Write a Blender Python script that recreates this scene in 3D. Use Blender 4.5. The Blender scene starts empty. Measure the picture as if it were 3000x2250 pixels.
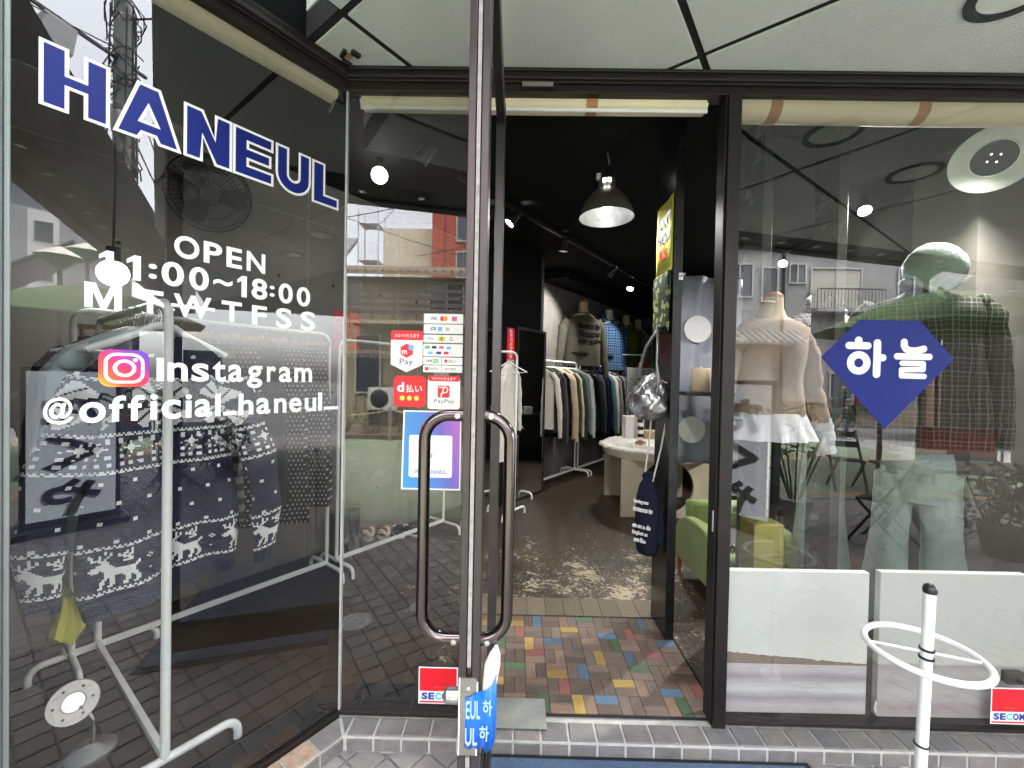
import bpy, bmesh, math, random
from mathutils import Vector, Matrix
from mathutils.geometry import tessellate_polygon
PI = math.pi; R = math.radians
random.seed(7)
S = bpy.context.scene
COL = S.collection

# ------------------------------------------------------------------ camera
cam_d = bpy.data.cameras.new('camera'); cam = bpy.data.objects.new('camera', cam_d); COL.objects.link(cam)
cam_d.sensor_width = 36; cam_d.lens = 14.616; cam_d.clip_start = .02; cam_d.clip_end = 600
pitch, roll, yaw = math.atan(-17/1218), .0195, .0105
fw = Vector((-math.sin(yaw)*math.cos(pitch), math.cos(yaw)*math.cos(pitch), math.sin(pitch)))
r0 = fw.cross(Vector((0, 0, 1))).normalized(); u0 = r0.cross(fw)
rr = r0*math.cos(roll)+u0*math.sin(roll); uu = rr.cross(fw)
cam.matrix_world = Matrix(((rr.x, uu.x, -fw.x, 0), (rr.y, uu.y, -fw.y, 0), (rr.z, uu.z, -fw.z, 1.55), (0, 0, 0, 1)))
S.camera = cam
# ------------------------------------------------------------------ sky and sun (overcast day)
W = bpy.data.worlds.new('World'); S.world = W; W.use_nodes = True
wn = W.node_tree.nodes; wl = W.node_tree.links; wn.clear()
sky = wn.new('ShaderNodeTexSky'); sky.sky_type = 'NISHITA'; sky.sun_disc = False
SUN_EL, SUN_AZ = R(70), R(25)
sky.sun_elevation = SUN_EL; sky.sun_rotation = SUN_AZ; sky.dust_density = 3; sky.air_density = 1; sky.ozone_density = 1
hs = wn.new('ShaderNodeHueSaturation'); hs.inputs['Saturation'].default_value = .22
tc = wn.new('ShaderNodeTexCoord'); nz = wn.new('ShaderNodeTexNoise'); nz.inputs['Scale'].default_value = 2.6; nz.inputs['Detail'].default_value = 5
mr = wn.new('ShaderNodeMapRange'); mr.inputs['From Min'].default_value = .3; mr.inputs['From Max'].default_value = .7; mr.inputs['To Min'].default_value = .8; mr.inputs['To Max'].default_value = 1.15
mx = wn.new('ShaderNodeMix'); mx.data_type = 'RGBA'; mx.blend_type = 'MULTIPLY'; mx.inputs[0].default_value = 1
bg = wn.new('ShaderNodeBackground'); bg.inputs['Strength'].default_value = .15; wo = wn.new('ShaderNodeOutputWorld')
wl.new(sky.outputs[0], hs.inputs['Color']); wl.new(tc.outputs['Generated'], nz.inputs['Vector']); wl.new(nz.outputs[0], mr.inputs[0])
wl.new(hs.outputs[0], mx.inputs[6]); wl.new(mr.outputs[0], mx.inputs[7]); wl.new(mx.outputs[2], bg.inputs[0]); wl.new(bg.outputs[0], wo.inputs[0])
sd = bpy.data.lights.new('sun', 'SUN'); sd.energy = 1.25; sd.angle = R(25); sd.color = (1, .97, .92)
sun = bpy.data.objects.new('sun', sd); COL.objects.link(sun)
sdir = Vector((math.sin(SUN_AZ)*math.cos(SUN_EL), math.cos(SUN_AZ)*math.cos(SUN_EL), math.sin(SUN_EL)))
sun.rotation_euler = sdir.to_track_quat('Z', 'Y').to_euler(); sun.location = (0, -10, 20)
S.view_settings.view_transform = 'Standard'; S.view_settings.look = 'None'; S.view_settings.gamma = 1
S.view_settings.use_curve_mapping = False
S.view_settings.exposure = 4.15
LAMP = .11      # common factor on the shop's own lamps
S.render.engine = 'CYCLES'
cy = S.cycles; cy.use_denoising = True; cy.max_bounces = 10; cy.transparent_max_bounces = 24; cy.glossy_bounces = 5; cy.diffuse_bounces = 4
cy.sample_clamp_indirect = 6; cy.caustics_reflective = False; cy.caustics_refractive = False
try: cy.denoiser = 'OPENIMAGEDENOISE'; cy.denoising_input_passes = 'RGB_ALBEDO_NORMAL'
except Exception: pass

# ------------------------------------------------------------------ plan frame: e1 runs along the angled window, e2 faces out of it
E1 = Vector((.58779, .80902, 0)); E2 = Vector((.80902, -.58779, 0)); UP = Vector((0, 0, 1))
C0 = Vector((-.749, 1.8, 0)); YF = 1.8
PANE_RZ = math.atan2(E1.y, E1.x)             # local x along the window to the right, local y inwards
def P(s, z=0, off=0): return C0-E1*s+E2*off+UP*z      # s = metres from the glass corner along the angled window, off = outwards
def G(a, b, z=0): return E1*a+E2*b+UP*z               # point from its two plan coordinates

# ------------------------------------------------------------------ materials
MATS = {}
def M(name, col, rough=.5, metal=0, var=.12, scale=25, bump=0, bscale=200, spec=.5, sheen=0, coat=0, emit=None, alpha=1, trans=0):
    if name in MATS: return MATS[name]
    m = bpy.data.materials.new(name); m.use_nodes = True; MATS[name] = m
    n = m.node_tree.nodes; l = m.node_tree.links; b = n['Principled BSDF']
    c = (*col, 1)
    b.inputs['Base Color'].default_value = c; b.inputs['Roughness'].default_value = rough; b.inputs['Metallic'].default_value = metal
    b.inputs['Specular IOR Level'].default_value = spec
    if coat: b.inputs['Coat Weight'].default_value = coat; b.inputs['Coat Roughness'].default_value = .08
    if sheen: b.inputs['Sheen Weight'].default_value = sheen
    if alpha < 1: b.inputs['Alpha'].default_value = alpha
    if trans: b.inputs['Transmission Weight'].default_value = trans
    if emit: b.inputs['Emission Color'].default_value = (*emit[:3], 1); b.inputs['Emission Strength'].default_value = emit[3]
    if var or bump:
        t = n.new('ShaderNodeTexCoord')
    if var:
        z = n.new('ShaderNodeTexNoise'); z.inputs['Scale'].default_value = scale; z.inputs['Detail'].default_value = 6; z.inputs['Roughness'].default_value = .65
        l.new(t.outputs['Object'], z.inputs['Vector'])
        rp = n.new('ShaderNodeValToRGB'); rp.color_ramp.elements[0].position = .28; rp.color_ramp.elements[1].position = .74
        rp.color_ramp.elements[0].color = (*[max(0, x*(1-var)) for x in col], 1); rp.color_ramp.elements[1].color = (*[min(1, x*(1+var)) for x in col], 1)
        l.new(z.outputs[0], rp.inputs[0]); l.new(rp.outputs[0], b.inputs['Base Color'])
        mm = n.new('ShaderNodeMapRange'); mm.inputs['To Min'].default_value = max(.02, rough-.08); mm.inputs['To Max'].default_value = min(1, rough+.1)
        l.new(z.outputs[0], mm.inputs[0]); l.new(mm.outputs[0], b.inputs['Roughness'])
    if bump:
        z2 = n.new('ShaderNodeTexNoise'); z2.inputs['Scale'].default_value = bscale; z2.inputs['Detail'].default_value = 4
        bp = n.new('ShaderNodeBump'); bp.inputs['Strength'].default_value = bump; bp.inputs['Distance'].default_value = .01
        l.new(t.outputs['Object'], z2.inputs['Vector']); l.new(z2.outputs[0], bp.inputs['Height']); l.new(bp.outputs[0], b.inputs['Normal'])
    return m
def nodes(m): return m.node_tree.nodes, m.node_tree.links, m.node_tree.nodes['Principled BSDF']
def ramp(n, stops):
    r = n.new('ShaderNodeValToRGB'); e = r.color_ramp.elements
    while len(e) > 1: e.remove(e[0])
    e[0].position = stops[0][0]; e[0].color = (*stops[0][1], 1)
    for p, c in stops[1:]:
        k = e.new(p); k.color = (*c, 1)
    return r
def noise(n, l, vec, scale, detail=5, rough=.6, stretch=None):
    z = n.new('ShaderNodeTexNoise'); z.inputs['Scale'].default_value = scale; z.inputs['Detail'].default_value = detail; z.inputs['Roughness'].default_value = rough
    if stretch:
        mp = n.new('ShaderNodeMapping'); mp.inputs['Scale'].default_value = stretch[:3]
        if len(stretch) > 3: mp.inputs['Rotation'].default_value = (0, 0, stretch[3])
        l.new(vec, mp.inputs[0]); vec = mp.outputs[0]
    l.new(vec, z.inputs['Vector']); return z.outputs[0]
def mixc(n, l, f, a, b, mode='MIX'):
    x = n.new('ShaderNodeMix'); x.data_type = 'RGBA'; x.blend_type = mode
    for s, v in ((0, f), (6, a), (7, b)):
        if hasattr(v, 'is_linked') or hasattr(v, 'links'): l.new(v, x.inputs[s])
        elif isinstance(v, tuple): x.inputs[s].default_value = (*v, 1)
        else: x.inputs[s].default_value = v
    return x.outputs[2]
def math_n(n, l, op, a, b=None, clamp=False):
    x = n.new('ShaderNodeMath'); x.operation = op; x.use_clamp = clamp
    for i, v in enumerate((a, b)):
        if v is None: continue
        if isinstance(v, (int, float)): x.inputs[i].default_value = v
        else: l.new(v, x.inputs[i])
    return x.outputs[0]

def glass_mat(name, ior=1.52, tint=(.87, .875, .87), gain=2.0, dirt=.01):
    m = bpy.data.materials.new(name); m.use_nodes = True; n = m.node_tree.nodes; l = m.node_tree.links; n.clear()
    out = n.new('ShaderNodeOutputMaterial'); tr = n.new('ShaderNodeBsdfTransparent'); tr.inputs[0].default_value = (*tint, 1)
    gl = n.new('ShaderNodeBsdfGlossy'); gl.inputs['Roughness'].default_value = .004; gl.inputs['Color'].default_value = (1, 1, 1, 1)
    fr = n.new('ShaderNodeFresnel'); fr.inputs[0].default_value = ior; ge = n.new('ShaderNodeNewGeometry')
    f = math_n(n, l, 'MULTIPLY', fr.outputs[0], gain, True)
    f = math_n(n, l, 'MULTIPLY', f, math_n(n, l, 'SUBTRACT', 1.0, ge.outputs['Backfacing']), True)
    ms = n.new('ShaderNodeMixShader'); l.new(f, ms.inputs[0]); l.new(tr.outputs[0], ms.inputs[1]); l.new(gl.outputs[0], ms.inputs[2])
    df = n.new('ShaderNodeBsdfDiffuse'); df.inputs[0].default_value = (.6, .6, .58, 1)
    t = n.new('ShaderNodeTexCoord'); a = noise(n, l, t.outputs['Object'], 3, 6, .7); b = noise(n, l, t.outputs['Object'], 60, 3, .6)
    d = math_n(n, l, 'MULTIPLY', math_n(n, l, 'SUBTRACT', a, .42, True), dirt*4); d = math_n(n, l, 'MULTIPLY', d, b, True)
    m2 = n.new('ShaderNodeMixShader'); l.new(d, m2.inputs[0]); l.new(ms.outputs[0], m2.inputs[1]); l.new(df.outputs[0], m2.inputs[2])
    l.new(m2.outputs[0], out.inputs[0]); MATS[name] = m; return m

# ------------------------------------------------------------------ mesh builder
class MB:
    def __init__(s): s.v = []; s.f = []; s.m = []
    def add(s, vs, fs, mi=0):
        k = len(s.v); s.v += [tuple(x) for x in vs]; s.f += [tuple(i+k for i in f) for f in fs]; s.m += [mi]*len(fs); return s
    def box(s, x0, x1, y0, y1, z0, z1, mi=0, T=None):
        vs = [Vector((x, y, z)) for z in (z0, z1) for y in (y0, y1) for x in (x0, x1)]
        if T: vs = [T @ v for v in vs]
        return s.add(vs, [(0, 2, 3, 1), (4, 5, 7, 6), (0, 1, 5, 4), (2, 6, 7, 3), (0, 4, 6, 2), (1, 3, 7, 5)], mi)
    def bar(s, a, b, w, h, mi=0, up=(0, 0, 1)):
        a = Vector(a); b = Vector(b); d = b-a; L = d.length; d.normalize(); u = Vector(up)
        if abs(d.dot(u)) > .99: u = Vector((0, 1, 0))
        x = d.cross(u).normalized(); y = x.cross(d)
        T = Matrix(((x.x, y.x, d.x, a.x), (x.y, y.y, d.y, a.y), (x.z, y.z, d.z, a.z), (0, 0, 0, 1)))
        return s.box(-w/2, w/2, -h/2, h/2, 0, L, mi, T)
    def loft(s, rings, mi=0, cap=True, closed=False):
        n = len(rings[0]); vs = [p for r in rings for p in r]; fs = []
        k = len(rings)
        for i in range(k if closed else k-1):
            j = (i+1) % k
            for q in range(n):
                fs.append((i*n+q, i*n+(q+1) % n, j*n+(q+1) % n, j*n+q))
        if cap and not closed: fs.append(tuple(range(n))[::-1]); fs.append(tuple((k-1)*n+q for q in range(n)))
        return s.add(vs, fs, mi)
    def tube(s, pts, r, n=8, mi=0, closed=False, flat=1.0):
        pts = [Vector(p) for p in pts]; rings = []; k = len(pts); prev = None
        for i, p in enumerate(pts):
            if closed: d = pts[(i+1) % k]-pts[i-1]
            else: d = pts[min(i+1, k-1)]-pts[max(i-1, 0)]
            if d.length < 1e-9: d = Vector((0, 0, 1))
            d.normalize()
            if prev is None:
                u = Vector((0, 0, 1)) if abs(d.z) < .9 else Vector((1, 0, 0))
                x = d.cross(u).normalized()
            else:
                x = (prev-d*prev.dot(d))
                x = x.normalized() if x.length > 1e-6 else d.orthogonal().normalized()
            prev = x; y = d.cross(x); rad = r[i] if isinstance(r, (list, tuple)) else r
            rings.append([p+x*rad*math.cos(2*PI*q/n)+y*rad*flat*math.sin(2*PI*q/n) for q in range(n)])
        return s.loft(rings, mi, True, closed)
    def cyl(s, a, b, r, n=16, mi=0, r2=None): return s.tube([a, b], [r, r if r2 is None else r2], n, mi)
    def lathe(s, prof, c=(0, 0, 0), n=24, mi=0, T=None, cap=True):
        rings = []
        for r_, z in prof:
            ring = [Vector((r_*math.cos(2*PI*q/n), r_*math.sin(2*PI*q/n), z)) for q in range(n)]
            rings.append([(T @ v if T else v)+Vector(c) for v in ring])
        return s.loft(rings, mi, cap)
    def ball(s, c, rx, ry=None, rz=None, n=12, mi=0):
        ry = rx if ry is None else ry; rz = rx if rz is None else rz; c = Vector(c); k = n//2; rings = []
        for i in range(1, k):
            a = PI*i/k; rings.append([c+Vector((rx*math.sin(a)*math.cos(2*PI*q/n), ry*math.sin(a)*math.sin(2*PI*q/n), -rz*math.cos(a))) for q in range(n)])
        return s.loft(rings, mi)
    def prism(s, polys, y0, y1, mi=0):
        """outline (and holes) in x, z; depth y0 (front) to y1"""
        if not isinstance(polys[0][0], (tuple, list, Vector)): polys = [polys]
        flat = [p for q in polys for p in q]; N = len(flat)
        tri = tessellate_polygon([[Vector((p[0], p[1], 0)) for p in q] for q in polys])
        vs = [(p[0], y0, p[1]) for p in flat]+[(p[0], y1, p[1]) for p in flat]; fs = []
        for t in tri:
            a, b, c = (Vector((flat[i][0], flat[i][1])) for i in t)
            t = t if (b-a).cross(c-a) > 0 else t[::-1]
            fs.append(tuple(t)); fs.append(tuple(i+N for i in t[::-1]))
        o = 0
        for q in polys:
            k = len(q)
            for i in range(k):
                a, b = o+i, o+(i+1) % k; fs.append((a, a+N, b+N, b))
            o += k
        return s.add(vs, fs, mi)
    def slab(s, poly, z0, z1, mi=0):
        k = len(poly); ar = sum(poly[i][0]*poly[(i+1) % k][1]-poly[(i+1) % k][0]*poly[i][1] for i in range(k))
        if ar < 0: poly = poly[::-1]
        vs = [(p[0], p[1], z0) for p in poly]+[(p[0], p[1], z1) for p in poly]
        fs = [tuple(range(k))[::-1], tuple(range(k, 2*k))]+[(i, (i+1) % k, (i+1) % k+k, i+k) for i in range(k)]
        return s.add(vs, fs, mi)
    def mesh(s, name, mats, smooth=0, fix=False):
        me = bpy.data.meshes.new(name); me.from_pydata(s.v, [], s.f)
        for m in (mats if isinstance(mats, (list, tuple)) else [mats]): me.materials.append(m)
        me.polygons.foreach_set('material_index', s.m)
        if fix:
            bm = bmesh.new(); bm.from_mesh(me); bmesh.ops.recalc_face_normals(bm, faces=bm.faces); bm.to_mesh(me); bm.free()
        if smooth:
            me.polygons.foreach_set('use_smooth', [True]*len(me.polygons)); me.set_sharp_from_angle(angle=R(smooth))
        me.update(); return me
    def build(s, name, mats, parent=None, smooth=0, bevel=0, fix=False):
        o = bpy.data.objects.new(name, s.mesh(name, mats, smooth, fix)); COL.objects.link(o)
        if parent is not None: o.parent = parent
        if bevel:
            b = o.modifiers.new('bevel', 'BEVEL'); b.width = bevel; b.segments = 2; b.limit_method = 'ANGLE'
        return o
def tag(o, label=None, cat=None, group=None, kind=None):
    if label: o['label'] = label
    if cat: o['category'] = cat
    if group: o['group'] = group
    if kind: o['kind'] = kind
    return o
def thing(name, label, cat, loc=(0, 0, 0), rz=0, group=None):
    o = bpy.data.objects.new(name, None); COL.objects.link(o); o.location = loc; o.rotation_euler = (0, 0, rz)
    return tag(o, label, cat, group)
def place(o, loc=None, rz=0):
    if loc is not None: o.location = loc
    o.rotation_euler = (0, 0, rz); return o
def copy_tree(o, parent=None):
    c = o.copy(); COL.objects.link(c)
    if parent is not None: c.parent = parent
    for ch in list(o.children): copy_tree(ch, c)
    return c
def rrect(x0, x1, z0, z1, r, n=6):
    out = []
    for cx, cz, a0 in ((x1-r, z1-r, 0), (x0+r, z1-r, 90), (x0+r, z0+r, 180), (x1-r, z0+r, 270)):
        out += [(cx+r*math.cos(R(a0+90*i/n)), cz+r*math.sin(R(a0+90*i/n))) for i in range(n+1)]
    return out
def circ(cx, cz, r, n=24, rz=None): return [(cx+r*math.cos(2*PI*i/n), cz+(rz or r)*math.sin(2*PI*i/n)) for i in range(n)]
def clip(poly, a, b, c):
    """keep the part of a plan polygon where a*x + b*y >= c"""
    out = []
    for i in range(len(poly)):
        p, q = poly[i-1], poly[i]; dp, dq = a*p[0]+b*p[1]-c, a*q[0]+b*q[1]-c
        if (dp >= 0) != (dq >= 0):
            t = dp/(dp-dq); out.append((p[0]+(q[0]-p[0])*t, p[1]+(q[1]-p[1])*t))
        if dq >= 0: out.append(q)
    return out
# ---- lettering: text turned into a mesh in local x, z, fitted into a box, a thin raised film
def text_mesh(body, box, y0, mat, bold=0.0, thick=.0005, mirror=False, keep=False, italic=0):
    cu = bpy.data.curves.new('lettering', 'FONT'); cu.body = body; cu.size = 1;  cu.offset = bold; cu.resolution_u = 4; cu.fill_mode = 'BOTH'; cu.extrude = .01; cu.shear = italic
    ob = bpy.data.objects.new('lettering', cu); me = ob.to_mesh().copy(); ob.to_mesh_clear(); bpy.data.objects.remove(ob); bpy.data.curves.remove(cu)
    xs = [v.co.x for v in me.vertices]; ys = [v.co.y for v in me.vertices]
    x0, x1, z0, z1 = box; mnx, mxx, mny, mxy = min(xs), max(xs), min(ys), max(ys)
    sx = (x1-x0)/(mxx-mnx); sz = (z1-z0)/(mxy-mny)
    if keep: sx = sz = min(sx, sz); x0 = (x0+x1)/2-sx*(mxx-mnx)/2
    for v in me.vertices:
        x, y, z = v.co; v.co = (x0+(x-mnx)*sx, y0 if z > 0 else y0+thick, z0+(y-mny)*sz)
    me.materials.clear(); me.materials.append(mat); me.name = 'lettering'; return me
def text(body, box, y0, mat, parent, name='lettering', **k):
    o = bpy.data.objects.new(name, text_mesh(body, box, y0, mat, **k)); COL.objects.link(o); o.parent = parent; return o
# ================================================================== materials of the setting
m_mortar = M('mortar', (.20, .197, .19), .9, var=.35, scale=6, bump=.25, bscale=150)
m_tile = [M('paving_tile_%s' % k, c, .75, var=.2, scale=14, bump=.35, bscale=160) for k, c in (('grey', (.23, .218, .211)), ('warm', (.245, .225, .208)), ('pale', (.26, .248, .238)), ('dark', (.175, .17, .166)))]
m_ktile = [M('step_tile_%s' % k, c, .6, var=.22, scale=18, bump=.4, bscale=130) for k, c in (('grey', (.175, .169, .164)), ('warm', (.188, .174, .163)), ('dark', (.145, .141, .138)))]
m_rust = M('rusty_step_tile', (.34, .24, .17), .7, var=.45, scale=9, bump=.3, bscale=150)
m_asphalt = M('asphalt', (.12, .12, .12), .9, var=.3, scale=3, bump=.3, bscale=90)
m_paver = [M('paver_%d' % k, c, .85, var=.25, scale=8, bump=.3, bscale=120) for k, c in enumerate(((.155, .19, .125), (.14, .17, .115), (.175, .195, .135), (.33, .20, .10), (.17, .10, .08)))]
m_band = M('granite_edging', (.10, .10, .105), .6, var=.3, scale=20)
m_bronze = M('bronze_aluminium', (.020, .016, .015), .34, .4, var=.18, scale=8)
m_bronze_l = M('bronze_door_stile', (.058, .048, .047), .34, .5, var=.2, scale=7)
m_black = M('black_powder_coat', (.012, .012, .013), .38, var=.2, scale=12)
m_blackwall = M('black_paint', (.007, .0075, .0085), .85, var=.35, scale=4, bump=.05, bscale=40, spec=.12)
m_soffit = M('textured_soffit_paint', (.72, .72, .725), .85, var=.09, scale=1.3, bump=.45, bscale=170)
m_dark = M('dark_gap', (.01, .01, .01), .9, var=0)
m_beam = M('stained_dark_concrete', (.075, .07, .062), .85, var=.4, scale=1.6, bump=.2, bscale=40)
m_concrete = M('exposed_concrete', (.155, .148, .132), .75, var=.35, scale=1.6, bump=.12, bscale=45)
m_silicone = M('silicone_joint', (.38, .40, .39), .4, var=.15, scale=30)
m_steel = M('stainless_steel', (.55, .55, .54), .28, 1, var=.1, scale=30)
m_chrome = M('dark_chrome', (.13, .105, .108), .17, 1, var=.05, scale=10)
m_white = M('white_enamel', (.78, .79, .77), .35, var=.05, scale=10, coat=.3)
m_vinyl = M('white_vinyl', (.82, .82, .82), .45, var=0)
m_blue = M('royal_blue_vinyl', (.0055, .016, .165), .42, var=.10, scale=7, spec=.25, bump=.06, bscale=9)
m_red = M('red_print', (.72, .012, .025), .4, var=.04, scale=5)
m_ink = M('dark_print', (.03, .03, .035), .5, var=0)
m_glass = glass_mat('shop_window_glass')
m_doorglass = glass_mat('door_glass', 1.52, (.8, .8, .8), 1.6, .01)

# ================================================================== ground
g = MB(); g.slab([(-90, -90), (90, -90), (90, 90), (-90, 90)], -.20, -.05); ground = tag(g.build('ground', m_asphalt), kind='structure')
g = MB(); g.slab([(-9, -2.6), (9, -2.6), (9, 1.9), (-9, 1.9)], -.05, -.009); pave = tag(g.build('pavement', m_mortar), kind='structure')
EDGE = [(-9, -.85), (.6, -.85), (3.2, -2.1), (9, -2.3)]
def edge_y(x):
    for (a, b), (c, d) in zip(EDGE, EDGE[1:]):
        if a <= x <= c: return b+(d-b)*(x-a)/(c-a)
    return -.9
def bevel_tile(poly, z0, z1, e=.0022):
    b = MB(); k = len(poly); cx = sum(p[0] for p in poly)/k; cy_ = sum(p[1] for p in poly)/k
    ar = sum(poly[i][0]*poly[(i+1) % k][1]-poly[(i+1) % k][0]*poly[i][1] for i in range(k))
    if ar < 0: poly = poly[::-1]
    def ins(p):
        d = math.hypot(p[0]-cx, p[1]-cy_) or 1; t = max(0, 1-e*1.4/d); return (cx+(p[0]-cx)*t, cy_+(p[1]-cy_)*t)
    rings = [[(*p, z0) for p in poly], [(*p, z1-e) for p in poly], [(*ins(p), z1) for p in poly]]
    b.loft(rings, 0, False); b.add(rings[2], [tuple(range(k))]); return b
PT, JT = .1135, .0095
cells = []
for i in range(-60, 40):
    for j in range(-45, 60):
        a0, b0 = .943+PT*i, -1.493+PT*j
        c = G(a0+PT/2, b0+PT/2)
        if not (-3.4 < c.x < 6.2 and edge_y(c.x)-.1 < c.y < 1.8): continue
        if c.x < .55 and -.86 < c.y < -.36: continue
        q = [tuple(G(a0+u, b0+v))[:2] for u, v in ((JT/2, JT/2), (PT-JT/2, JT/2), (PT-JT/2, PT-JT/2), (JT/2, PT-JT/2))]
        n0 = q
        q = clip(q, 0, -1, -1.688)                                     # up to the step
        q = clip(q, E2.x, E2.y, -1.664+.115) if c.x < -.6 and len(q) > 2 else q
        if c.y < 1.0 and len(q) > 2:
            q = clip(q, 0, 1, edge_y(c.x)+.11)
        if len(q) < 3: continue
        ar = abs(sum(q[k-1][0]*q[k][1]-q[k][0]*q[k-1][1] for k in range(len(q))))/2
        if ar < .0006: continue
        near = max(0, 1.7-c.y)+max(0, -1.3-c.x)*3+max(0, c.x-2.4)*3
        cells.append((near, c, q, abs(ar-(PT-JT)**2) < 1e-6))
cells.sort(key=lambda t: t[0])
L0 = [tuple(G(u, v))[:2] for u, v in ((-(PT-JT)/2, -(PT-JT)/2), ((PT-JT)/2, -(PT-JT)/2), ((PT-JT)/2, (PT-JT)/2), (-(PT-JT)/2, (PT-JT)/2))]
whole = [bevel_tile(L0, -.012, 0).mesh('tile', m) for m in m_tile]
rest = MB()
for k, (near, c, q, full) in enumerate(cells):
    dz = random.uniform(-.0012, .0012); mi = random.choices(range(4), (4, 3, 2, 1))[0]
    if k < 298:
        if full: o = bpy.data.objects.new('tile', whole[mi]); COL.objects.link(o); o.location = (c.x, c.y, dz)
        else: o = bevel_tile(q, -.012, 0).build('tile', m_tile[mi]); o.location.z = dz
        o.parent = pave
    else:
        t = bevel_tile(q, -.012, dz); rest.add(t.v, t.f, mi)
tag(rest.build('tile', m_tile, pave), kind='stuff')
# granite edging and the plaza of interlocking pavers
b = MB()
for (x0, y0), (x1, y1) in zip(EDGE, EDGE[1:]):
    n = max(1, int((x1-x0)/.9))
    for i in range(n):
        xa, xb = x0+(x1-x0)*i/n+.004, x0+(x1-x0)*(i+1)/n-.004
        ya, yb = edge_y(xa), edge_y(xb); b.slab([(xa, ya), (xb, yb), (xb, yb+.10), (xa, ya+.10)], -.02, .002)
b.build('edging_stone', m_band, pave, bevel=.004)['kind'] = 'stuff'
g = MB(); g.slab([(-14, -8.3), (14, -8.3), (14, -2.6), (-14, -2.6)], -.049, -.012); g.slab([(-9, -2.61), (9, -2.61)]+[(x, y-.005) for x, y in EDGE[::-1]], -.011, -.0065)
plaza = tag(g.build('plaza', m_mortar), kind='structure')
pv = []
A, Bw = .215, .105
for i in range(-45, 45):
    for j in range(1, 78):
        x = i*A+(j % 2)*A/2*0; y = -j*Bw+.1
        y -= 0
        if y > edge_y(min(8.9, max(-8.9, x)))-.08 or y < -8.2 or abs(x) > 8.8: continue
        pv.append((abs(x-(-1.6 if x < 1 else 3.5))*.6-y, x, y, j))
pv.sort()
def paver_poly(jog):
    w, h, d = A-.006, Bw-.006, jog; pts = []
    top = [(-w/2, h/2), (-w/2+w*.18, h/2+d), (-w/2+w*.32, h/2+d), (0, h/2-d*.2), (w/2-w*.32, h/2-d), (w/2-w*.18, h/2-d), (w/2, h/2)]
    bot = [(x, y-h) for x, y in top][::-1]
    return top[::-1][::-1]+bot
pm = [MB() for _ in m_paver]; pmesh = []
for m in m_paver:
    t = bevel_tile(paver_poly(.012), -.03, 0, .003); pmesh.append(t.mesh('paver', m))
rest = MB(); base_t = bevel_tile(paver_poly(.012), -.03, 0, .003)
for k, (_, x, y, j) in enumerate(pv):
    mi = random.choices((0, 1, 2), (5, 3, 2))[0]
    if random.random() < .01: mi = 4
    if j < 30 and abs(y-(edge_y(max(-8.9, min(8.9, x)))-.16)) < .11 and x > .6: mi = 3
    if -5.3 < y < -5.0 and x > 4: mi = 3
    dz = random.uniform(-.001, .001)
    if k < 298:
        o = bpy.data.objects.new('paver', pmesh[mi]); COL.objects.link(o); o.location = (x, y, dz); o.parent = plaza
    elif y > -6.6: rest.add([(v[0]+x, v[1]+y, v[2]+dz) for v in base_t.v], base_t.f, mi)
    else: rest.add([(x-A/2, y-Bw/2, dz), (x+A/2-.006, y-Bw/2, dz), (x+A/2-.006, y+Bw/2-.006, dz), (x-A/2, y+Bw/2-.006, dz)], [(0, 1, 2, 3)], mi)
tag(rest.build('paver', m_paver, plaza), kind='stuff')
# drain grating
t = thing('drain_grate', 'long steel drain grating of fine bars between the grey tiles and the green pavers', 'drain grate')
b = MB(); b.box(-3.2, .54, -.85, -.36, -.12, -.10); b.build('channel', m_dark, t)
b = MB()
for y in (-.85, -.61, -.37): b.box(-3.2, .54, y, y+.012, -.09, .003)
for x in (-3.2, -2.2, -1.2, -.2, .53): b.box(x, x+.01, -.85, -.36, -.09, .003)
b.build('frame', m_steel, t)
b = MB()
for i in range(250): b.box(-3.19+i*.015, -3.19+i*.015+.005, -.84, -.37, -.04, .001)
b.build('bar', m_steel, t)['kind'] = 'stuff'
def manhole(x, y, r, label, mat):
    b = MB(); b.lathe([(r, -.01), (r, .003), (r*.93, .0045), (r*.9, .003), (r*.6, .003), (r*.58, .0045), (r*.52, .0045), (r*.5, .003), (r*.2, .003), (r*.18, .0045), (.001, .0045)], n=32)
    o = place(b.build('manhole_cover', mat, smooth=40), (x, y, 0)); tag(o, label, 'manhole cover', 'round covers set in the pavement'); return o
m_iron = M('weathered_zinc', (.42, .43, .42), .5, .5, var=.2, scale=20)
manhole(-.98, 1.01, .098, 'larger round zinc cover in the tiles before the fixed pane', m_iron)
manhole(-.62, .83, .066, 'small round cover in the tiles reflected beside the door handle', m_iron)
manhole(3.4, -1.33, .17, 'pale round cover in the pavement reflected in the wide window', m_iron)
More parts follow.
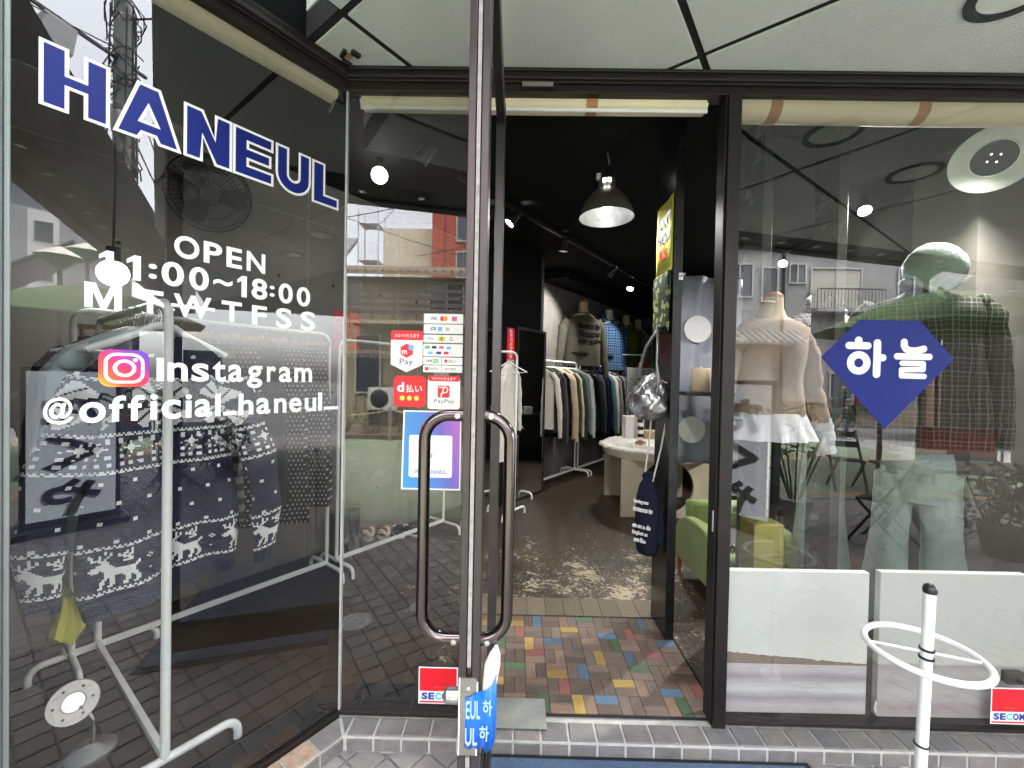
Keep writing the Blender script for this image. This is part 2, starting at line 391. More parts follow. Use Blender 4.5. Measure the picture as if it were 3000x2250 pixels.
# ---- tiled step along the shop front
m_grout = M('pale_grout', (.44, .43, .405), .9, var=.2, scale=20)
b = MB(); b.slab([(-.749, 1.69), (3.2, 1.69), (3.2, 1.93), (-.749, 1.93)], -.02, .0585)
kerb = tag(b.build('step', m_grout), kind='structure')
lp = [P(0, 0, .113), P(1.6, 0, .113), P(1.6, 0, -.02), P(0, 0, -.02)]
b = MB(); b.slab([(p.x, p.y) for p in lp], -.021, .0572); kl = tag(b.build('step', m_grout), kind='structure')
def strip_tiles(parent, T, xs, y0, y1, seed):
    """top and riser tiles of one run; T maps run coordinates to the world"""
    random.seed(seed)
    for x0, x1 in xs:
        for top in (True, False):
            mi = random.choices(range(3), (4, 3, 1))[0]; q = [(x0, y0), (x1, y0), (x1, y1), (x0, y1)] if top else [(x0, .001), (x1, .001), (x1, .049), (x0, .049)]
            if seed == 2 and x0 < -.74:                                    # mitred where the two runs meet
                if not top: continue
                q = [(-.684, 1.700), (-.684, 1.782), (-.731, 1.782)]
            if seed == 3 and x1 > -.05: q = [(x0, y0), (-.058, y0), (-.018, y1), (x0, y1)] if top else [(x0, .001), (-.056, .001), (-.056, .049), (x0, .049)]
            t = bevel_tile(q, -.009, 0, .0018)
            vs = [(v[0], v[1], v[2]+.0645) for v in t.v] if top else [(v[0], y0-.004-v[2]-.004, v[1]) for v in t.v]
            n = MB(); fs = t.f if top else t.f
            n.add([T @ Vector(v) for v in vs], fs); o = n.build('tile', (m_rust if (seed == 3 and top and abs(x0+.30) < .08) else m_ktile[mi]), parent)
xs = []; x = -.7375
xs.append((-.742, -.683))
x = -.672
while x < 3.0: xs.append((x, x+.105)); x += .1155
strip_tiles(kerb, Matrix.Identity(4), xs, 1.694, 1.782, 2)
T = Matrix.Translation(C0) @ Matrix.Rotation(PANE_RZ, 4, 'Z')
xs = [(-.0-.145-.1155*k, -.04-.1155*k) for k in range(12)]
strip_tiles(kl, T, xs, -.111, -.022, 3)
random.seed(11)

# ================================================================== soffit, beam, upper storey
HE1 = .83
def soff_clip(q):
    for a, b_, c in ((0, -1, -1.795), (.427, 1, .781), (.265, 1, .47)):
        q = clip(q, a, b_, c) if len(q) > 2 else q
    return q
OUT = clip(clip([(-6, 1.9), (-6, -4), (7.5, -4), (7.5, 1.9)], E2.x, E2.y, -1.66), 0, -1, -1.795)
base = soff_clip(OUT)
far = clip(clip(clip(OUT, .265, 1, .47), -E2.x, -E2.y, 1.95), -E1.x, -E1.y, -HE1)
inter = [q for q in (clip(base, E1.x, E1.y, HE1), clip(clip(base, -E1.x, -E1.y, -HE1), E2.x, E2.y, -1.43), far) if len(q) > 2]
b = MB()
for q in inter: b.slab(q, 2.8695, 2.97)
sof = tag(b.build('soffit', m_dark), kind='structure')
b = MB()
for q in inter: b.slab(q, 2.98, 7.5)
tag(b.build('upper_storey', M('storey_white_panel', (.72, .72, .70), .6)), 'upper storey of the shop building above the panelled soffit', 'building')
l1 = [-3.81, -2.88, -1.95, -1.02, -.09, .845, 1.80, 2.9]; l2 = [-6.2, -5.0, -3.8, -2.6, -1.43, -.417, .787, 1.908, 3.08, 4.25, 5.4, 6.6, 7.8]
GAP = .014
for i in range(len(l1)-1):
    for j in range(len(l2)-1):
        a0, a1, b0, b1 = l1[i]+GAP, l1[i+1]-GAP, l2[j]+GAP, l2[j+1]-GAP
        q = [tuple(G(a, c))[:2] for a, c in ((a0, b0), (a1, b0), (a1, b1), (a0, b1))]
        if l1[i+1] <= .86 and l2[j+1] < -1.4:
            q = clip(clip(q, .265, 1, .47), -E2.x, -E2.y, 1.955) if l2[j] < -2 else []
        else: q = soff_clip(q)
        q = clip(q, E2.x, E2.y, -1.655) if len(q) > 2 else q
        if len(q) < 3: continue
        n = MB(); n.slab(q, 2.86, 2.869); o = n.build('panel', m_soffit, sof, bevel=.002)
b = MB(); b.slab([(-3.2, 3.2), (-.75, 1.8), (7.5, 1.8), (7.5, 10.5), (-3.2, 10.5)], 3.32, 7.5); tag(b.build('upper_storey', MATS['storey_white_panel']), 'unseen upper storey over the sales room, added to block sky and sun', 'building')  # unseen mass, added to keep sun and sky off the shop
for x, y in ((0.811, 1.694), (1.036, 1.533), (0.770, 1.787)):
    n = MB(); n.lathe([(.007, 0), (.006, -.004), (.001, -.005)], n=12); o = n.build('screw', MATS['storey_white_panel'], sof, smooth=50, fix=True); o.location = (x, y, 2.8685)
# cut-outs of the recessed lights: dark ring and pale dish under the panels
for x, y, lab in ((1.625, 1.39, 'round recessed light with black ring in the soffit by the wide window'), (2.42, .99, 'farther round recessed light of the soffit, seen only as a reflection')):
    t = thing('recessed_light', lab, 'ceiling light', (x, y, 2.86), 0, 'recessed lights in the soffit')
    b = MB(); b.lathe([(.135, .0), (.135, -.006), (.105, -.006), (.105, .0)], n=40); b.build('ring', m_black, t, smooth=40, fix=True)
    b = MB(); b.lathe([(.104, -.002), (.09, -.0035), (.05, -.005), (.001, -.0055)], n=32); b.build('dish', m_white, t, smooth=60, fix=True)
d = Vector((1, -.265, 0)).normalized(); nn = Vector((.265, 1, 0)).normalized()
def bq(c0, c1, x0=-9, x1=10): return [(x0, c0-.265*x0), (x1, c0-.265*x1), (x1, c1-.265*x1), (x0, c1-.265*x0)]
b = MB(); b.slab(bq(-.45, .0), 3.05, 3.87); beam = b.build('arcade_beam', m_beam); tag(beam, 'long dark stained concrete beam crossing above the pavement', 'beam')
b = MB(); b.slab(bq(-.30, -.27, -9, 10), 3.03, 3.0495); b.build('joint_strip', m_dark, beam)
b = MB()
for i in range(26): b.slab([(-4+i*.45, -.15-.265*(-4+i*.45)), (-4+i*.45+.05, -.15-.265*(-4+i*.45)), (-4+i*.45+.05, -.10-.265*(-4+i*.45)), (-4+i*.45, -.10-.265*(-4+i*.45))], 3.035, 3.0495)
b.build('bolt', m_steel, beam)['kind'] = 'stuff'
# small dark door holder pieces on the soffit corner
t = thing('soffit_bracket', 'three small dark blocks round a brown one on the soffit above the glass corner', 'bracket', (-.715, 1.715, 2.86), R(-40))
for x, y, w, h, rz in ((-.035, .012, .016, .04, 0), (0, -.022, .045, .016, -8), (.038, .012, .022, .036, 5)):
    n = MB(); n.box(-w/2, w/2, -h/2, h/2, -.014, 0); o = n.build('block', m_black, t, bevel=.002); o.location = (x, y, 0); o.rotation_euler.z = R(rz)
n = MB(); n.box(-.014, .014, -.012, .012, -.01, 0); n.build('wood_block', M('raw_wood', (.42, .26, .10), .7, var=.3), t, bevel=.001)

# ================================================================== shop front
sf = thing('glazed_storefront', 'dark bronze glazed shop front with an angled window, a fixed pane and a wide window', 'shop front', (0, 0, 0))
def frame_part(name, fn, mat, bevel=.002): n = MB(); fn(n); return n.build(name, mat, sf, bevel=bevel)
frame_part('header', lambda n: (n.box(-.745, 3.2, 1.772, 1.85, 2.80, 2.858), n.box(-.745, 3.2, 1.782, 1.85, 2.765, 2.80)), m_bronze)
frame_part('header_bead', lambda n: (n.box(-.74, 3.2, 1.764, 1.7718, 2.812, 2.824), n.box(-.74, 3.2, 1.764, 1.7718, 2.845, 2.857)), m_black)
TP = Matrix.Translation(C0) @ Matrix.Rotation(PANE_RZ, 4, 'Z')
frame_part('angled_header', lambda n: (n.box(-1.7, -.02, -.03, .05, 2.80, 2.858, 0, TP), n.box(-1.7, -.012, -.02, .05, 2.765, 2.80, 0, TP)), m_bronze)
frame_part('angled_header_bead', lambda n: n.box(-1.7, -.03, -.038, -.0302, 2.812, 2.826, 0, TP), m_black)
frame_part('sill', lambda n: (n.box(-.749, -.115, 1.783, 1.83, .0588, .084), n.box(.926, 3.2, 1.783, 1.83, .0588, .084)), m_bronze)
frame_part('sill_lip', lambda n: (n.box(-.745, -.115, 1.776, 1.7828, .0646, .070), n.box(.926, 3.2, 1.776, 1.7828, .0646, .074)), M('sill_edge', (.33, .32, .31), .35, .8, var=.3), .001)
frame_part('angled_sill', lambda n: n.box(-1.7, -.006, -.02, .03, .0588, .084, 0, TP), m_bronze)
frame_part('inner_curb', lambda n: (n.box(-.70, -.17, 1.8302, 1.93, .06, .105), n.box(-1.7, -.05, .0302, .13, .06, .105, 0, TP)), m_blackwall)
frame_part('mullion', lambda n: n.box(.872, .926, 1.772, 1.862, .060, 2.7648), m_bronze)
frame_part('mullion_cover', lambda n: n.box(.8665, .8718, 1.79, 1.858, .066, 2.764), m_black, .001)
frame_part('door_jamb', lambda n: n.box(-.165, -.1155, 1.772, 1.85, .06, 2.7648), m_bronze)
n = MB(); n.prism([(-.004, .075), (.004, .075), (.004, .165), (-.004, .165)], -.001, .004); n.build('strike_plate', m_steel, sf).location = (.862, 1.80, .83)
bpy.data.objects['strike_plate'].rotation_euler = (0, 0, R(90))
frame_part('glass_seam', lambda n: n.box(-.7535, -.7445, 1.7905, 1.8095, .084, 2.766), m_silicone, .001)
n = MB(); n.box(-.743, -.166, 1.796, 1.804, .082, 2.768); n.build('window_pane', m_glass, sf)
n = MB(); n.box(.927, 3.2, 1.796, 1.804, .082, 2.768); n.build('window_pane', m_glass, sf)
n = MB(); n.box(-.928, -.006, -.004, .004, .082, 2.768, 0, TP); n.build('window_pane', m_glass, sf)
frame_part('edge_trim', lambda n: (n.box(-.941, -.9285, -.012, .02, .0842, 2.7648, 0, TP),), M('pale_aluminium', (.26, .29, .28), .4, .5, var=.1, scale=10))
frame_part('edge_post', lambda n: (n.box(-1.05, -.9415, -.03, .06, .0842, 2.7648, 0, TP),), M('grey_post', (.10, .105, .105), .4, .3, var=.2, scale=6))
# wall that carries on beyond the angled window
n = MB(); n.box(-4.5, -1.0505, -.02, .16, .0, 6, 0, TP); tag(n.build('side_wall', m_beam), kind='structure')

# ---- door, standing open towards the street
dr = thing('shop_door', 'tall bronze framed glass door standing open with a long pull handle', 'door', (-.0895, 1.80, 0), 0)
DL, DT = .92, .0225
n = MB(); n.box(-DT, -.006, -DL, -DL+.055, .08, 2.70); n.box(.006, DT, -DL, -DL+.055, .08, 2.70); n.box(-.006, .006, -DL+.008, -DL+.055, .08, 2.70); n.build('lock_stile', m_bronze_l, dr, bevel=.0025)
n = MB(); n.box(-DT, DT, -.058, -.003, .08, 2.70); n.build('hinge_stile', m_bronze_l, dr, bevel=.003)
n = MB(); n.box(-DT+.002, DT-.002, -DL+.0552, -.0582, 2.61, 2.70); n.build('top_rail', m_black, dr, bevel=.002)
n = MB(); n.box(-DT+.002, DT-.002, -DL+.0552, -.0582, .08, .20); n.build('bottom_rail', m_bronze, dr, bevel=.002)
n = MB(); n.box(-.004, .004, -DL+.0552, -.0582, .2002, 2.6098); n.build('door_glass', m_doorglass, dr)
for s, e in ((-1, 0), (1, 0)):
    n = MB(); n.box(s*.0065 if s > 0 else -.010, .010 if s > 0 else -.0065, -DL+.056, -.059, .2004, .222); n.box(s*.0065 if s > 0 else -.010, .010 if s > 0 else -.0065, -DL+.056, -DL+.068, .2225, 2.6); n.build('gasket', m_black, dr)
n = MB(); n.box(-.004, .004, -DL-.001, -DL+.006, .93, 2.69); n.box(-.0045, .0045, -DL-.001, -DL+.006, .09, .735); n.build('weather_strip', M('pale_weather_strip', (.27, .255, .245), .8, var=.35, scale=60), dr)
# lock plate with screws and thumb turn
n = MB(); n.prism(rrect(-.0175, .0175, .742, .908, .003), -DL-.0035, -DL+.001); lk = n.build('lock_plate', M('nickel', (.34, .325, .30), .36, .85, var=.12, scale=20), dr, bevel=.0008)
n = MB(); n.prism([(-.0075, .806), (.0075, .806), (.0075, .842), (-.0075, .842)], -DL-.0055, -DL-.0034); n.build('bolt', m_steel, lk, bevel=.001)
n = MB(); n.box(-.0205, -.0178, -DL-.004, -DL-.001, .742, .908); n.box(.0178, .0205, -DL-.004, -DL-.001, .742, .90); n.build('plate_edge', m_white, lk)
for z in (.765, .885):
    n = MB(); n.lathe([(.0048, 0), (.0048, .0018), (.003, .0028), (.0005, .0028)], n=14, T=Matrix.Rotation(R(90), 4, 'X')); n.box(-.0035, .0035, -.0033, -.0025, -.0006, .0006); n.box(-.0006, .0006, -.0034, -.0026, -.0035, .0035)
    o = n.build('screw', m_steel, lk, smooth=40); o.location = (0, -DL-.0034, z)
n = MB(); n.tube([(-DT-.002, 0, .0), (-DT-.028, 0, .0)], [.017, .016], 18); n.tube([(-DT-.0285, 0, 0), (-DT-.034, 0, 0)], [.0165, .012], 18); o = n.build('lock_cylinder', m_steel, dr, smooth=40); o.location = (0, -DL+.03, .845)
n = MB(); n.box(DT+.001, DT+.02, -.018, .018, -.024, .024); n.box(DT+.0205, DT+.036, -.007, .007, -.020, .020); o = n.build('thumb_turn', m_steel, dr, bevel=.003); o.location = (0, -DL+.034, .80)
def pull(sgn, reach):
    n = MB(); y = -DL+.032; z0, z1, rc = .972, 1.466, .055; pts = []
    x0, x1 = sgn*DT, sgn*reach
    pts.append((x0, y, z1))
    for i in range(9): a = R(90*i/8); pts.append((x1-sgn*rc+sgn*rc*math.sin(a), y, z1-rc+rc*math.cos(a)))
    for i in range(9): a = R(90*i/8); pts.append((x1-sgn*rc+sgn*rc*math.cos(a), y, z0+rc-rc*math.sin(a)))
    pts.append((x0, y, z0))
    n.tube(pts, .0145, 16, flat=.9); o = n.build('handle', m_chrome, dr, smooth=50)
    for z in (z0, z1):
        k = MB(); k.lathe([(.0065, 0), (.006, .002), (.001, .0028)], n=14, T=Matrix.Rotation(R(90), 4, 'X')); k.box(-.004, .004, -.0034, -.0026, -.0007, .0007); k.box(-.0007, .0007, -.0035, -.0027, -.004, .004)
        q = k.build('screw', m_steel, o, smooth=40); q.location = (x0+sgn*.014, y-.0142, z)
pull(-1, .110); pull(1, .078)
n = MB(); n.prism(rrect(.0045, .0052, 1.50, 1.665, .0002, 1), -DL+.075, -DL+.25); o = n.build('sticker_back', m_vinyl, dr)
n = MB()
for k, z in enumerate((1.515, 1.545, 1.575, 1.60, 1.63, 1.65)): n.box(.0053, .0058, -DL+.085, -DL+.085+(.04 if k % 2 else .10), z-.006, z+.006)
n.build('sticker_print', m_ink, dr)
# paper wedge and the blue tape with letters wrapped round it
m_paper = M('folded_paper', (.74, .72, .66), .8, var=.08, scale=30, bump=.1, bscale=60)
pw = thing('paper_wedge', 'folded white paper stuck behind the blue tape on the door edge', 'paper', (-.0895+DT, 1.80-DL, 0))
rings = []
for z, xo, w, yy in ((.835, .004, .024, .012), (.88, .006, .03, .012), (.93, .010, .034, .012), (.952, .020, .024, .012), (.962, .028, .012, .012)):
    rings.append([(xo+w*.5*(1+math.cos(2*PI*q/12)), yy+.017*math.sin(2*PI*q/12)+.004*math.sin(q*3+z*60), z) for q in range(12)])
n = MB(); n.loft(rings); n.build('roll', m_paper, pw, smooth=60)
n = MB()
for k in range(4): n.box(.016+k*.006, .0165+k*.006, -.0085+.0008*k, -.0065+.0008*k, .85+.01*k, .93)
n.build('fold', M('paper_fold', (.5, .48, .43), .8), pw)
m_tape = M('blue_tape', (.012, .13, .62), .28, var=.1, scale=30, bump=.15, bscale=50)
m_tape_l = M('pale_blue_print', (.30, .45, .85), .35, var=.05)
tp = thing('blue_tape', 'strip of blue printed plastic wrapped round the lock and paper', 'tape', (-.0895, 1.80-DL, 0))
prof = [(-.006, -.0062), (.004, -.0066), (.014, -.007), (.024, -.008), (.032, -.012), (.040, -.015), (.050, -.013), (.058, -.005), (.060, .008), (.058, .022)]
lo = [.762, .758, .764, .757, .77, .758, .765, .775, .79, .80]; hi = [.868, .870, .878, .884, .888, .893, .90, .912, .922, .925]
vs = []; fs = []; K = len(prof)
for k, (x, y) in enumerate(prof): vs += [(x, y, lo[k]), (x, y, (lo[k]+hi[k])/2), (x, y+.0, hi[k])]
for k in range(K-1):
    for q in range(2): fs.append((k*3+q, k*3+3+q, k*3+4+q, k*3+1+q))
n = MB(); n.add(vs, fs); o = n.build('strip', m_tape, tp, smooth=60); sm = o.modifiers.new('thick', 'SOLIDIFY'); sm.thickness = .0012; sm.offset = -1
text('EUL', (-.004, .027, .825, .864), -.0092, m_tape_l, tp, bold=.02)
text('UL', (-.005, .021, .768, .806), -.0090, m_tape_l, tp, bold=.02)
for body, x0, z0, x1 in (('하', .032, .84, .052), ('하', .026, .785, .046)): text(body, (x0, x1, z0, z0+.034), -.0178, m_tape_l, tp, bold=.02)
# door closer and top pivot
n = MB(); n.box(0, .13, 1.752, 1.7635, 2.775, 2.79); n.box(.10, .13, 1.750, 1.7519, 2.777, 2.788); tag(n.build('closer_track', M('dull_aluminium', (.3, .3, .3), .4, .7), bevel=.001), 'slim metal door closer rail on the header above the open door', 'door closer')
n = MB(); n.prism(rrect(-.09, .158, 0, .165, .002), 0, .003); o = n.build('floor_plate', M('brushed_plate', (.40, .43, .41), .42, .8, var=.22, scale=9)); o.rotation_euler = (R(-90), 0, 0); o.location = (0, 1.735, .074)
tag(o, 'grey metal pivot plate with screws on the threshold beside the door', 'floor plate')
for x, z in ((.13, .02), (.115, .145)):
    k = MB(); k.lathe([(.006, 0), (.005, .001), (.001, .0012)], n=12, T=Matrix.Rotation(R(90), 4, 'X')); q = k.build('screw', m_steel, o, smooth=40); q.location = (x, 0, z)
# ---- roller blinds
m_blind = M('cream_blind', (.80, .72, .54), .7, var=.1, scale=3, bump=.05, bscale=30)
m_btape = M('brown_tape', (.42, .20, .085), .5, var=.15, scale=12)
def blind(label, loc, rz, x0, x1, tapes, r=.043):
    t = thing('roller_blind', label, 'roller blind', loc, rz, 'rolled up cream blinds behind the header')
    n = MB(); n.tube([(x0, 0, 0), ((x0+x1)/2, .002, -.003), (x1, 0, 0)], r, 20, flat=1); n.build('roll', m_blind, t, smooth=50)
    n = MB(); n.box(x0, x1, -.012, .03, r+.002, r+.02); n.build('rail', M('cream_rail', (.55, .55, .46), .5, var=.15), t, bevel=.002)
    for a in tapes:
        n = MB(); n.tube([(a, 0, -.002), (a+.05, 0, -.002)], r+.0012, 20); n.build('tape', m_btape, t, smooth=50)
    for xe in ((x0+.01, x0-.012), (x1-.01, x1+.012)): n = MB(); n.tube([(xe[0], 0, 0), (xe[1], 0, 0)], r*.6, 14); n.build('end_cap', m_white, t, smooth=40)
    return t
bl = blind('rolled cream blind above the doorway and the fixed pane', (0, 1.858, 2.765), 0, -.70, .80, (.28,), .040)
n = MB(); n.box(-.70, .80, -.046, -.036, -.058, -.042); n.build('bottom_bar', m_vinyl, bl, bevel=.003)
blind('thicker rolled cream blind with two brown tapes behind the wide window', (0, 1.864, 2.756), 0, .935, 2.42, (1.07, 1.70), .055)
blind('rolled cream blind running back along the angled window', tuple(P(0, 2.765, -.06)), PANE_RZ, -1.0, -.035, (), .040)
n = MB()
for k in range(5): n.tube([P(.03+.004*k, 2.74-.012*k+.012*math.sin(a*.7+k), -.06+.02*math.sin(a*.9+k)) for a in range(8)], .0025, 5)
tag(n.build('blind_chain', m_steel), 'tangled bead chain hanging at the blind end in the glass corner', 'chain')

# ================================================================== window lettering
def offset_poly(poly, d):
    k = len(poly); out = []
    for i in range(k):
        p0, p1, p2 = (Vector((*poly[(i+j-1) % k],)) for j in range(3))
        a = (p1-p0).normalized(); b_ = (p2-p1).normalized(); na = Vector((-a.y, a.x)); nb = Vector((-b_.y, b_.x))
        den = 1+na.dot(nb); q = p1+(na+nb)*d/max(.25, den); out.append((q.x, q.y))
    return out
shop = thing('shop_name', 'large royal blue capitals edged in white across the angled window', 'window lettering', tuple(C0), PANE_RZ)
arc_o = [(-.227+.067*math.cos(R(a)), 2.312+.067*math.sin(R(a))) for a in range(180, 361, 15)]
arc_i = [(-.227+.018*math.cos(R(a)), 2.316+.018*math.sin(R(a))) for a in range(360, 179, -20)]
letters = {
 'H': [[(-.882, 2.245), (-.827, 2.245), (-.827, 2.310), (-.799, 2.310), (-.799, 2.245), (-.746, 2.245), (-.746, 2.418), (-.799, 2.418), (-.799, 2.350), (-.827, 2.350), (-.827, 2.418), (-.882, 2.418)]],
 'A': [[(-.740, 2.246), (-.682, 2.246), (-.673, 2.266), (-.646, 2.266), (-.637, 2.246), (-.579, 2.246), (-.632, 2.418), (-.687, 2.418)], [(-.661, 2.347), (-.6735, 2.306), (-.645, 2.306)]],
 'N': [[(-.574, 2.246), (-.522, 2.246), (-.522, 2.328), (-.488, 2.246), (-.437, 2.246), (-.437, 2.417), (-.489, 2.417), (-.489, 2.338), (-.521, 2.417), (-.574, 2.417)]],
 'E': [[(-.435, 2.246), (-.301, 2.246), (-.301, 2.293), (-.384, 2.293), (-.384, 2.309), (-.309, 2.309), (-.309, 2.354), (-.384, 2.354), (-.384, 2.370), (-.302, 2.370), (-.302, 2.417), (-.435, 2.417)]],
 'U': [[(-.294, 2.417)]+arc_o+[(-.160, 2.417), (-.209, 2.417)]+arc_i+[(-.245, 2.417)]],
 'L': [[(-.155, 2.245), (-.040, 2.245), (-.040, 2.292), (-.100, 2.292), (-.100, 2.416), (-.155, 2.416)]]}
for ch, polys in letters.items():
    n = MB(); n.prism(polys, -.0048, -.0041); o = n.build('letter', m_vinyl, shop)
    inner = [offset_poly(polys[0], .0085)]+[offset_poly(q, -.0085) if len(q) > 2 else q for q in polys[1:]]
    if ch == 'A': inner[1] = [(-.661, 2.364), (-.686, 2.298), (-.632, 2.298)]
    n = MB(); n.prism(inner, -.0053, -.0049); n.build('letter_face', m_blue, o)
hrs = thing('opening_hours', 'white opening hours in three lines on the angled window', 'window lettering', tuple(C0), PANE_RZ)
def glyphs(parent, rows, bold):
    for ch, s0, s1, z0, z1 in rows:
        if ch == 'M':
            n = MB(); w, h = s0-s1, z1-z0; n.prism([(-s0+w*a, z0+h*c) for a, c in ((0, 0), (.21, 0), (.21, .66), (.42, 0), (.58, 0), (.79, .66), (.79, 0), (1, 0), (1, 1), (.71, 1), (.5, .34), (.29, 1), (0, 1))], -.0051, -.0046); n.build('letter', m_vinyl, parent); continue
        if ch == '1':
            n = MB(); w, h = s0-s1, z1-z0; n.prism([(-s0+w*.44, z0), (-s1, z0), (-s1, z1), (-s0+w*.52, z1), (-s0, z1-h*.20), (-s0, z1-h*.36), (-s0+w*.44, z1-h*.24)], -.0051, -.0046); n.build('letter', m_vinyl, parent); continue
        text(ch, (-s0, -s1, z0, z1), -.0046, m_vinyl, parent, 'letter', bold=bold)
glyphs(hrs, [('O', .596, .529, 1.916, 1.989), ('P', .517, .464, 1.917, 1.988), ('E', .451, .403, 1.917, 1.987), ('N', .388, .326, 1.917, 1.988),
 ('1', .767, .736, 1.822, 1.895), ('1', .708, .676, 1.822, 1.896), (':', .658, .638, 1.835, 1.880), ('0', .627, .570, 1.821, 1.898), ('0', .556, .502, 1.820, 1.897), ('~', .489, .432, 1.848, 1.870), ('1', .417, .387, 1.820, 1.895), ('8', .371, .318, 1.820, 1.896), (':', .310, .292, 1.838, 1.879), ('0', .278, .225, 1.820, 1.897), ('0', .210, .156, 1.819, 1.896),
 ('M', .796, .718, 1.727, 1.798), ('T', .686, .622, 1.727, 1.799), ('W', .596, .494, 1.727, 1.800), ('T', .464, .402, 1.728, 1.799), ('F', .369, .319, 1.728, 1.797), ('S', .287, .228, 1.725, 1.801), ('S', .194, .134, 1.725, 1.801)], .024)
n = MB(); n.box(-.602, -.484, -.0054, -.0047, 1.757, 1.767); n.build('strike_line', m_vinyl, hrs)
ig = thing('account_name', 'white social media account name beside a rainbow camera icon on the angled window', 'window lettering', tuple(C0), PANE_RZ)
glyphs(ig, [('I', .637, .619, 1.519, 1.592), ('n', .610, .558, 1.519, 1.579), ('s', .547, .499, 1.518, 1.579), ('t', .488, .450, 1.518, 1.590), ('a', .442, .396, 1.518, 1.579), ('g', .383, .332, 1.496, 1.577), ('r', .316, .284, 1.519, 1.577), ('a', .273, .226, 1.517, 1.577), ('m', .215, .145, 1.518, 1.576),
 ('@', .872, .815, 1.400, 1.474), ('o', .805, .751, 1.399, 1.459), ('f', .744, .708, 1.400, 1.476), ('f', .703, .666, 1.400, 1.477), ('i', .652, .634, 1.400, 1.479), ('c', .624, .575, 1.399, 1.461), ('i', .563, .546, 1.400, 1.477), ('a', .538, .490, 1.400, 1.460), ('l', .480, .464, 1.400, 1.477), ('_', .456, .416, 1.401, 1.414), ('h', .409, .361, 1.400, 1.476), ('a', .351, .303, 1.399, 1.459), ('n', .289, .244, 1.400, 1.456), ('e', .234, .186, 1.399, 1.457), ('u', .173, .126, 1.399, 1.455), ('l', .118, .101, 1.400, 1.476), ('_', .093, .029, 1.403, 1.416)], .022)
mi_ = bpy.data.materials.new('rainbow_icon_print'); mi_.use_nodes = True; n_, l_, b_ = nodes(mi_)
t_ = n_.new('ShaderNodeTexCoord'); sp = n_.new('ShaderNodeSeparateXYZ'); l_.new(t_.outputs['Generated'], sp.inputs[0])
v_ = math_n(n_, l_, 'ADD', math_n(n_, l_, 'MULTIPLY', sp.outputs[0], .45), math_n(n_, l_, 'MULTIPLY', sp.outputs[2], .55))
rp = ramp(n_, [(0, (.95, .55, .05)), (.22, (.85, .10, .03)), (.5, (.75, .02, .10)), (.72, (.30, .03, .38)), (1, (.07, .05, .50))]); l_.new(v_, rp.inputs[0]); l_.new(rp.outputs[0], b_.inputs['Base Color']); b_.inputs['Roughness'].default_value = .4
n = MB(); n.prism(rrect(-.767, -.655, 1.502, 1.612, .026), -.0046, -.0041); ic = n.build('camera_icon', mi_, ig)
n = MB(); n.prism([rrect(-.756, -.666, 1.512, 1.602, .028), rrect(-.748, -.674, 1.520, 1.594, .021)[::-1]], -.0051, -.0047)
n.prism([circ(-.711, 1.557, .026), circ(-.711, 1.557, .017)[::-1]], -.0051, -.0047); n.prism(circ(-.687, 1.582, .0055), -.0051, -.0047); n.build('icon_line', m_vinyl, ic)
# blue gem sign on the wide window
gem = thing('gem_sign', 'royal blue gem shaped sign with white Korean syllables on the wide window', 'window sign', (0, 1.796, 0))
n = MB(); n.prism([(1.301, 1.667), (1.58, 1.364), (1.865, 1.668), (1.716, 1.828), (1.46, 1.829)], -.0008, -.0002); n.build('gem', m_blue, gem)
def stroke(n, pts, w, y):
    pts = [Vector(p) for p in pts]; hw = w/2
    for k in range(len(pts)-1):
        a, c = pts[k], pts[k+1]; d_ = (c-a).normalized(); ang = math.degrees(math.atan2(d_.y, d_.x))
        q = [(c.x+hw*math.cos(R(ang+t)), c.y+hw*math.sin(R(ang+t))) for t in range(-90, 91, 18)]+[(a.x+hw*math.cos(R(ang+t)), a.y+hw*math.sin(R(ang+t))) for t in range(90, 271, 18)]
        n.prism(q, y-.00012*k, -.0009)
for name_, strokes in (('syllable', [([(1.459, 1.741), (1.459, 1.722)], .032), ([(1.418, 1.718), (1.498, 1.718)], .030), ([(1.5375, 1.731), (1.5375, 1.597)], .031), ([(1.5375, 1.668), (1.561, 1.668)], .030)]),
                       ('syllable', [([(1.652, 1.737), (1.652, 1.722), (1.660, 1.708), (1.675, 1.701), (1.70, 1.700), (1.722, 1.705), (1.734, 1.709)], .029), ([(1.623, 1.6755), (1.759, 1.6755)], .027), ([(1.645, 1.6465), (1.733, 1.6465), (1.733, 1.6215), (1.643, 1.6185), (1.643, 1.593), (1.738, 1.592)], .0225)])):
    n = MB()
    for i, (p, w) in enumerate(strokes): stroke(n, p, w, -.0014-.0009*i)
    if strokes[0][0][0][0] < 1.6: n.prism([circ(1.462, 1.6445, .050, 32), circ(1.462, 1.6445, .0195, 32)[::-1]], -.0013, -.0009)
    n.build(name_, m_vinyl, gem)

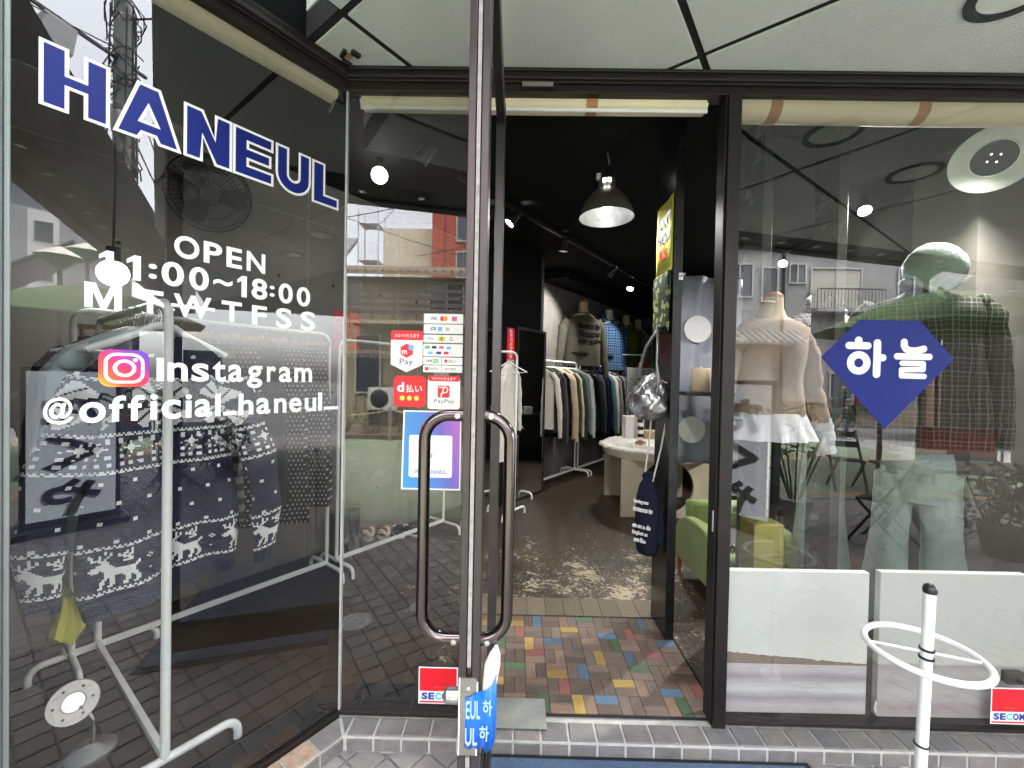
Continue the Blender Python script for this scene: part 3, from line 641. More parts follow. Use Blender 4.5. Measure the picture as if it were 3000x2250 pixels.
# ================================================================== stickers and poster on the fixed pane
m_cyan = M('cyan_print', (.03, .62, .58), .4, var=0); m_navyp = M('navy_print', (.02, .05, .30), .4, var=0); m_orange = M('orange_print', (.85, .32, .02), .4, var=0)
m_yellowp = M('yellow_print', (.85, .68, .08), .4, var=0); m_skyp = M('sky_print', (.16, .45, .80), .4, var=0); m_greenp = M('green_print', (.08, .45, .13), .4, var=0); m_pinkp = M('pink_print', (.75, .10, .35), .4, var=0)
YS = 1.796
def sticker(name, label, cat, polys, mat, y=-.0002, loc=(0, YS, 0), group=None):
    t = thing(name, label, cat, loc, 0, group); n = MB(); n.prism(polys, y-.0005, y); n.build('backing', mat, t); return t
GRP = 'payment stickers on the fixed pane'
t = sticker('payment_sticker', 'white shield sticker with red top and hexagon logo on the fixed pane', 'sticker', [(-.546, 1.60), (-.477, 1.567), (-.408, 1.60), (-.408, 1.741), (-.414, 1.747), (-.541, 1.747), (-.546, 1.741)], m_vinyl, group=GRP)
n = MB(); n.prism([(-.546, 1.706), (-.408, 1.706), (-.408, 1.741), (-.414, 1.747), (-.541, 1.747), (-.546, 1.741)], -.0012, -.0008); n.build('band', m_red, t)
text('メルペイ使えます', (-.53, -.424, 1.717, 1.734), -.0018, m_vinyl, t, bold=.01)
n = MB(); n.prism([(-.477+.031*math.cos(R(a)), 1.66+.031*math.sin(R(a))) for a in range(30, 390, 60)], -.0012, -.0008); n.build('logo', m_red, t)
n = MB(); n.prism(circ(-.457, 1.674, .0125), -.0016, -.0013); n.build('dot', m_skyp, t)
text('m', (-.498, -.476, 1.645, 1.662), -.0018, m_vinyl, t, bold=.02); text('Pay', (-.507, -.449, 1.593, 1.626), -.0014, m_ink, t, bold=.0)
t = sticker('payment_sticker', 'red rounded square sticker with three yellow dots on the fixed pane', 'sticker', rrect(-.531, -.391, 1.417, 1.552, .022), m_red, group=GRP)
text('d', (-.516, -.486, 1.482, 1.524), -.0012, m_vinyl, t, bold=.03); text('払い', (-.478, -.408, 1.480, 1.514), -.0012, m_vinyl, t, bold=.012)
n = MB()
for k in range(3): n.prism(circ(-.4935+.031*k, 1.455, .0105), -.0012, -.0008)
n.build('dot', m_yellowp, t)
t = sticker('payment_sticker', 'white sticker with red header and red script letter by the door edge', 'sticker', rrect(-.383, -.243, 1.410, 1.555, .012), m_vinyl, group=GRP)
n = MB(); n.prism(rrect(-.383, -.243, 1.5305, 1.555, .011), -.0012, -.0008); n.build('band', m_red, t)
text('ペイペイ使えます', (-.366, -.262, 1.535, 1.549), -.0018, m_vinyl, t, bold=.01)
n = MB(); n.prism(rrect(-.340, -.288, 1.460, 1.512, .008), -.0012, -.0008); n.build('logo', m_red, t)
n = MB(); stroke(n, [(-.325, 1.464), (-.312, 1.506)], .005, -.0014); stroke(n, [(-.332, 1.504), (-.305, 1.506), (-.296, 1.498), (-.30, 1.484), (-.325, 1.477)], .005, -.0022); n.build('logo_letter', m_vinyl, t)
text('PayPay', (-.354, -.268, 1.432, 1.453), -.0014, m_ink, t)
rows = [(1.780, 1.822, 'VISA'), (1.736, 1.776, 'JCB'), (1.697, 1.731, 'iD'), (1.638, 1.692, 'mix'), (1.602, 1.634, 'LINE Pay'), (1.569, 1.599, 'PayPay')]
for z0, z1, k in rows:
    lab = {'VISA': 'topmost white card strip with black word and orange circles', 'JCB': 'white card strip with blue square marks, second from the top', 'iD': 'white card strip with a yellow mark in its middle', 'mix': 'taller white strip of tiny coloured transit marks', 'LINE Pay': 'white strip with a green mark below the transit marks', 'PayPay': 'lowest white strip of the card column with red mark'}[k]
    t = sticker('card_strip', lab, 'sticker', rrect(-.405, -.235, z0, z1, .003, 2), m_vinyl, group='card strips on the fixed pane')
    zc = (z0+z1)/2; h = (z1-z0)
    n = MB(); n2 = MB(); n3 = MB()
    if k == 'VISA':
        text('VISA', (-.376, -.346, zc-.006, zc+.007), -.0014, m_navyp, t, bold=.02)
        n.prism(circ(-.324, zc, .0105), -.0012, -.0008); n.build('mark', m_red, t); n2.prism(circ(-.312, zc, .0105), -.0017, -.0013); n2.build('mark', m_orange, t)
        n3.box(-.284, -.262, -.0012, -.0008, zc-.01, zc+.01); n3.build('mark', m_pinkp, t)
    elif k == 'JCB':
        text('JCB', (-.376, -.352, zc-.009, zc+.009), -.0014, m_ink, t, bold=.03); n.box(-.344, -.325, -.0012, -.0008, zc-.01, zc+.01); n.build('mark', m_skyp, t); n2.prism(circ(-.302, zc, .009), -.0012, -.0008); n2.build('mark', M('grey_print', (.45, .5, .55), .5, var=0), t)
    elif k == 'iD':
        text('Pay', (-.385, -.362, zc-.006, zc+.006), -.0014, m_ink, t); n.box(-.342, -.311, -.0012, -.0008, zc-.010, zc+.010); n.build('mark', m_yellowp, t); text('iD', (-.335, -.318, zc-.007, zc+.007), -.0018, m_ink, t, bold=.02); text('G', (-.292, -.278, zc-.008, zc+.008), -.0014, m_ink, t)
    elif k == 'mix':
        for q, (x, z, m) in enumerate(((-.388, .012, m_greenp), (-.358, .012, m_ink), (-.327, .012, m_pinkp), (-.296, .010, m_skyp), (-.375, -.012, m_skyp), (-.338, -.012, m_navyp), (-.306, -.012, m_red))):
            z_ = MB(); z_.prism(rrect(x-.011, x+.011, zc+z-.006, zc+z+.006, .004, 2), -.0012, -.0008); z_.build('mark', m, t)
    elif k == 'LINE Pay':
        text('LINE', (-.392, -.366, zc-.005, zc+.006), -.0014, m_ink, t, bold=.02); n.box(-.363, -.340, -.0012, -.0008, zc-.008, zc+.008); n.build('mark', m_greenp, t); text('Pay', (-.360, -.343, zc-.005, zc+.005), -.0018, m_vinyl, t, bold=.02)
        n2.prism(rrect(-.313, -.300, zc-.007, zc+.007, .003, 2), -.0012, -.0008); n2.build('mark', m_red, t); text('d払い', (-.296, -.262, zc-.006, zc+.007), -.0014, m_ink, t)
    else:
        n.box(-.396, -.382, -.0012, -.0008, zc-.007, zc+.007); n.build('mark', m_red, t); text('PayPay', (-.379, -.338, zc-.006, zc+.006), -.0014, m_ink, t); text('au', (-.312, -.292, zc-.005, zc+.005), -.0014, m_orange, t, bold=.02, italic=.3); text('PAY', (-.287, -.262, zc-.005, zc+.005), -.0014, m_ink, t)
    if k in ('iD', 'LINE Pay', 'PayPay'):
        z_ = MB(); z_.box(-.3265, -.3250, -.0013, -.0008, z0+.001, z1-.001); z_.build('divider', m_ink, t)
mg = bpy.data.materials.new('poster_print'); mg.use_nodes = True; n_, l_, b_ = nodes(mg); t_ = n_.new('ShaderNodeTexCoord'); sp = n_.new('ShaderNodeSeparateXYZ'); l_.new(t_.outputs['Generated'], sp.inputs[0])
v_ = math_n(n_, l_, 'ADD', math_n(n_, l_, 'MULTIPLY', sp.outputs[0], .8), math_n(n_, l_, 'MULTIPLY', sp.outputs[2], .25))
rp = ramp(n_, [(0, (.05, .30, .60)), (.5, (.07, .22, .60)), (.72, (.16, .12, .52)), (.98, (.45, .14, .55))]); l_.new(v_, rp.inputs[0]); l_.new(rp.outputs[0], b_.inputs['Base Color']); b_.inputs['Roughness'].default_value = .35
t = sticker('account_poster', 'blue to violet poster with a white card behind the door handle', 'poster', [(-.493, 1.058), (-.235, 1.058), (-.235, 1.402), (-.487, 1.402)], m_vinyl)
n = MB(); n.prism([(-.486, 1.065), (-.24, 1.065), (-.24, 1.396), (-.480, 1.396)], -.0012, -.0008); n.build('print', mg, t)
n = MB(); n.prism(rrect(-.460, -.272, 1.112, 1.296, .010), -.0017, -.0013); n.build('card', m_vinyl, t)
text('OFFICIAL_HANEUL_', (-.444, -.288, 1.126, 1.146), -.0022, M('card_text', (.10, .22, .45), .5, var=0), t, bold=.012)
n = MB(); n.prism([rrect(-.372, -.358, 1.20, 1.214, .004, 3), circ(-.365, 1.207, .0035, 10)[::-1]], -.0022, -.0018); n.build('card_icon', M('card_icon_print', (.2, .2, .4), .5, var=0), t)
n = MB(); n.prism(rrect(-.410, -.385, 1.318, 1.343, .006), -.0017, -.0013); n.build('icon', m_red, t)
def secom(label, x0, x1, z0, z1, full):
    t = sticker('security_sticker', label, 'sticker', [(x0, z0), (x1, z0), (x1, z1), (x0, z1)], m_vinyl, group='red and white security stickers'); w = x1-x0; h = z1-z0; e = w*.03
    n = MB(); n.prism([(x0+e, z0+h*.345), (x1-e, z0+h*.345), (x1-e, z1-e), (x0+e, z1-e)], -.0012, -.0008); n.build('red_field', m_red, t)
    n = MB(); n.prism([(x0+e, z0+e), (x1-e, z0+e), (x1-e, z0+h*.075), (x0+e, z0+h*.075)], -.0012, -.0008); n.build('red_line', m_red, t)
    mf = M('faint_red_print', (.80, .12, .13), .4, var=0)
    text('Security', (x0+w*.40, x0+w*.74, z0+h*.42, z0+h*.48), -.0018, mf, t); text('by', (x0+w*.53, x0+w*.62, z0+h*.35, z0+h*.41), -.0018, mf, t)
    for k, ch in enumerate('SECOM'): text(ch, (x0+w*(.08+.172*k), x0+w*(.235+.172*k), z0+h*.115, z0+h*.305), -.0013, m_cyan if ch == 'C' else m_navyp, t, bold=.05)
    return t
secom('red and white security sticker low on the fixed pane beside the door', -.402, -.230, .120, .282, 0)
secom('red and white security sticker over the right end of the canvases', 2.072, 2.232, .100, .258, 1)
n = MB(); n.box(2.16, 2.24, 1.81, 1.85, .262, .31); n.lathe([(.014, 0), (.012, .012), (.004, .016)], (2.20, 1.806, .285), 14, T=Matrix.Rotation(R(90), 4, 'X')); tag(n.build('window_sensor', m_black, smooth=35), 'small black sensor block above the right security sticker', 'sensor')

# ================================================================== doormat and ring stand outside
m_carpet = M('blue_carpet', (.018, .065, .15), .95, var=.35, scale=60, bump=.6, bscale=400, sheen=.3)
t = thing('doormat', 'blue carpet doormat with black rubber edge at the step', 'doormat', (0, 0, 0))
n = MB(); n.slab([(-.12, .75), (1.215, .75), (1.215, 1.684), (-.12, 1.684)], .0015, .008); n.build('rubber_edge', M('black_rubber', (.012, .012, .013), .6, var=.1), t, bevel=.002)
n = MB(); n.slab([(-.092, .778), (1.188, .778), (1.188, 1.664), (-.092, 1.664)], .0082, .014); n.build('carpet', m_carpet, t, bevel=.003)
t = thing('ring_stand', 'white metal pole stand with a horizontal ring before the canvases', 'display stand', (1.385, 1.395, 0))
n = MB(); n.tube([(-.008, .0, .02), (0, 0, .30), (.0145, .004, .862)], .0165, 20); n.build('pole', m_white, t, smooth=50)
n = MB(); n.lathe([(.0185, 0), (.0195, .012), (.016, .024), (.008, .030), (.001, .031)], (.0146, .004, .858), 20); n.build('pole_cap', m_black, t, smooth=60)
n = MB(); n.tube([(.008+.155*math.cos(2*PI*k/48), .01+.155*math.sin(2*PI*k/48), .655) for k in range(48)], .0105, 12, closed=True); n.build('ring', m_white, t, smooth=60)
n = MB(); n.tube([(.008-.155*math.cos(R(20)), .01+.155*math.sin(R(20)), .655), (.008+.155*math.cos(R(20)), .01-.155*math.sin(R(20)), .655)], .0045, 10); n.build('cross_bar', m_white, t, smooth=60)
for z in (.668, .640, .345):
    n = MB(); n.lathe([(.0175, -.004), (.021, -.003), (.021, .003), (.0175, .004)], (-.006+.0205*(z/.862), .003, z), 20); n.build('collar', m_black, t, smooth=50)
n = MB(); n.lathe([(.05, 0), (.05, .010), (.02, .018), (.018, .03)], (-.008, 0, .001), 28); n.build('base', m_white, t, smooth=40)
# ================================================================== across the plaza (seen in the glass)
def wallmat(name, c, v=.18, s=1.2): return M(name, c, .85, var=v, scale=s, bump=.12, bscale=30)
m_pane = M('dark_window_glass', (.05, .06, .07), .06, var=.1, scale=2); m_sash = M('window_frame_grey', (.42, .42, .42), .4, var=.05); m_tilero = M('grey_roof_tile', (.17, .175, .185), .55, var=.3, scale=4); m_tiled = M('blue_black_roof_tile', (.03, .04, .06), .35, var=.4, scale=5)
def box_part(name, parent, x0, x1, y0, y1, z0, z1, m, bevel=0): n = MB(); n.box(x0, x1, y0, y1, z0, z1); return n.build(name, m, parent, bevel=bevel)
def window(parent, x, z, w, h, bars=1, y=0, curtain=None):
    f = MB()
    for a, b_, c, d_ in ((x, x+w, z, z+.05), (x, x+w, z+h-.05, z+h), (x, x+.05, z+.05, z+h-.05), (x+w-.05, x+w, z+.05, z+h-.05)): f.box(a, b_, y, y+.07, c, d_)
    for k in range(bars): xx = x+w*(k+1)/(bars+1); f.box(xx-.025, xx+.025, y, y+.06, z+.05, z+h-.05)
    o = f.build('window', m_sash, parent); box_part('pane', o, x+.05, x+w-.05, y+.005, y+.02, z+.05, z+h-.05, curtain or m_pane); return o
def tiles_roof(name, parent, x0, x1, y0, z0, y1, z1, m, pitch=.25):
    n = MB(); n.add([(x0, y0, z0), (x1, y0, z0), (x1, y1, z1), (x0, y1, z1), (x0, y0, z0-.08), (x1, y0, z0-.08), (x1, y1, z1-.08), (x0, y1, z1-.08)], [(0, 1, 2, 3), (4, 7, 6, 5), (0, 4, 5, 1), (1, 5, 6, 2), (2, 6, 7, 3), (3, 7, 4, 0)]); o = n.build(name, m, parent, fix=True)
    n = MB(); k = int((x1-x0)/pitch)
    for i in range(k+1): x = x0+(x1-x0)*i/k; n.tube([(x, y0, z0+.01), (x, y1, z1+.01)], .055, 6)
    n.build('tile_row', m, o)['kind'] = 'stuff'; return o
def house(name, label, x, y, rz, W_, D_, h, m): t = thing(name, label, 'building', (x, y, 0), rz); box_part('wall', t, -W_/2, W_/2, -D_, 0, -.1, h, m); return t
# pale two storey building with balcony and shutter (front faces the shop)
b1 = house('town_house', 'pale grey two storey house with balcony and roller shutter across the plaza', 11.2, -12, 0, 12.5, 6, 6.5, wallmat('pale_grey_render', (.27, .27, .265)))
box_part('parapet', b1, -6.35, 6.35, -6.1, .12, 6.5, 6.68, M('parapet_grey', (.55, .55, .55), .7))
for x, z, w, h, k, c in ((-3.5, 4.7, 1.0, 1.27, 1, None), (-2.2, 4.55, .62, 1.3, 0, None), (-1.2, 5.25, .65, .75, 1, None), (-.4, 4.36, 1.9, 1.5, 1, M('drawn_curtain', (.45, .44, .38), .8)), (2.8, 4.6, 1.2, 1.3, 1, None), (-5.2, 4.6, 1.2, 1.3, 1, None), (2.2, 1.2, 1.0, .9, 3, None), (.4, 1.0, .9, 1.0, 0, None)): window(b1, x, z, w, h, k, 0, c)
bal = MB(); bal.box(-.5, 1.9, 0, .6, 4.16, 4.24); bo = bal.build('balcony', M('balcony_slab', (.3, .3, .3), .7), b1)
n = MB()
for k in range(21): n.box(-.5+k*.12, -.485+k*.12, .58, .595, 4.24, 4.95)
for k in range(5): n.box(-.5, -.485, .05+k*.12, .065+k*.12, 4.24, 4.95)
n.box(-.5, 1.9, .57, .605, 4.95, 4.99); n.build('railing', m_black, bo)['kind'] = 'stuff'
n = MB(); n.tube([(-1.4, .08, 0), (-1.4, .08, 6.5)], .05, 8); n.build('drain_pipe', m_black, b1)
tiles_roof('eave', b1, -5.8, -.9, .9, 3.0, .02, 3.5, m_tilero)
sh_ = box_part('roller_shutter', b1, -4.3, -1.75, .01, .05, .9, 2.95, M('shutter_steel', (.50, .47, .41), .5, .2, var=.08)); n = MB()
for k in range(28): n.box(-4.3, -1.75, .051, .066, .92+k*.072, .92+k*.072+.05)
n.build('slat', M('shutter_steel', (.5, .47, .41)), sh_)['kind'] = 'stuff'
box_part('shop_base', b1, -5.8, 5.8, .011, .03, 0, .899, M('wood_cladding', (.16, .13, .10), .7, var=.3)); box_part('door', b1, 3.8, 4.7, .031, .07, 0, 2.05, M('brown_door', (.13, .07, .045), .5))
for x, m in ((1.4, m_red), (1.75, m_red)): box_part('vending_panel', b1, x, x+.28, .031, .16, .9, 1.75, M('faded_red_metal', (.35, .05, .04), .5, var=.2))
# low beige house with veranda
b2 = house('beige_house', 'low beige house with dark veranda across the planted bed', -3.9, -9.0, 0, 8.4, 5, 4.55, wallmat('beige_cladding', (.34, .29, .19)))
tiles_roof('roof', b2, -4.5, 4.5, .65, 4.55, -2.6, 5.5, M('brown_roof_sheet', (.20, .15, .10), .6)); n = MB()
for k in range(34): n.box(-4.2+k*.25, -4.188+k*.25, .001, .012, .1, 4.5)
n.build('cladding_seam', M('seam_brown', (.24, .20, .13), .9), b2)['kind'] = 'stuff'
for x, z, w, h, k in ((-1.9, 3.6, 1.1, .8, 1), (1.2, 3.5, 1.1, .9, 1), (-2.9, 1.2, 1.3, 1.3, 1), (-1.0, 1.0, .8, 1.8, 0), (1.4, 1.2, 1.5, 1.3, 1)): window(b2, x, z, w, h, k, .013)
ve = box_part('veranda', b2, -.9, 3.6, .014, .9, 3.02, 3.12, M('veranda_slab', (.30, .25, .17), .7))
n = MB()
for z in (3.3, 3.5, 3.7, 3.9): n.box(-.9, 3.6, .86, .89, z, z+.1)
for k in range(8): n.box(-.9+k*.64, -.85+k*.64, .84, .86, 3.12, 4.05)
n.build('railing', M('dark_brown_wood', (.05, .035, .03), .6), ve)['kind'] = 'stuff'
n = MB(); n.tube([(-2.1, .06, .0), (-2.1, .06, 4.5)], .045, 8); n.build('drain_pipe', M('beige_pipe', (.5, .45, .33), .5), b2)
ac = thing('air_conditioner', 'grey air conditioner unit standing by the beige house', 'air conditioner', (-3.9, -8.6, 0)); box_part('casing', ac, -.42, .42, -.15, .15, .55, 1.2, M('ac_grey', (.45, .44, .40), .6), .02)
n = MB(); n.lathe([(.27, 0), (.25, .012), (.06, .02), (.001, .02)], (-.08, .151, .88), 28, T=Matrix.Rotation(R(-90), 4, 'X')); n.build('fan_grille', m_black, ac, smooth=40); box_part('stand', ac, -.4, .4, -.1, .1, 0, .549, m_beam)
b3 = house('cream_block', 'tall cream building with roof railing behind the beige house', -5.65, -18, 0, 2.7, 5, 9.2, wallmat('cream_render', (.55, .50, .38), .1))
n = MB()
for k in range(8): n.box(-1.3+k*.37, -1.27+k*.37, -.06, -.03, 9.2, 10.0)
for z in (9.5, 9.75, 10.0): n.box(-1.3, 1.3, -.065, -.035, z, z+.03)
n.build('roof_railing', m_steel, b3)['kind'] = 'stuff'
b4 = house('red_block', 'tall red brown building beside the cream one', -2.1, -16, 0, 4.0, 5, 12.5, wallmat('red_brown_panel', (.33, .075, .05), .12))
for z in (4.6, 6.2, 7.9, 9.6): 
    for x in (-.85, .6): window(b4, x, z, .8, 1.25, 0)
for x in (-1.4, .2, 1.6): box_part('panel_joint', b4, x, x+.06, .001, .03, 0, 12.4, M('dark_red_joint', (.18, .04, .03), .7))
b5 = house('brown_gable_house', 'orange brown gabled house at the edge of the plaza', -11.1, -11.5, 0, 7.6, 5, 4.9, wallmat('orange_brown_render', (.36, .19, .11)))
n = MB(); n.add([(-4.2, .5, 4.7), (4.3, .5, 4.7), (4.3, -2.5, 7.2), (-4.2, -2.5, 7.2), (-4.2, .5, 4.85), (4.3, .5, 4.85), (4.3, -2.5, 7.35), (-4.2, -2.5, 7.35)], [(0, 1, 2, 3), (7, 6, 5, 4), (0, 4, 5, 1), (1, 5, 6, 2), (2, 6, 7, 3), (3, 7, 4, 0)]); n.build('roof', m_tilero, b5, fix=True)
for x in (-2.5, 0, 2.2): window(b5, x, 2.9, 1.1, 1.2)
ft = thing('fire_stair', 'pale steel fire stair tower rising behind the brown house', 'stair tower', (-8.2, -19.5, 0))
n = MB()
for x in (-.55, .55):
    for y in (-.5, .5): n.box(x-.03, x+.03, y-.03, y+.03, 0, 10.6)
n.build('post', M('pale_steel', (.55, .55, .56), .5), ft)['kind'] = 'stuff'
for k in range(5): box_part('landing', ft, -.55, .55, -.5, .5, 1.8+k*2.0, 1.84+k*2.0, M('pale_steel', (.55, .55, .56)))
n = MB()
for k in range(5):
    for q in range(9): n.box(-.5+q*.12, -.48+q*.12, .47, .49, 1.88+k*2, 2.8+k*2)
n.build('baluster', M('pale_steel', (.55, .55, .56)), ft)['kind'] = 'stuff'
# far flats and dark tiled house seen past the beam
RZF = math.atan2(-.86, -.51)-PI/2+PI
fl = thing('apartment_block', 'distant grey apartment block with balconies beyond the beam', 'building', (33, -19, 0), R(120.7)-PI/2+R(90))
fl.rotation_euler.z = math.atan2(.86, .51)
m_fl = wallmat('apartment_grey', (.30, .30, .31)); box_part('wall', fl, -9, 3.2, -8, 0, 0, 12.0, m_fl); box_part('roof_storey', fl, -9, .8, -8, -.6, 12.0, 13.6, wallmat('slate_panel', (.14, .15, .17)))
for k in range(4):
    z = 2.2+k*2.55; window(fl, -.9, z, .9, 1.4, 0); b_ = box_part('balcony', fl, 1.2, 3.3, .01, 1.1, z-.3, z-.15, m_fl); box_part('balcony_front', b_, 1.2, 3.3, 1.0, 1.1, z-.149, z+.75, m_fl)
box_part('stair_strip', fl, -1.15, .25, .001, .012, .5, 11.9, M('white_panel', (.66, .66, .64), .6))
dh = thing('tiled_house', 'dark tiled old house seen beside the window edge', 'building', (12.9, -8.6, 0), R(150)); box_part('wall', dh, -1.6, 1.6, -3, 0, 0, 3.6, wallmat('brown_board', (.045, .035, .03))); tiles_roof('roof', dh, -1.9, 1.9, .6, 3.4, -1.6, 5.1, m_tiled, .2)
window(dh, -1.2, 1.2, .9, 1.1); window(dh, .3, 1.2, .9, 1.1)
# notice board, lamps
nb = thing('notice_board', 'blue and yellow notice board with panels on the plaza', 'notice board', (6.35, -3.35, 0), math.atan2(-.86, .53)+R(90)-R(180)+R(180)); nb.rotation_euler.z = R(-30.5)+R(180)
m_bb = M('faded_blue_print', (.20, .34, .42), .6, var=.25, scale=4); box_part('board', nb, -.95, .95, -.03, .0, 1.2, 2.62, M('board_grey', (.33, .34, .36), .6)); box_part('header', nb, -.93, .93, .001, .014, 2.40, 2.60, M('faded_yellow_print', (.48, .42, .16), .6, var=.2, scale=6))
for k in range(3):
    for q in range(2): box_part('panel', nb, -.90+k*.61, -.33+k*.61, .001, .012, 1.25+q*.57, 1.77+q*.57, m_bb)
for x in (-.9, .9): n = MB(); n.cyl((x, -.05, 0), (x, -.05, 2.7), .035); n.build('post', M('post_brown', (.10, .07, .06), .6), nb)
def lamp_post(label, x, y, h):
    t = thing('street_lamp', label, 'street lamp', (x, y, 0), 0, 'green shaded lamp posts'); n = MB(); n.cyl((0, 0, 0), (0, 0, h), .05, r2=.035); n.build('pole', M('post_brown', (.10, .07, .06)), t, smooth=50)
    n = MB(); n.lathe([(.03, h), (.10, h+.08), (.33, h+.22), (.335, h+.24)], n=8, cap=False); n.build('glass_bowl', M('green_lamp_glass', (.03, .16, .10), .25, var=.2), t, fix=True); n = MB(); n.lathe([(.34, h+.241), (.15, h+.36), (.03, h+.42), (.001, h+.43)], n=8); n.build('lamp_roof', M('pale_lamp_roof', (.6, .57, .5), .5), t, fix=True)
lamp_post('nearer green shaded lamp post above the notice board', 7.0, -3.65, 3.35); lamp_post('farther green shaded lamp post near the opening hours', 8.2, -3.9, 3.75)
# utility pole with boxes and cable tangle
up = thing('utility_pole', 'concrete utility pole thick with cables behind the beam', 'utility pole', (8.8, -3.62, 0)); n = MB(); n.tube([(0, 0, 0), (0, 0, 12)], [.19, .14], 16); n.build('pole', wallmat('pole_concrete', (.24, .24, .23)), up, smooth=50)
random.seed(31); n = MB()
for k in range(34):
    z = random.uniform(4.5, 9.5); a = random.random()*6.28; r_ = random.uniform(.20, .34); n.tube([(r_*math.cos(a+q*.7)*(1+.3*math.sin(q*1.7+k)), r_*math.sin(a+q*.7)*(1+.3*math.cos(q+k)), z+.25*math.sin(q*.8+k)) for q in range(9)], .014, 5)
for k in range(10): a = random.random()*6.28; n.tube([(.22*math.cos(a), .22*math.sin(a), 3.5+k*.3), (.26*math.cos(a+.2), .26*math.sin(a+.2), 6), (.21*math.cos(a), .21*math.sin(a), 9.5)], .018, 5)
n.build('cable_bundle', m_black, up)['kind'] = 'stuff'
n = MB()
for k in range(18): a = 0 if k % 2 else PI; n.cyl((.17*math.cos(a), .1*(k % 2), 2.4+k*.4), (.42*math.cos(a), .1*(k % 2), 2.4+k*.4), .012, 6)
n.build('step_bolt', m_steel, up)['kind'] = 'stuff'
n = MB(); n.box(-.24, .24, -.16, .16, -.28, .28); o = n.build('terminal_box', M('box_grey', (.30, .30, .30), .5, var=.15, scale=3), up, bevel=.02); o.location = (-1.05, -.55, 8.0); o.rotation_euler = (0, R(8), R(40))
n = MB(); n.box(-.15, .15, -.12, .12, -.22, .22); o = n.build('terminal_box', M('box_grey', (.3, .3, .3)), up, bevel=.02); o.location = (-.30, .12, 6.9); o.rotation_euler = (0, R(-12), R(20))
n = MB(); n.bar((-1.6, -.8, 8.35), (.4, .25, 8.35), .06, .06); n.build('cross_arm', m_black, up)
def cable(label, a, b_, sag, r_=.014):
    a, b_ = Vector(a), Vector(b_); n = MB(); n.tube([a.lerp(b_, k/16)-Vector((0, 0, sag*4*(k/16)*(1-k/16))) for k in range(17)], r_, 5); tag(n.build('overhead_cable', m_black), label, 'cable', 'overhead cables')
cable('overhead cable from the utility pole over the plaza to the brown house', (8.8, -3.6, 8.6), (-9.5, -11.6, 6.9), .9); cable('lower overhead cable from the pole to the beige house roof', (8.8, -3.6, 7.6), (-3.5, -10.5, 5.6), .5); cable('overhead cable crossing to the pale grey house', (8.8, -3.6, 7.9), (10, -12, 6.6), .3, .02)
cable('thick overhead cable running along the street past the beam', (8.8, -3.6, 7.2), (30, -9, 7.6), .5, .02); cable('second overhead cable along the street, slightly higher', (8.8, -3.6, 8.4), (30, -9.6, 8.6), .5, .016); cable('steep overhead cable dropping to the fire stair', (-2.6, -8.4, 7.8), (-8, -19, 9.5), .3); cable('overhead cable slanting down before the cream building', (-9.5, -13, 8.9), (-1.2, -9.8, 5.3), .2); cable('topmost overhead cable rising from the pole across the street', (8.8, -3.6, 9.3), (4, 14, 12), .3, .02)
# bed with shrubs and rope
random.seed(17)
def shrub(name, label, x, y, w, h, cols, n_l=260, group='shrubs in the planted bed', leaf=.05):
    t = thing(name, label, 'shrub', (x, y, 0), 0, group); n = MB()
    for k in range(9): a = random.random()*6.28; n.tube([(0, 0, 0), (w*.3*math.cos(a), w*.3*math.sin(a), h*.5), (w*.48*math.cos(a), w*.48*math.sin(a), h*.9)], [.014, .009, .004], 5)
    n.build('stem', M('shrub_wood', (.10, .07, .05), .9), t); n = MB()
    for k in range(n_l):
        a = random.random()*6.28; e = random.random()**.6; zz_ = h*(.15+.85*random.random()); r_ = w*.5*e*(1-.55*abs(zz_/h-.5)); c = Vector((r_*math.cos(a), r_*math.sin(a), zz_)); u = Vector((random.gauss(0, 1), random.gauss(0, 1), random.gauss(0, .6))).normalized(); v = u.orthogonal().normalized(); s = leaf*random.uniform(.7, 1.4)
        n.add([c-u*s*.5, c+v*s*.28, c+u*s*.5, c-v*s*.28], [(0, 1, 2, 3)], random.randrange(len(cols)))
    n.build('foliage', cols, t)['kind'] = 'stuff'; return t
gl_ = [M('leaf_green_%d' % k, c, .6, var=.3, scale=9) for k, c in enumerate(((.05, .09, .025), (.08, .12, .03), (.12, .13, .04), (.16, .10, .04)))]
n = MB(); n.slab([(-7, -8.2), (2.2, -8.2), (2.2, -6.45), (-7, -6.45)], -.01, .10); n.build('planted_bed', M('bed_soil', (.10, .075, .05), .95, var=.4, scale=5, bump=.5, bscale=20)); tag(bpy.data.objects['planted_bed'], kind='structure')
for k, (x, y, w, h, lab) in enumerate(((-4.4, -7.0, .9, .85, 'tall shrub at the outer end of the planted bed'), (-3.6, -6.85, .8, .55, 'low yellowish shrub in front of the air conditioner'), (-2.9, -7.1, .7, .7, 'rounded shrub in the middle of the planted bed'), (-2.2, -6.9, .9, .5, 'low shrub beside the rounded one'), (-1.2, -7.0, .8, .8, 'shrub near the reflected door handle'), (.2, -7.1, .9, .7, 'shrub at the inner end of the planted bed'))): shrub('shrub', lab, x, y, w, h, gl_ if k % 2 else gl_[1:], 320)
rp_ = thing('rope_fence', 'low rope fence hung between short posts before the planted bed', 'rope fence', (0, -6.3, 0))
for x in (-5.6, -3.0, -.4, 2.0): n = MB(); n.cyl((x, 0, 0), (x, 0, .8), .045); n.build('post', M('grey_wood', (.22, .18, .14), .8), rp_, smooth=50)
n = MB()
for a in (-5.6, -3.0, -.4): 
    e = 2.0 if a > -1 else a+2.6; n.tube([(a+(e-a)*k/14, 0, .74-.16*4*(k/14)*(1-k/14)) for k in range(15)], .016, 6)
n.build('rope', M('sisal_rope', (.45, .36, .18), .9), rp_)['kind'] = 'stuff'
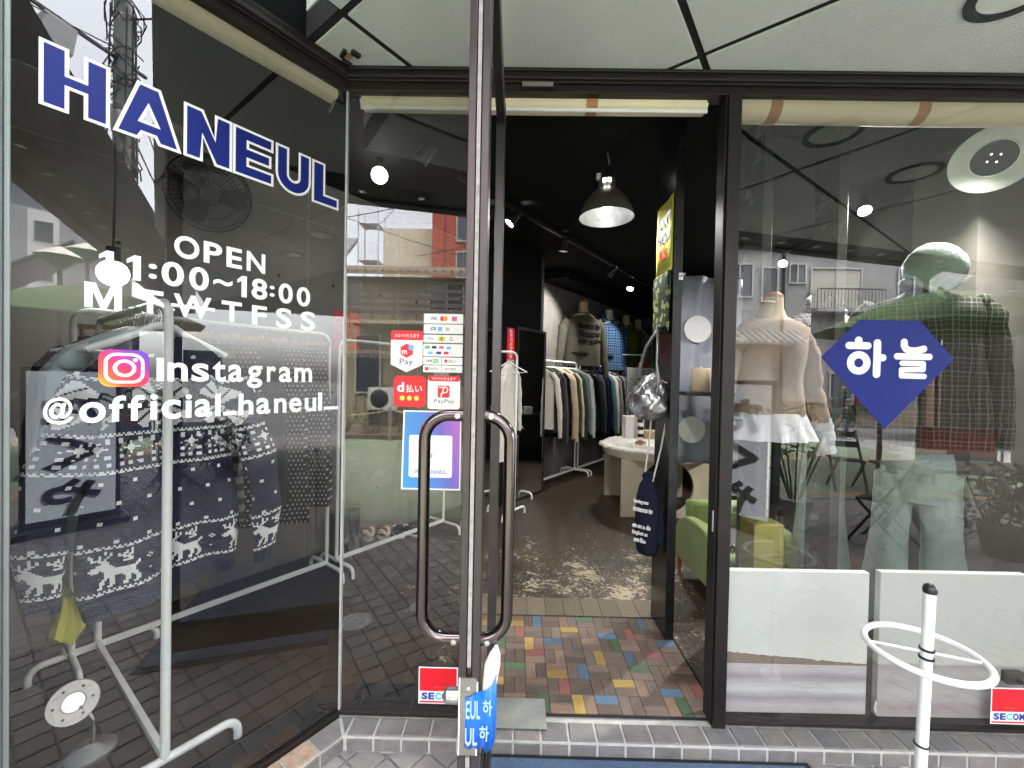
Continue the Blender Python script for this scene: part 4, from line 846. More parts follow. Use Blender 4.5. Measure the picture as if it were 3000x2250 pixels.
# pavement sign stand
p0, p1 = Vector((2.30, -1.20)), Vector((2.66, -.67)); sg = thing('pavement_sign', 'pale upright sign stand with black brush lettering on the tiles', 'sign', ((p0.x+p1.x)/2, (p0.y+p1.y)/2, 0), math.atan2(p1.y-p0.y, p1.x-p0.x)+PI)
box_part('frame', sg, -.34, .34, -.075, .075, .06, 1.58, m_black, .01); box_part('base', sg, -.40, .40, -.20, .20, .002, .06, m_black, .01); box_part('panel', sg, -.30, .30, -.082, -.0752, .13, 1.53, M('pale_sign_face', (.55, .57, .60), .3, var=.05, emit=(.85, .93, 1, .10))); m_shg = M('grey_letter_edge', (.34, .35, .37), .5, var=0)
for k, ch in enumerate('たくや'):
    z = 1.02-.44*k; text(ch, (-.185, .215, z-.012, z+.345), -.0828, m_shg, sg, bold=.05); text(ch, (-.20, .20, z, z+.36), -.0842, m_ink, sg, bold=.035)
n = MB(); n.tube([(.3, .1, .03), (.45, .3, .006), (.9, .2, .006), (1.4, .5, .006)], .006, 6); n.build('power_cord', m_black, sg)
# terrace furniture: table, folding chairs, parasol, banner, plant
tt = thing('plank_table', 'grey weathered plank table under the arcade beam', 'table', (4.65, -.80, 0), R(-3)); m_gw = M('weathered_planks', (.17, .165, .155), .8, var=.3, scale=5)
for k in range(5): n = MB(); n.box(-.75, .75, -.25+k*.101, -.155+k*.101, .70, .73); n.build('plank', m_gw, tt, bevel=.003)
for x in (-.6, .6):
    n = MB(); n.bar((x, -.22, .0), (x, .22, .699), .05, .05); n.build('leg', m_gw, tt); n = MB(); n.bar((x+.052, .22, .0), (x+.052, -.22, .699), .05, .05); n.build('leg', m_gw, tt)
def fchair(label, x, y, rz):
    t = thing('folding_chair', label, 'chair', (x, y, 0), rz, 'dark folding chairs'); m = M('dark_chair_wood', (.035, .032, .03), .5)
    for s in (-.19, .19): n = MB(); n.bar((s, .24, 0), (s, -.26, .86), .03, .02); n.build('frame', m, t); n = MB(); n.bar((s*.85, -.24, 0), (s*.85, .18, .44), .03, .02); n.build('leg', m, t)
    for k in range(3): n = MB(); n.box(-.18, .18, -.10+k*.1, -.02+k*.1, .44, .46); n.build('slat', m, t)
    for z, yy_ in ((.80, -.235), (.66, -.155)): n = MB(); n.box(-.20, .20, yy_-.01, yy_+.01, z-.05, z+.04); n.build('back_slat', m, t)
fchair('dark folding chair standing in front of the plank table', 3.60, -.45, R(150)); fchair('dark folding chair standing on the far side of the plank table', 4.9, -2.6, R(20))
ps = thing('parasol', 'green garden parasol open on a wooden pole beyond the beam', 'parasol', (6.6, -3.0, 0)); n = MB(); n.cyl((0, 0, 0), (0, 0, 3.1), .028); n.build('pole', M('red_brown_wood', (.20, .085, .05), .6), ps, smooth=50); m_gc = M('green_canopy', (.06, .11, .03), .8, var=.1)
n = MB(); n.lathe([(1.75, 2.42), (1.1, 2.72), (.5, 2.94), (.02, 3.06)], n=8, cap=False); o = n.build('canopy', m_gc, ps); o.modifiers.new('thick', 'SOLIDIFY').thickness = .006
for k in range(8): a = 2*PI*k/8; n = MB(); n.bar((.03*math.cos(a), .03*math.sin(a), 3.03), (1.73*math.cos(a), 1.73*math.sin(a), 2.405), .016, .016); n.build('rib', M('red_brown_wood', (.2, .085, .05)), ps)
bn = thing('shop_banner', 'red and navy cloth banner hanging low behind the plank table', 'banner', (6.0, -2.1, 0), R(190)); box_part('red_cloth', bn, -.45, .45, -.004, 0, .62, .98, M('red_cloth', (.20, .02, .02), .8)); box_part('navy_cloth', bn, -.45, .45, -.004, 0, .36, .6195, M('navy_cloth', (.02, .03, .10), .8)); n = MB(); n.box(-.5, .5, -.03, -.0041, .98, 1.0); n.box(-.5, -.48, -.03, -.01, 0, .98); n.box(.48, .5, -.03, -.01, 0, .98); n.build('stand', m_black, bn)['kind'] = 'stuff'
text('サ', (-.30, -.05, .66, .88), .0008, m_ink, bn, bold=.02); n = MB(); n.box(.05, .35, .0005, .002, .48, .52); n.box(.05, .30, .0005, .002, .41, .44); n.build('white_stroke', m_vinyl, bn)['kind'] = 'stuff'
pt = shrub('potted_shrub', 'dark leafy potted shrub at the end of the plank table', 4.5, -.25, .7, .85, gl_[:2], 380, None, .07); n = MB(); n.lathe([(.13, 0), (.18, .26), (.16, .27), (.001, .25)], n=20); n.build('pot', M('dark_pot', (.05, .04, .035), .7), pt, smooth=40)
pm2 = thing('potted_palm', 'potted palm with arching fronds by the pavement sign', 'plant', (3.05, -.95, 0)); n = MB(); n.lathe([(.13, 0), (.17, .30), (.15, .31), (.001, .29)], n=20); n.build('pot', M('white_pot', (.5, .5, .48), .6), pm2, smooth=40)
for k in range(9):
    a = k*.7; d_ = Vector((math.cos(a), math.sin(a), 0)); n = MB(); st = [d_*(.05+.62*t)*1.0+Vector((0, 0, .3+1.15*math.sin(t*1.9)*.9)) for t in (0, .15, .3, .45, .6, .75, .9, 1)]; n.tube(st, [.010, .009, .008, .007, .006, .005, .004, .003], 5)
    for q in range(2, 8):
        sd_ = Vector((-d_.y, d_.x, 0))
        for s in (-1, 1): c = st[q]; tip = c+sd_*s*.20+d_*.10-Vector((0, 0, .08)); n.add([c, c+d_*.03, tip, c-d_*.02+sd_*s*.06], [(0, 1, 2), (0, 2, 3)])
    n.build('frond', gl_[0], pm2)
# passer-by in cap and mask
def skin_body(name, pts, edges, mat, parent, sub=2):
    me = bpy.data.meshes.new(name); me.from_pydata([p[0] for p in pts], edges, []); me.materials.append(mat); o = bpy.data.objects.new(name, me); COL.objects.link(o); o.parent = parent
    o.modifiers.new('skin', 'SKIN'); sv = me.skin_vertices[0].data if me.skin_vertices else None
    if sv is None:
        bm = bmesh.new(); bm.from_mesh(me); bm.verts.layers.skin.verify(); bm.to_mesh(me); bm.free(); sv = me.skin_vertices[0].data
    for k, p in enumerate(pts): sv[k].radius = p[1] if isinstance(p[1], tuple) else (p[1], p[1]); sv[k].use_root = k == 0
    s = o.modifiers.new('sub', 'SUBSURF'); s.levels = s.render_levels = sub; s2 = o.modifiers; me.polygons.foreach_set('use_smooth', [True]*len(me.polygons)); return o
pr = thing('person', 'person in black jacket, jeans, black cap and white mask walking across the plaza', 'person', (9.7, -8.9, 0), R(118)); m_jk = M('black_jacket', (.014, .014, .016), .8); m_skin = M('skin', (.50, .33, .25), .55, var=.05); m_dj = M('blue_jeans', (.04, .065, .12), .85, var=.2)
LP = [((0, 0, .95), (.13, .10)), ((.09, 0, .88), .085), ((.10, -.16, .50), .062), ((.10, -.10, .10), .045), ((.10, -.20, .05), .045), ((-.09, 0, .88), .085), ((-.09, .14, .50), .062), ((-.09, .36, .16), .045), ((-.09, .32, .06), .042)]
skin_body('trousers', LP[:4]+[LP[5], LP[6], LP[7]], [(0, 1), (1, 2), (2, 3), (0, 4), (4, 5), (5, 6)], m_dj, pr)
JP = [((0, 0, .95), (.145, .115)), ((0, -.01, 1.12), (.145, .11)), ((0, -.02, 1.32), (.165, .12)), ((0, -.03, 1.44), (.085, .075)), ((.17, -.02, 1.38), .068), ((.23, .06, 1.12), .052), ((.21, -.06, .92), .042), ((-.17, -.02, 1.38), .068), ((-.25, -.04, 1.14), .052), ((-.20, -.24, 1.20), .042)]
skin_body('person_jacket', JP, [(0, 1), (1, 2), (2, 3), (2, 4), (4, 5), (5, 6), (2, 7), (7, 8), (8, 9)], m_jk, pr)
skin_body('neck', [((0, -.035, 1.42), .05), ((0, -.045, 1.52), .05)], [(0, 1)], m_skin, pr)
n = MB(); n.ball((0, -.055, 1.595), .075, .092, .112, 20); n.tube([(0, -.14, 1.60), (0, -.165, 1.575)], [.010, .014], 8)
for s in (-1, 1): n.ball((s*.077, -.045, 1.59), .012, .022, .032, 8)
n.build('head', m_skin, pr, smooth=60)
n = MB(); n.ball((0, -.125, 1.555), .062, .042, .050, 14); n.build('mask', m_vinyl, pr, smooth=60)
for s in (-1, 1): n = MB(); n.ball((s*.03, -.138, 1.612), .011, .008, .007, 8); n.build('eye', m_ink, pr, smooth=60)
n = MB(); n.ball((0, -.035, 1.60), .082, .085, .108, 16); n.build('hair', m_ink, pr, smooth=60); n = MB(); n.lathe([(.088, 1.63), (.09, 1.66), (.075, 1.705), (.03, 1.722), (.001, 1.724)], (0, -.05, 0), 20); n.slab([(.085*math.cos(R(a)), -.07-.13*abs(math.sin(R(a)))) for a in range(180, 361, 15)], 1.632, 1.644); n.build('cap', m_jk, pr, smooth=50)
def hand(name, o_, d_, parent):
    t = bpy.data.objects.new(name, None); o_ = Vector(o_); d_ = Vector(d_).normalized(); s = d_.orthogonal().normalized(); f = d_.cross(s); n = MB(); n.loft([[o_+d_*z+s*w*math.cos(2*PI*q/10)+f*.014*math.sin(2*PI*q/10) for q in range(10)] for z, w in ((-.01, .022), (.03, .036), (.08, .040), (.09, .032))])
    for k, L in enumerate((.060, .072, .068, .052)): b0 = o_+d_*.085+s*(-.030+.020*k); n.tube([b0, b0+d_*L*.55+f*.006, b0+d_*L*.85+f*.026], [.0095, .009, .007], 7)
    b0 = o_+d_*.025-s*.030; n.tube([b0, b0+d_*.03-s*.022+f*.01, b0+d_*.06-s*.024+f*.024], [.012, .010, .008], 7); bpy.data.objects.remove(t); return n.build(name, m_skin, parent, smooth=60)
hand('hand', (.208, -.075, .90), (-.02, -.08, -.5), pr); hand('hand', (-.195, -.262, 1.205), (.15, -.4, .1), pr)
for x, y, z, p_ in ((.10, -.17, .0, 0), (-.09, .32, .05, -35)):
    n = MB(); rg = []
    for zz_, rx, ry, yy_ in ((0, .045, .13, -.03), (.03, .046, .13, -.03), (.065, .040, .08, 0), (.10, .038, .045, .03)): rg.append([Vector((rx*math.cos(2*PI*q/14), yy_+ry*math.sin(2*PI*q/14), zz_)) for q in range(14)])
    n.loft(rg); o = n.build('shoe', M('grey_shoe', (.4, .38, .34), .7), pr, smooth=50); o.location = (x, y+.05, z+.002); o.rotation_euler.x = R(p_)
bg_ = thing('shopping_bag', 'dark green bag carried over the shoulder of the walking person', 'bag', (9.62, -8.72, .95), R(118)); n = MB(); n.ball((-.22, .1, .05), .10, .16, .20, 14); n.build('sack', M('green_nylon', (.02, .05, .035), .5), bg_, smooth=60); n = MB(); n.tube([(-.22, .1, .23), (-.19, .02, .40), (-.14, -.04, .46)], .012, 6); n.build('strap', M('green_nylon', (.02, .05, .035)), bg_)
# ================================================================== shop interior: shell
m_floor = M('worn_dark_floor', (.06, .05, .04), .42, var=0, spec=.3)
n_, l_, b_ = nodes(m_floor); t_ = n_.new('ShaderNodeTexCoord'); o_ = t_.outputs['Object']
big = noise(n_, l_, o_, 1.1, 6, .65); mid = noise(n_, l_, o_, 4.5, 8, .72); fine = noise(n_, l_, o_, 34, 6, .75); stk = noise(n_, l_, o_, 10, 5, .7, (1.0, .12, 1, R(-28)))
c0 = mixc(n_, l_, math_n(n_, l_, 'MULTIPLY', big, 1.1, True), (.011, .0095, .0075), (.060, .038, .022))
c1 = mixc(n_, l_, math_n(n_, l_, 'MULTIPLY', math_n(n_, l_, 'SUBTRACT', stk, .52, True), 2.4, True), c0, (.10, .08, .058))
sp = n_.new('ShaderNodeSeparateXYZ'); l_.new(o_, sp.inputs[0])
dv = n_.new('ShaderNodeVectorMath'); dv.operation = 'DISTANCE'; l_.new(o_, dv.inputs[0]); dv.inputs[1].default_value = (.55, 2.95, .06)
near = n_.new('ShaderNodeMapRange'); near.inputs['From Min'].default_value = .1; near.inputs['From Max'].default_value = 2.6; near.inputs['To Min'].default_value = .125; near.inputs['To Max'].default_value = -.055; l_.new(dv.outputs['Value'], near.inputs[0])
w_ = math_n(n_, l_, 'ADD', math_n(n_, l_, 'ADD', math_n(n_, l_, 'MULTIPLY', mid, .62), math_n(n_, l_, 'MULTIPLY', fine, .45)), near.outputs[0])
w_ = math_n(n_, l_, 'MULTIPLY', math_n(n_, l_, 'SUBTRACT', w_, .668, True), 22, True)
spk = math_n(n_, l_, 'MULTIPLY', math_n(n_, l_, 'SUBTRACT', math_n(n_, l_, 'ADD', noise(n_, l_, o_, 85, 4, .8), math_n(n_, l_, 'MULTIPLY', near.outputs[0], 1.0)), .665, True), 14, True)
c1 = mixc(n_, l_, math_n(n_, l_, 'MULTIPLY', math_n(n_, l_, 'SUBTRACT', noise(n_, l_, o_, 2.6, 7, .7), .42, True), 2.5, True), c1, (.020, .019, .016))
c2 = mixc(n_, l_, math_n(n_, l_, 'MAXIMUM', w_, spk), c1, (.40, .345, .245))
l_.new(c2, b_.inputs['Base Color']); rg = n_.new('ShaderNodeMapRange'); rg.inputs['To Min'].default_value = .28; rg.inputs['To Max'].default_value = .62; l_.new(mid, rg.inputs[0]); l_.new(rg.outputs[0], b_.inputs['Roughness'])
bp = n_.new('ShaderNodeBump'); bp.inputs['Strength'].default_value = .25; bp.inputs['Distance'].default_value = .004; l_.new(w_, bp.inputs['Height']); l_.new(bp.outputs[0], b_.inputs['Normal'])
n_, l_, b_ = nodes(m_concrete)
ci = P(.0, 0, -.033)
inner = [(-.735, 1.833), (3.3, 1.833), (3.3, 9.7), (2.94, 9.7), tuple(G(.07, -3.33))[:2], tuple(G(.07, -1.70))[:2], (ci.x-.012, ci.y)]
n = MB(); n.slab(inner, .0, .065); tag(n.build('floor', m_floor), kind='structure')
n = MB(); n.slab(inner, 3.12, 3.3); tag(n.build('ceiling', m_blackwall), kind='structure')
TW = Matrix.Translation(G(0, -3.33)) @ Matrix.Rotation(PANE_RZ, 4, 'Z')       # x along e1, y away from the shop
n = MB(); n.box(-.2, 11.2, .0, .2, .0, 3.12, 0, TW); cw = tag(n.build('concrete_wall', m_concrete), kind='structure')
n = MB()
for k in range(13):
    if k: n.box(-.1+k*.9-.004, -.1+k*.9+.004, -.0022, -.0002, .07, 3.1, 0, TW)
for z in (.95, 1.87, 2.78): n.box(-.2, 11, -.0022, -.0004, z-.003, z+.003, 0, TW)
n.build('formwork_seam', M('seam_line', (.26, .25, .23), .9), cw)['kind'] = 'stuff'  # thin seam strips in one even grey of their own
n = MB()
for k in range(13):
    for z in (.5, 1.4, 2.3):
        for q in (.22, .68):
            n.lathe([(.013, 0), (.010, -.0006), (.001, -.0008)], TW @ Vector((-.1+k*.9+q, -.0022, z)), 10, T=Matrix.Rotation(PANE_RZ, 4, 'Z') @ Matrix.Rotation(R(90), 4, 'X'))
n.build('tie_hole', m_dark, cw)['kind'] = 'stuff'
n = MB(); n.box(2.6, 6.5, 9.55, 9.7, 0, 3.12); tag(n.build('back_wall', M('plum_paint', (.085, .075, .085), .8, var=.2, scale=3)), kind='structure')
n = MB(); n.box(3.2, 3.3, 1.87, 9.55, 0, 3.12); tag(n.build('end_wall', M('dark_plaster', (.022, .021, .020), .8, var=.3, scale=2)), kind='structure')
n = MB(); n.box(-.74, 3.2, 1.852, 1.90, 2.86, 3.12); n.box(-1.7, -.02, .052, .10, 2.86, 3.12, 0, TP); tag(n.build('transom_wall', m_blackwall), kind='structure')
TL = Matrix.Translation(G(.07, 0)) @ Matrix.Rotation(PANE_RZ-R(90), 4, 'Z')    # left corner wall, x along e2
n = MB(); n.box(-3.4, -1.70, -.1, .0, 0, 3.12, 0, TL); tag(n.build('corner_wall', m_blackwall), kind='structure')
n = MB(); n.box(2.84, 3.1999, 2.62, 3.05, .066, 3.119); tag(n.build('pillar', M('grey_brown_plaster', (.11, .105, .09), .8, var=.25, scale=2.5, bump=.1)), kind='structure')
# black inner partition with the standing mirror
TB = Matrix.Translation(G(3.66, -2.95)) @ Matrix.Rotation(PANE_RZ, 4, 'Z')
n = MB(); n.box(0, .90, 0, .05, .066, 3.119, 0, TB); tag(n.build('partition', m_blackwall), kind='structure')
n = MB(); n.box(.901, .96, -.012, .055, .066, 3.118, 0, TB); tag(n.build('partition_post', M('charcoal_board', (.03, .033, .036), .45, var=.3, scale=3)), kind='structure')

# ---- entrance floor: coloured wood blocks, pale planks
m_blk = {}
def blockmat(name, c, c2):
    m = M(name, c, .6, var=0); n_, l_, b_ = nodes(m); t_ = n_.new('ShaderNodeTexCoord'); oi = n_.new('ShaderNodeObjectInfo')
    mp = n_.new('ShaderNodeVectorMath'); mp.operation = 'ADD'; l_.new(t_.outputs['Object'], mp.inputs[0])
    sc = n_.new('ShaderNodeVectorMath'); sc.operation = 'SCALE'; sc.inputs[3].default_value = 7; cx = n_.new('ShaderNodeCombineXYZ')
    for i in range(3): l_.new(oi.outputs['Random'], cx.inputs[i])
    l_.new(cx.outputs[0], sc.inputs[0]); l_.new(sc.outputs[0], mp.inputs[1])
    f1 = noise(n_, l_, mp.outputs[0], 9, 5, .6, (1, 9, 1)); f2 = noise(n_, l_, mp.outputs[0], 26, 5, .7)
    f = math_n(n_, l_, 'ADD', math_n(n_, l_, 'MULTIPLY', f1, .7), math_n(n_, l_, 'MULTIPLY', f2, .3))
    f = math_n(n_, l_, 'MULTIPLY', math_n(n_, l_, 'SUBTRACT', f, .33, True), 2.6, True)
    col = mixc(n_, l_, f, c2, c); v = math_n(n_, l_, 'ADD', math_n(n_, l_, 'MULTIPLY', oi.outputs['Random'], .5), .72)
    hsv = n_.new('ShaderNodeHueSaturation'); l_.new(col, hsv.inputs['Color']); l_.new(v, hsv.inputs['Value']); l_.new(hsv.outputs[0], b_.inputs['Base Color'])
    bp = n_.new('ShaderNodeBump'); bp.inputs['Strength'].default_value = .3; bp.inputs['Distance'].default_value = .002; l_.new(f, bp.inputs['Height']); l_.new(bp.outputs[0], b_.inputs['Normal'])
    return m
kinds = [blockmat('dark_wood_block', (.165, .118, .092), (.095, .072, .060)), blockmat('red_wood_block', (.29, .095, .085), (.18, .07, .06)), blockmat('blue_wood_block', (.095, .17, .26), (.06, .10, .15)),
         blockmat('yellow_wood_block', (.40, .28, .075), (.27, .17, .05)), blockmat('green_wood_block', (.085, .15, .07), (.055, .09, .05)), blockmat('tan_wood_block', (.24, .155, .11), (.15, .10, .075))]
n = MB(); n.slab([(-.26, 1.812), (.94, 1.812), (.94, 2.585), (-.26, 2.585)], .0645, .0662); ent = tag(n.build('entrance_floor', m_dark), kind='structure')
CW = .1062
bmh = [bevel_tile([(-.0522, -.0258), (.0522, -.0258), (.0522, .0258), (-.0522, .0258)], -.004, .004, .0012).mesh('block', m) for m in kinds]
random.seed(21)
for i in range(11):
    for j in range(7):
        x, y = -.245+CW*(i+.5), 1.826+CW*(j+.5)+(.0 if i % 2 else .0)
        hor = (i+j) % 2 == 0; pick = (i*3+j*5) % 7
        for k in (-1, 1):
            mi = 0 if random.random() < .7 else 5
            if (k == 1 and (i+2*j) % 3 == 0) or (k == -1 and (i*2+j) % 9 == 1): mi = (i*2+j*3+(k > 0)) % 4+1
            o = bpy.data.objects.new('block', bmh[mi]); COL.objects.link(o); o.parent = ent
            o.location = (x, y+k*CW/4, .069+random.uniform(-.0008, .0008)) if hor else (x+k*CW/4, y, .069+random.uniform(-.0008, .0008)); o.rotation_euler.z = 0 if hor else R(90)
m_plank = blockmat('pale_threshold_plank', (.20, .165, .115), (.13, .105, .07))
for k in range(10):
    n = MB(); n.slab([(-.058, -.103), (.058, -.103), (.058, .103), (-.058, .103)], 0, .005); o = n.build('plank', m_plank, ent, bevel=.0012); o.location = (-.20+k*.1185, 2.693, .0652)

# ================================================================== garments
def fabric(name, c, **k):
    d = dict(rough=.9, var=.12, scale=9, bump=.25, bscale=260, spec=.15); d.update(k); return M(name, c, **d)
def plaid_mat(name, base, dark, light, sx=9, line=.06, accent=None):
    m = M(name, base, .9, var=0, spec=.15); n_, l_, b_ = nodes(m); t_ = n_.new('ShaderNodeTexCoord'); wb = n_.new('ShaderNodeVectorMath'); wb.operation = 'ADD'
    nz_ = n_.new('ShaderNodeTexNoise'); nz_.inputs['Scale'].default_value = 5; l_.new(t_.outputs['Object'], nz_.inputs['Vector'])
    s_ = n_.new('ShaderNodeVectorMath'); s_.operation = 'SCALE'; s_.inputs[3].default_value = .035; l_.new(nz_.outputs['Color'], s_.inputs[0]); l_.new(t_.outputs['Object'], wb.inputs[0]); l_.new(s_.outputs[0], wb.inputs[1])
    sp = n_.new('ShaderNodeSeparateXYZ'); l_.new(wb.outputs[0], sp.inputs[0])
    def band(v, f, th): 
        a = math_n(n_, l_, 'FRACT', math_n(n_, l_, 'MULTIPLY', v, f)); return math_n(n_, l_, 'LESS_THAN', a, th)
    col = base
    c = mixc(n_, l_, math_n(n_, l_, 'MULTIPLY', band(sp.outputs[0], sx, .45), .55), base, dark)
    c = mixc(n_, l_, math_n(n_, l_, 'MULTIPLY', band(sp.outputs[2], sx, .45), .55), c, dark)
    for off, f, th in ((.0, sx, line), (.31, sx, line*.6), (.62, sx, line*.8)):
        for ax in (0, 2):
            v = math_n(n_, l_, 'ADD', sp.outputs[ax], off/sx); c = mixc(n_, l_, math_n(n_, l_, 'MULTIPLY', band(v, f, th), .62), c, light if not (accent and off == .62) else accent)
    l_.new(c, b_.inputs['Base Color']); return m
def ring(z, hw, hd, n, folds, ph, y0=0, x0=0, k=5, e=.85):
    out = []
    for q in range(n):
        a = 2*PI*q/n; c, s = math.cos(a), math.sin(a); f = 1+folds*math.sin(k*a+ph)+folds*.6*math.sin((k*2+1)*a+ph*1.7+z*6)
        out.append(Vector((x0+hw*math.copysign(abs(c)**e, c)*(1+folds*.3*math.sin(3*a+ph)), y0+hd*math.copysign(abs(s)**e, s)*f, z)))
    return out
def top_body(n, secs, folds=.16, ph=0, seg=28, k=5, mi=0):
    rings = []; z0 = secs[0][0]; zl = secs[-1][0]
    for i in range(len(secs)-1):
        a, b_ = secs[i], secs[i+1]; m = max(1, int(abs(a[0]-b_[0])/.045))
        for q in range(m):
            t = q/m; t2 = t*t*(3-2*t); z = a[0]+(b_[0]-a[0])*t
            f = folds*min(1, max(0, (z0-z)/(z0-zl+1e-6)*1.3)); rings.append(ring(z, a[1]+(b_[1]-a[1])*t2, a[2]+(b_[2]-a[2])*t2, seg, f, ph+z*2.2, (a[3] if len(a) > 3 else 0), 0, k))
    rings.append(ring(zl, secs[-1][1], secs[-1][2], seg, folds, ph+zl*2.2, 0, 0, k)); n.loft(rings, mi)
def sleeve(n, pts, rad, flat=.6, ph=0, mi=0, seg=14):
    P_ = [Vector(p) for p in pts]; fine = []; fr = []
    for i in range(len(P_)-1):
        for q in range(6): t = q/6; fine.append(P_[i].lerp(P_[i+1], t)+Vector((0, .006*math.sin(i*3+q*1.9+ph), 0))); fr.append((rad[i]*(1-t)+rad[i+1]*t)*(1+.07*math.sin(q*2.4+i*2+ph)))
    fine.append(P_[-1]); fr.append(rad[-1]); n.tube(fine, fr, seg, mi, flat=flat)
def flat_top(name, mat, h=.66, w=.22, L=.60, ph=0, th=.036, hem=1.05, out=.07):
    n = MB(); top_body(n, [(0, .06, .022), (-.012, .085, .03), (-.05, .15, th*.9), (-.085, w*.93, th), (-.16, w*.98, th*1.1), (-h*.6, w, th*1.15), (-h, w*hem, th*1.25)], .22, ph)
    if L:
        for s in (-1, 1): sleeve(n, [(s*w*.80, 0, -.085), (s*(w+.02), 0, -.17), (s*(w+out), .0, -.17-L*.5), (s*(w+out*1.15), 0, -.12-L)], [.062, .062, .054, .040], .55, ph+s)
    return n.mesh(name, mat, 60)
# hangers
def hanger_mesh(w=.205, flat=False):
    n = MB(); n.tube([(.0, 0, .012), (0, 0, .03), (.004, 0, .045), (.02, 0, .055), (.028, 0, .072), (.018, 0, .09), (0, 0, .096), (-.016, 0, .088)], .0024, 6, 1)
    pts = [(-w, 0, -.088), (-w*.72, 0, -.062), (-w*.35, 0, -.025), (-.03, 0, .004), (0, 0, .012), (.03, 0, .004), (w*.35, 0, -.025), (w*.72, 0, -.062), (w, 0, -.088)]
    n.tube(pts, [.007, .009, .010, .010, .010, .010, .010, .009, .007], 8, 0, flat=1.5 if flat else .75)
    n.tube([(-w, 0, -.088), (-w*.5, 0, -.096), (0, 0, -.098), (w*.5, 0, -.096), (w, 0, -.088)], .0042, 6, 0)
    return n.mesh('hanger', [m_white, m_steel], 50)
HANG = hanger_mesh()
def hang(label, loc, rz, group, mesh=None):
    o = bpy.data.objects.new('clothes_hanger', mesh or HANG); COL.objects.link(o); place(o, loc, rz); return tag(o, label, 'clothes hanger', group)
def rack(label, A, B, h, foot=.24, stretch=True, r=.0135, rc=.06, footdir=None, grp='white clothes racks'):
    A = Vector((A.x, A.y, .066)); B = Vector((B.x, B.y, .066)); L = (B-A).length; rz = math.atan2((B-A).y, (B-A).x)
    t = thing('clothes_rack', label, 'clothes rack', A, rz, grp); fd = PI/2 if footdir is None else footdir-rz
    n = MB(); pts = [(0, 0, .075), (0, 0, h-rc)]+[(rc-rc*math.cos(R(a)), 0, h-rc+rc*math.sin(R(a))) for a in range(15, 91, 15)]
    pts += [(L-x, y, z) for x, y, z in pts[::-1]]; n.tube(pts, r, 12); n.build('top_frame', m_white, t, smooth=60)
    for x in (0, L):
        d_ = Vector((math.cos(fd), math.sin(fd), 0)); pts = []
        for s in (-1, 1):
            arc = [(foot-.05+.05*math.sin(R(a)), .028+.05*math.cos(R(a))) for a in range(0, 91, 18)]
            q = [Vector((x, 0, z))+d_*s*u for u, z in arc]+[Vector((x, 0, .0))+d_*s*foot]
            pts = q[::-1]+pts if s < 0 else pts+q
        n = MB(); n.tube(pts, r, 12); n.build('foot', m_white, t, smooth=60)
    if stretch: n = MB(); n.bar((0, 0, .088), (L, 0, .088), .022, .03); n.build('stretcher', m_white, t, bevel=.003)
    return t
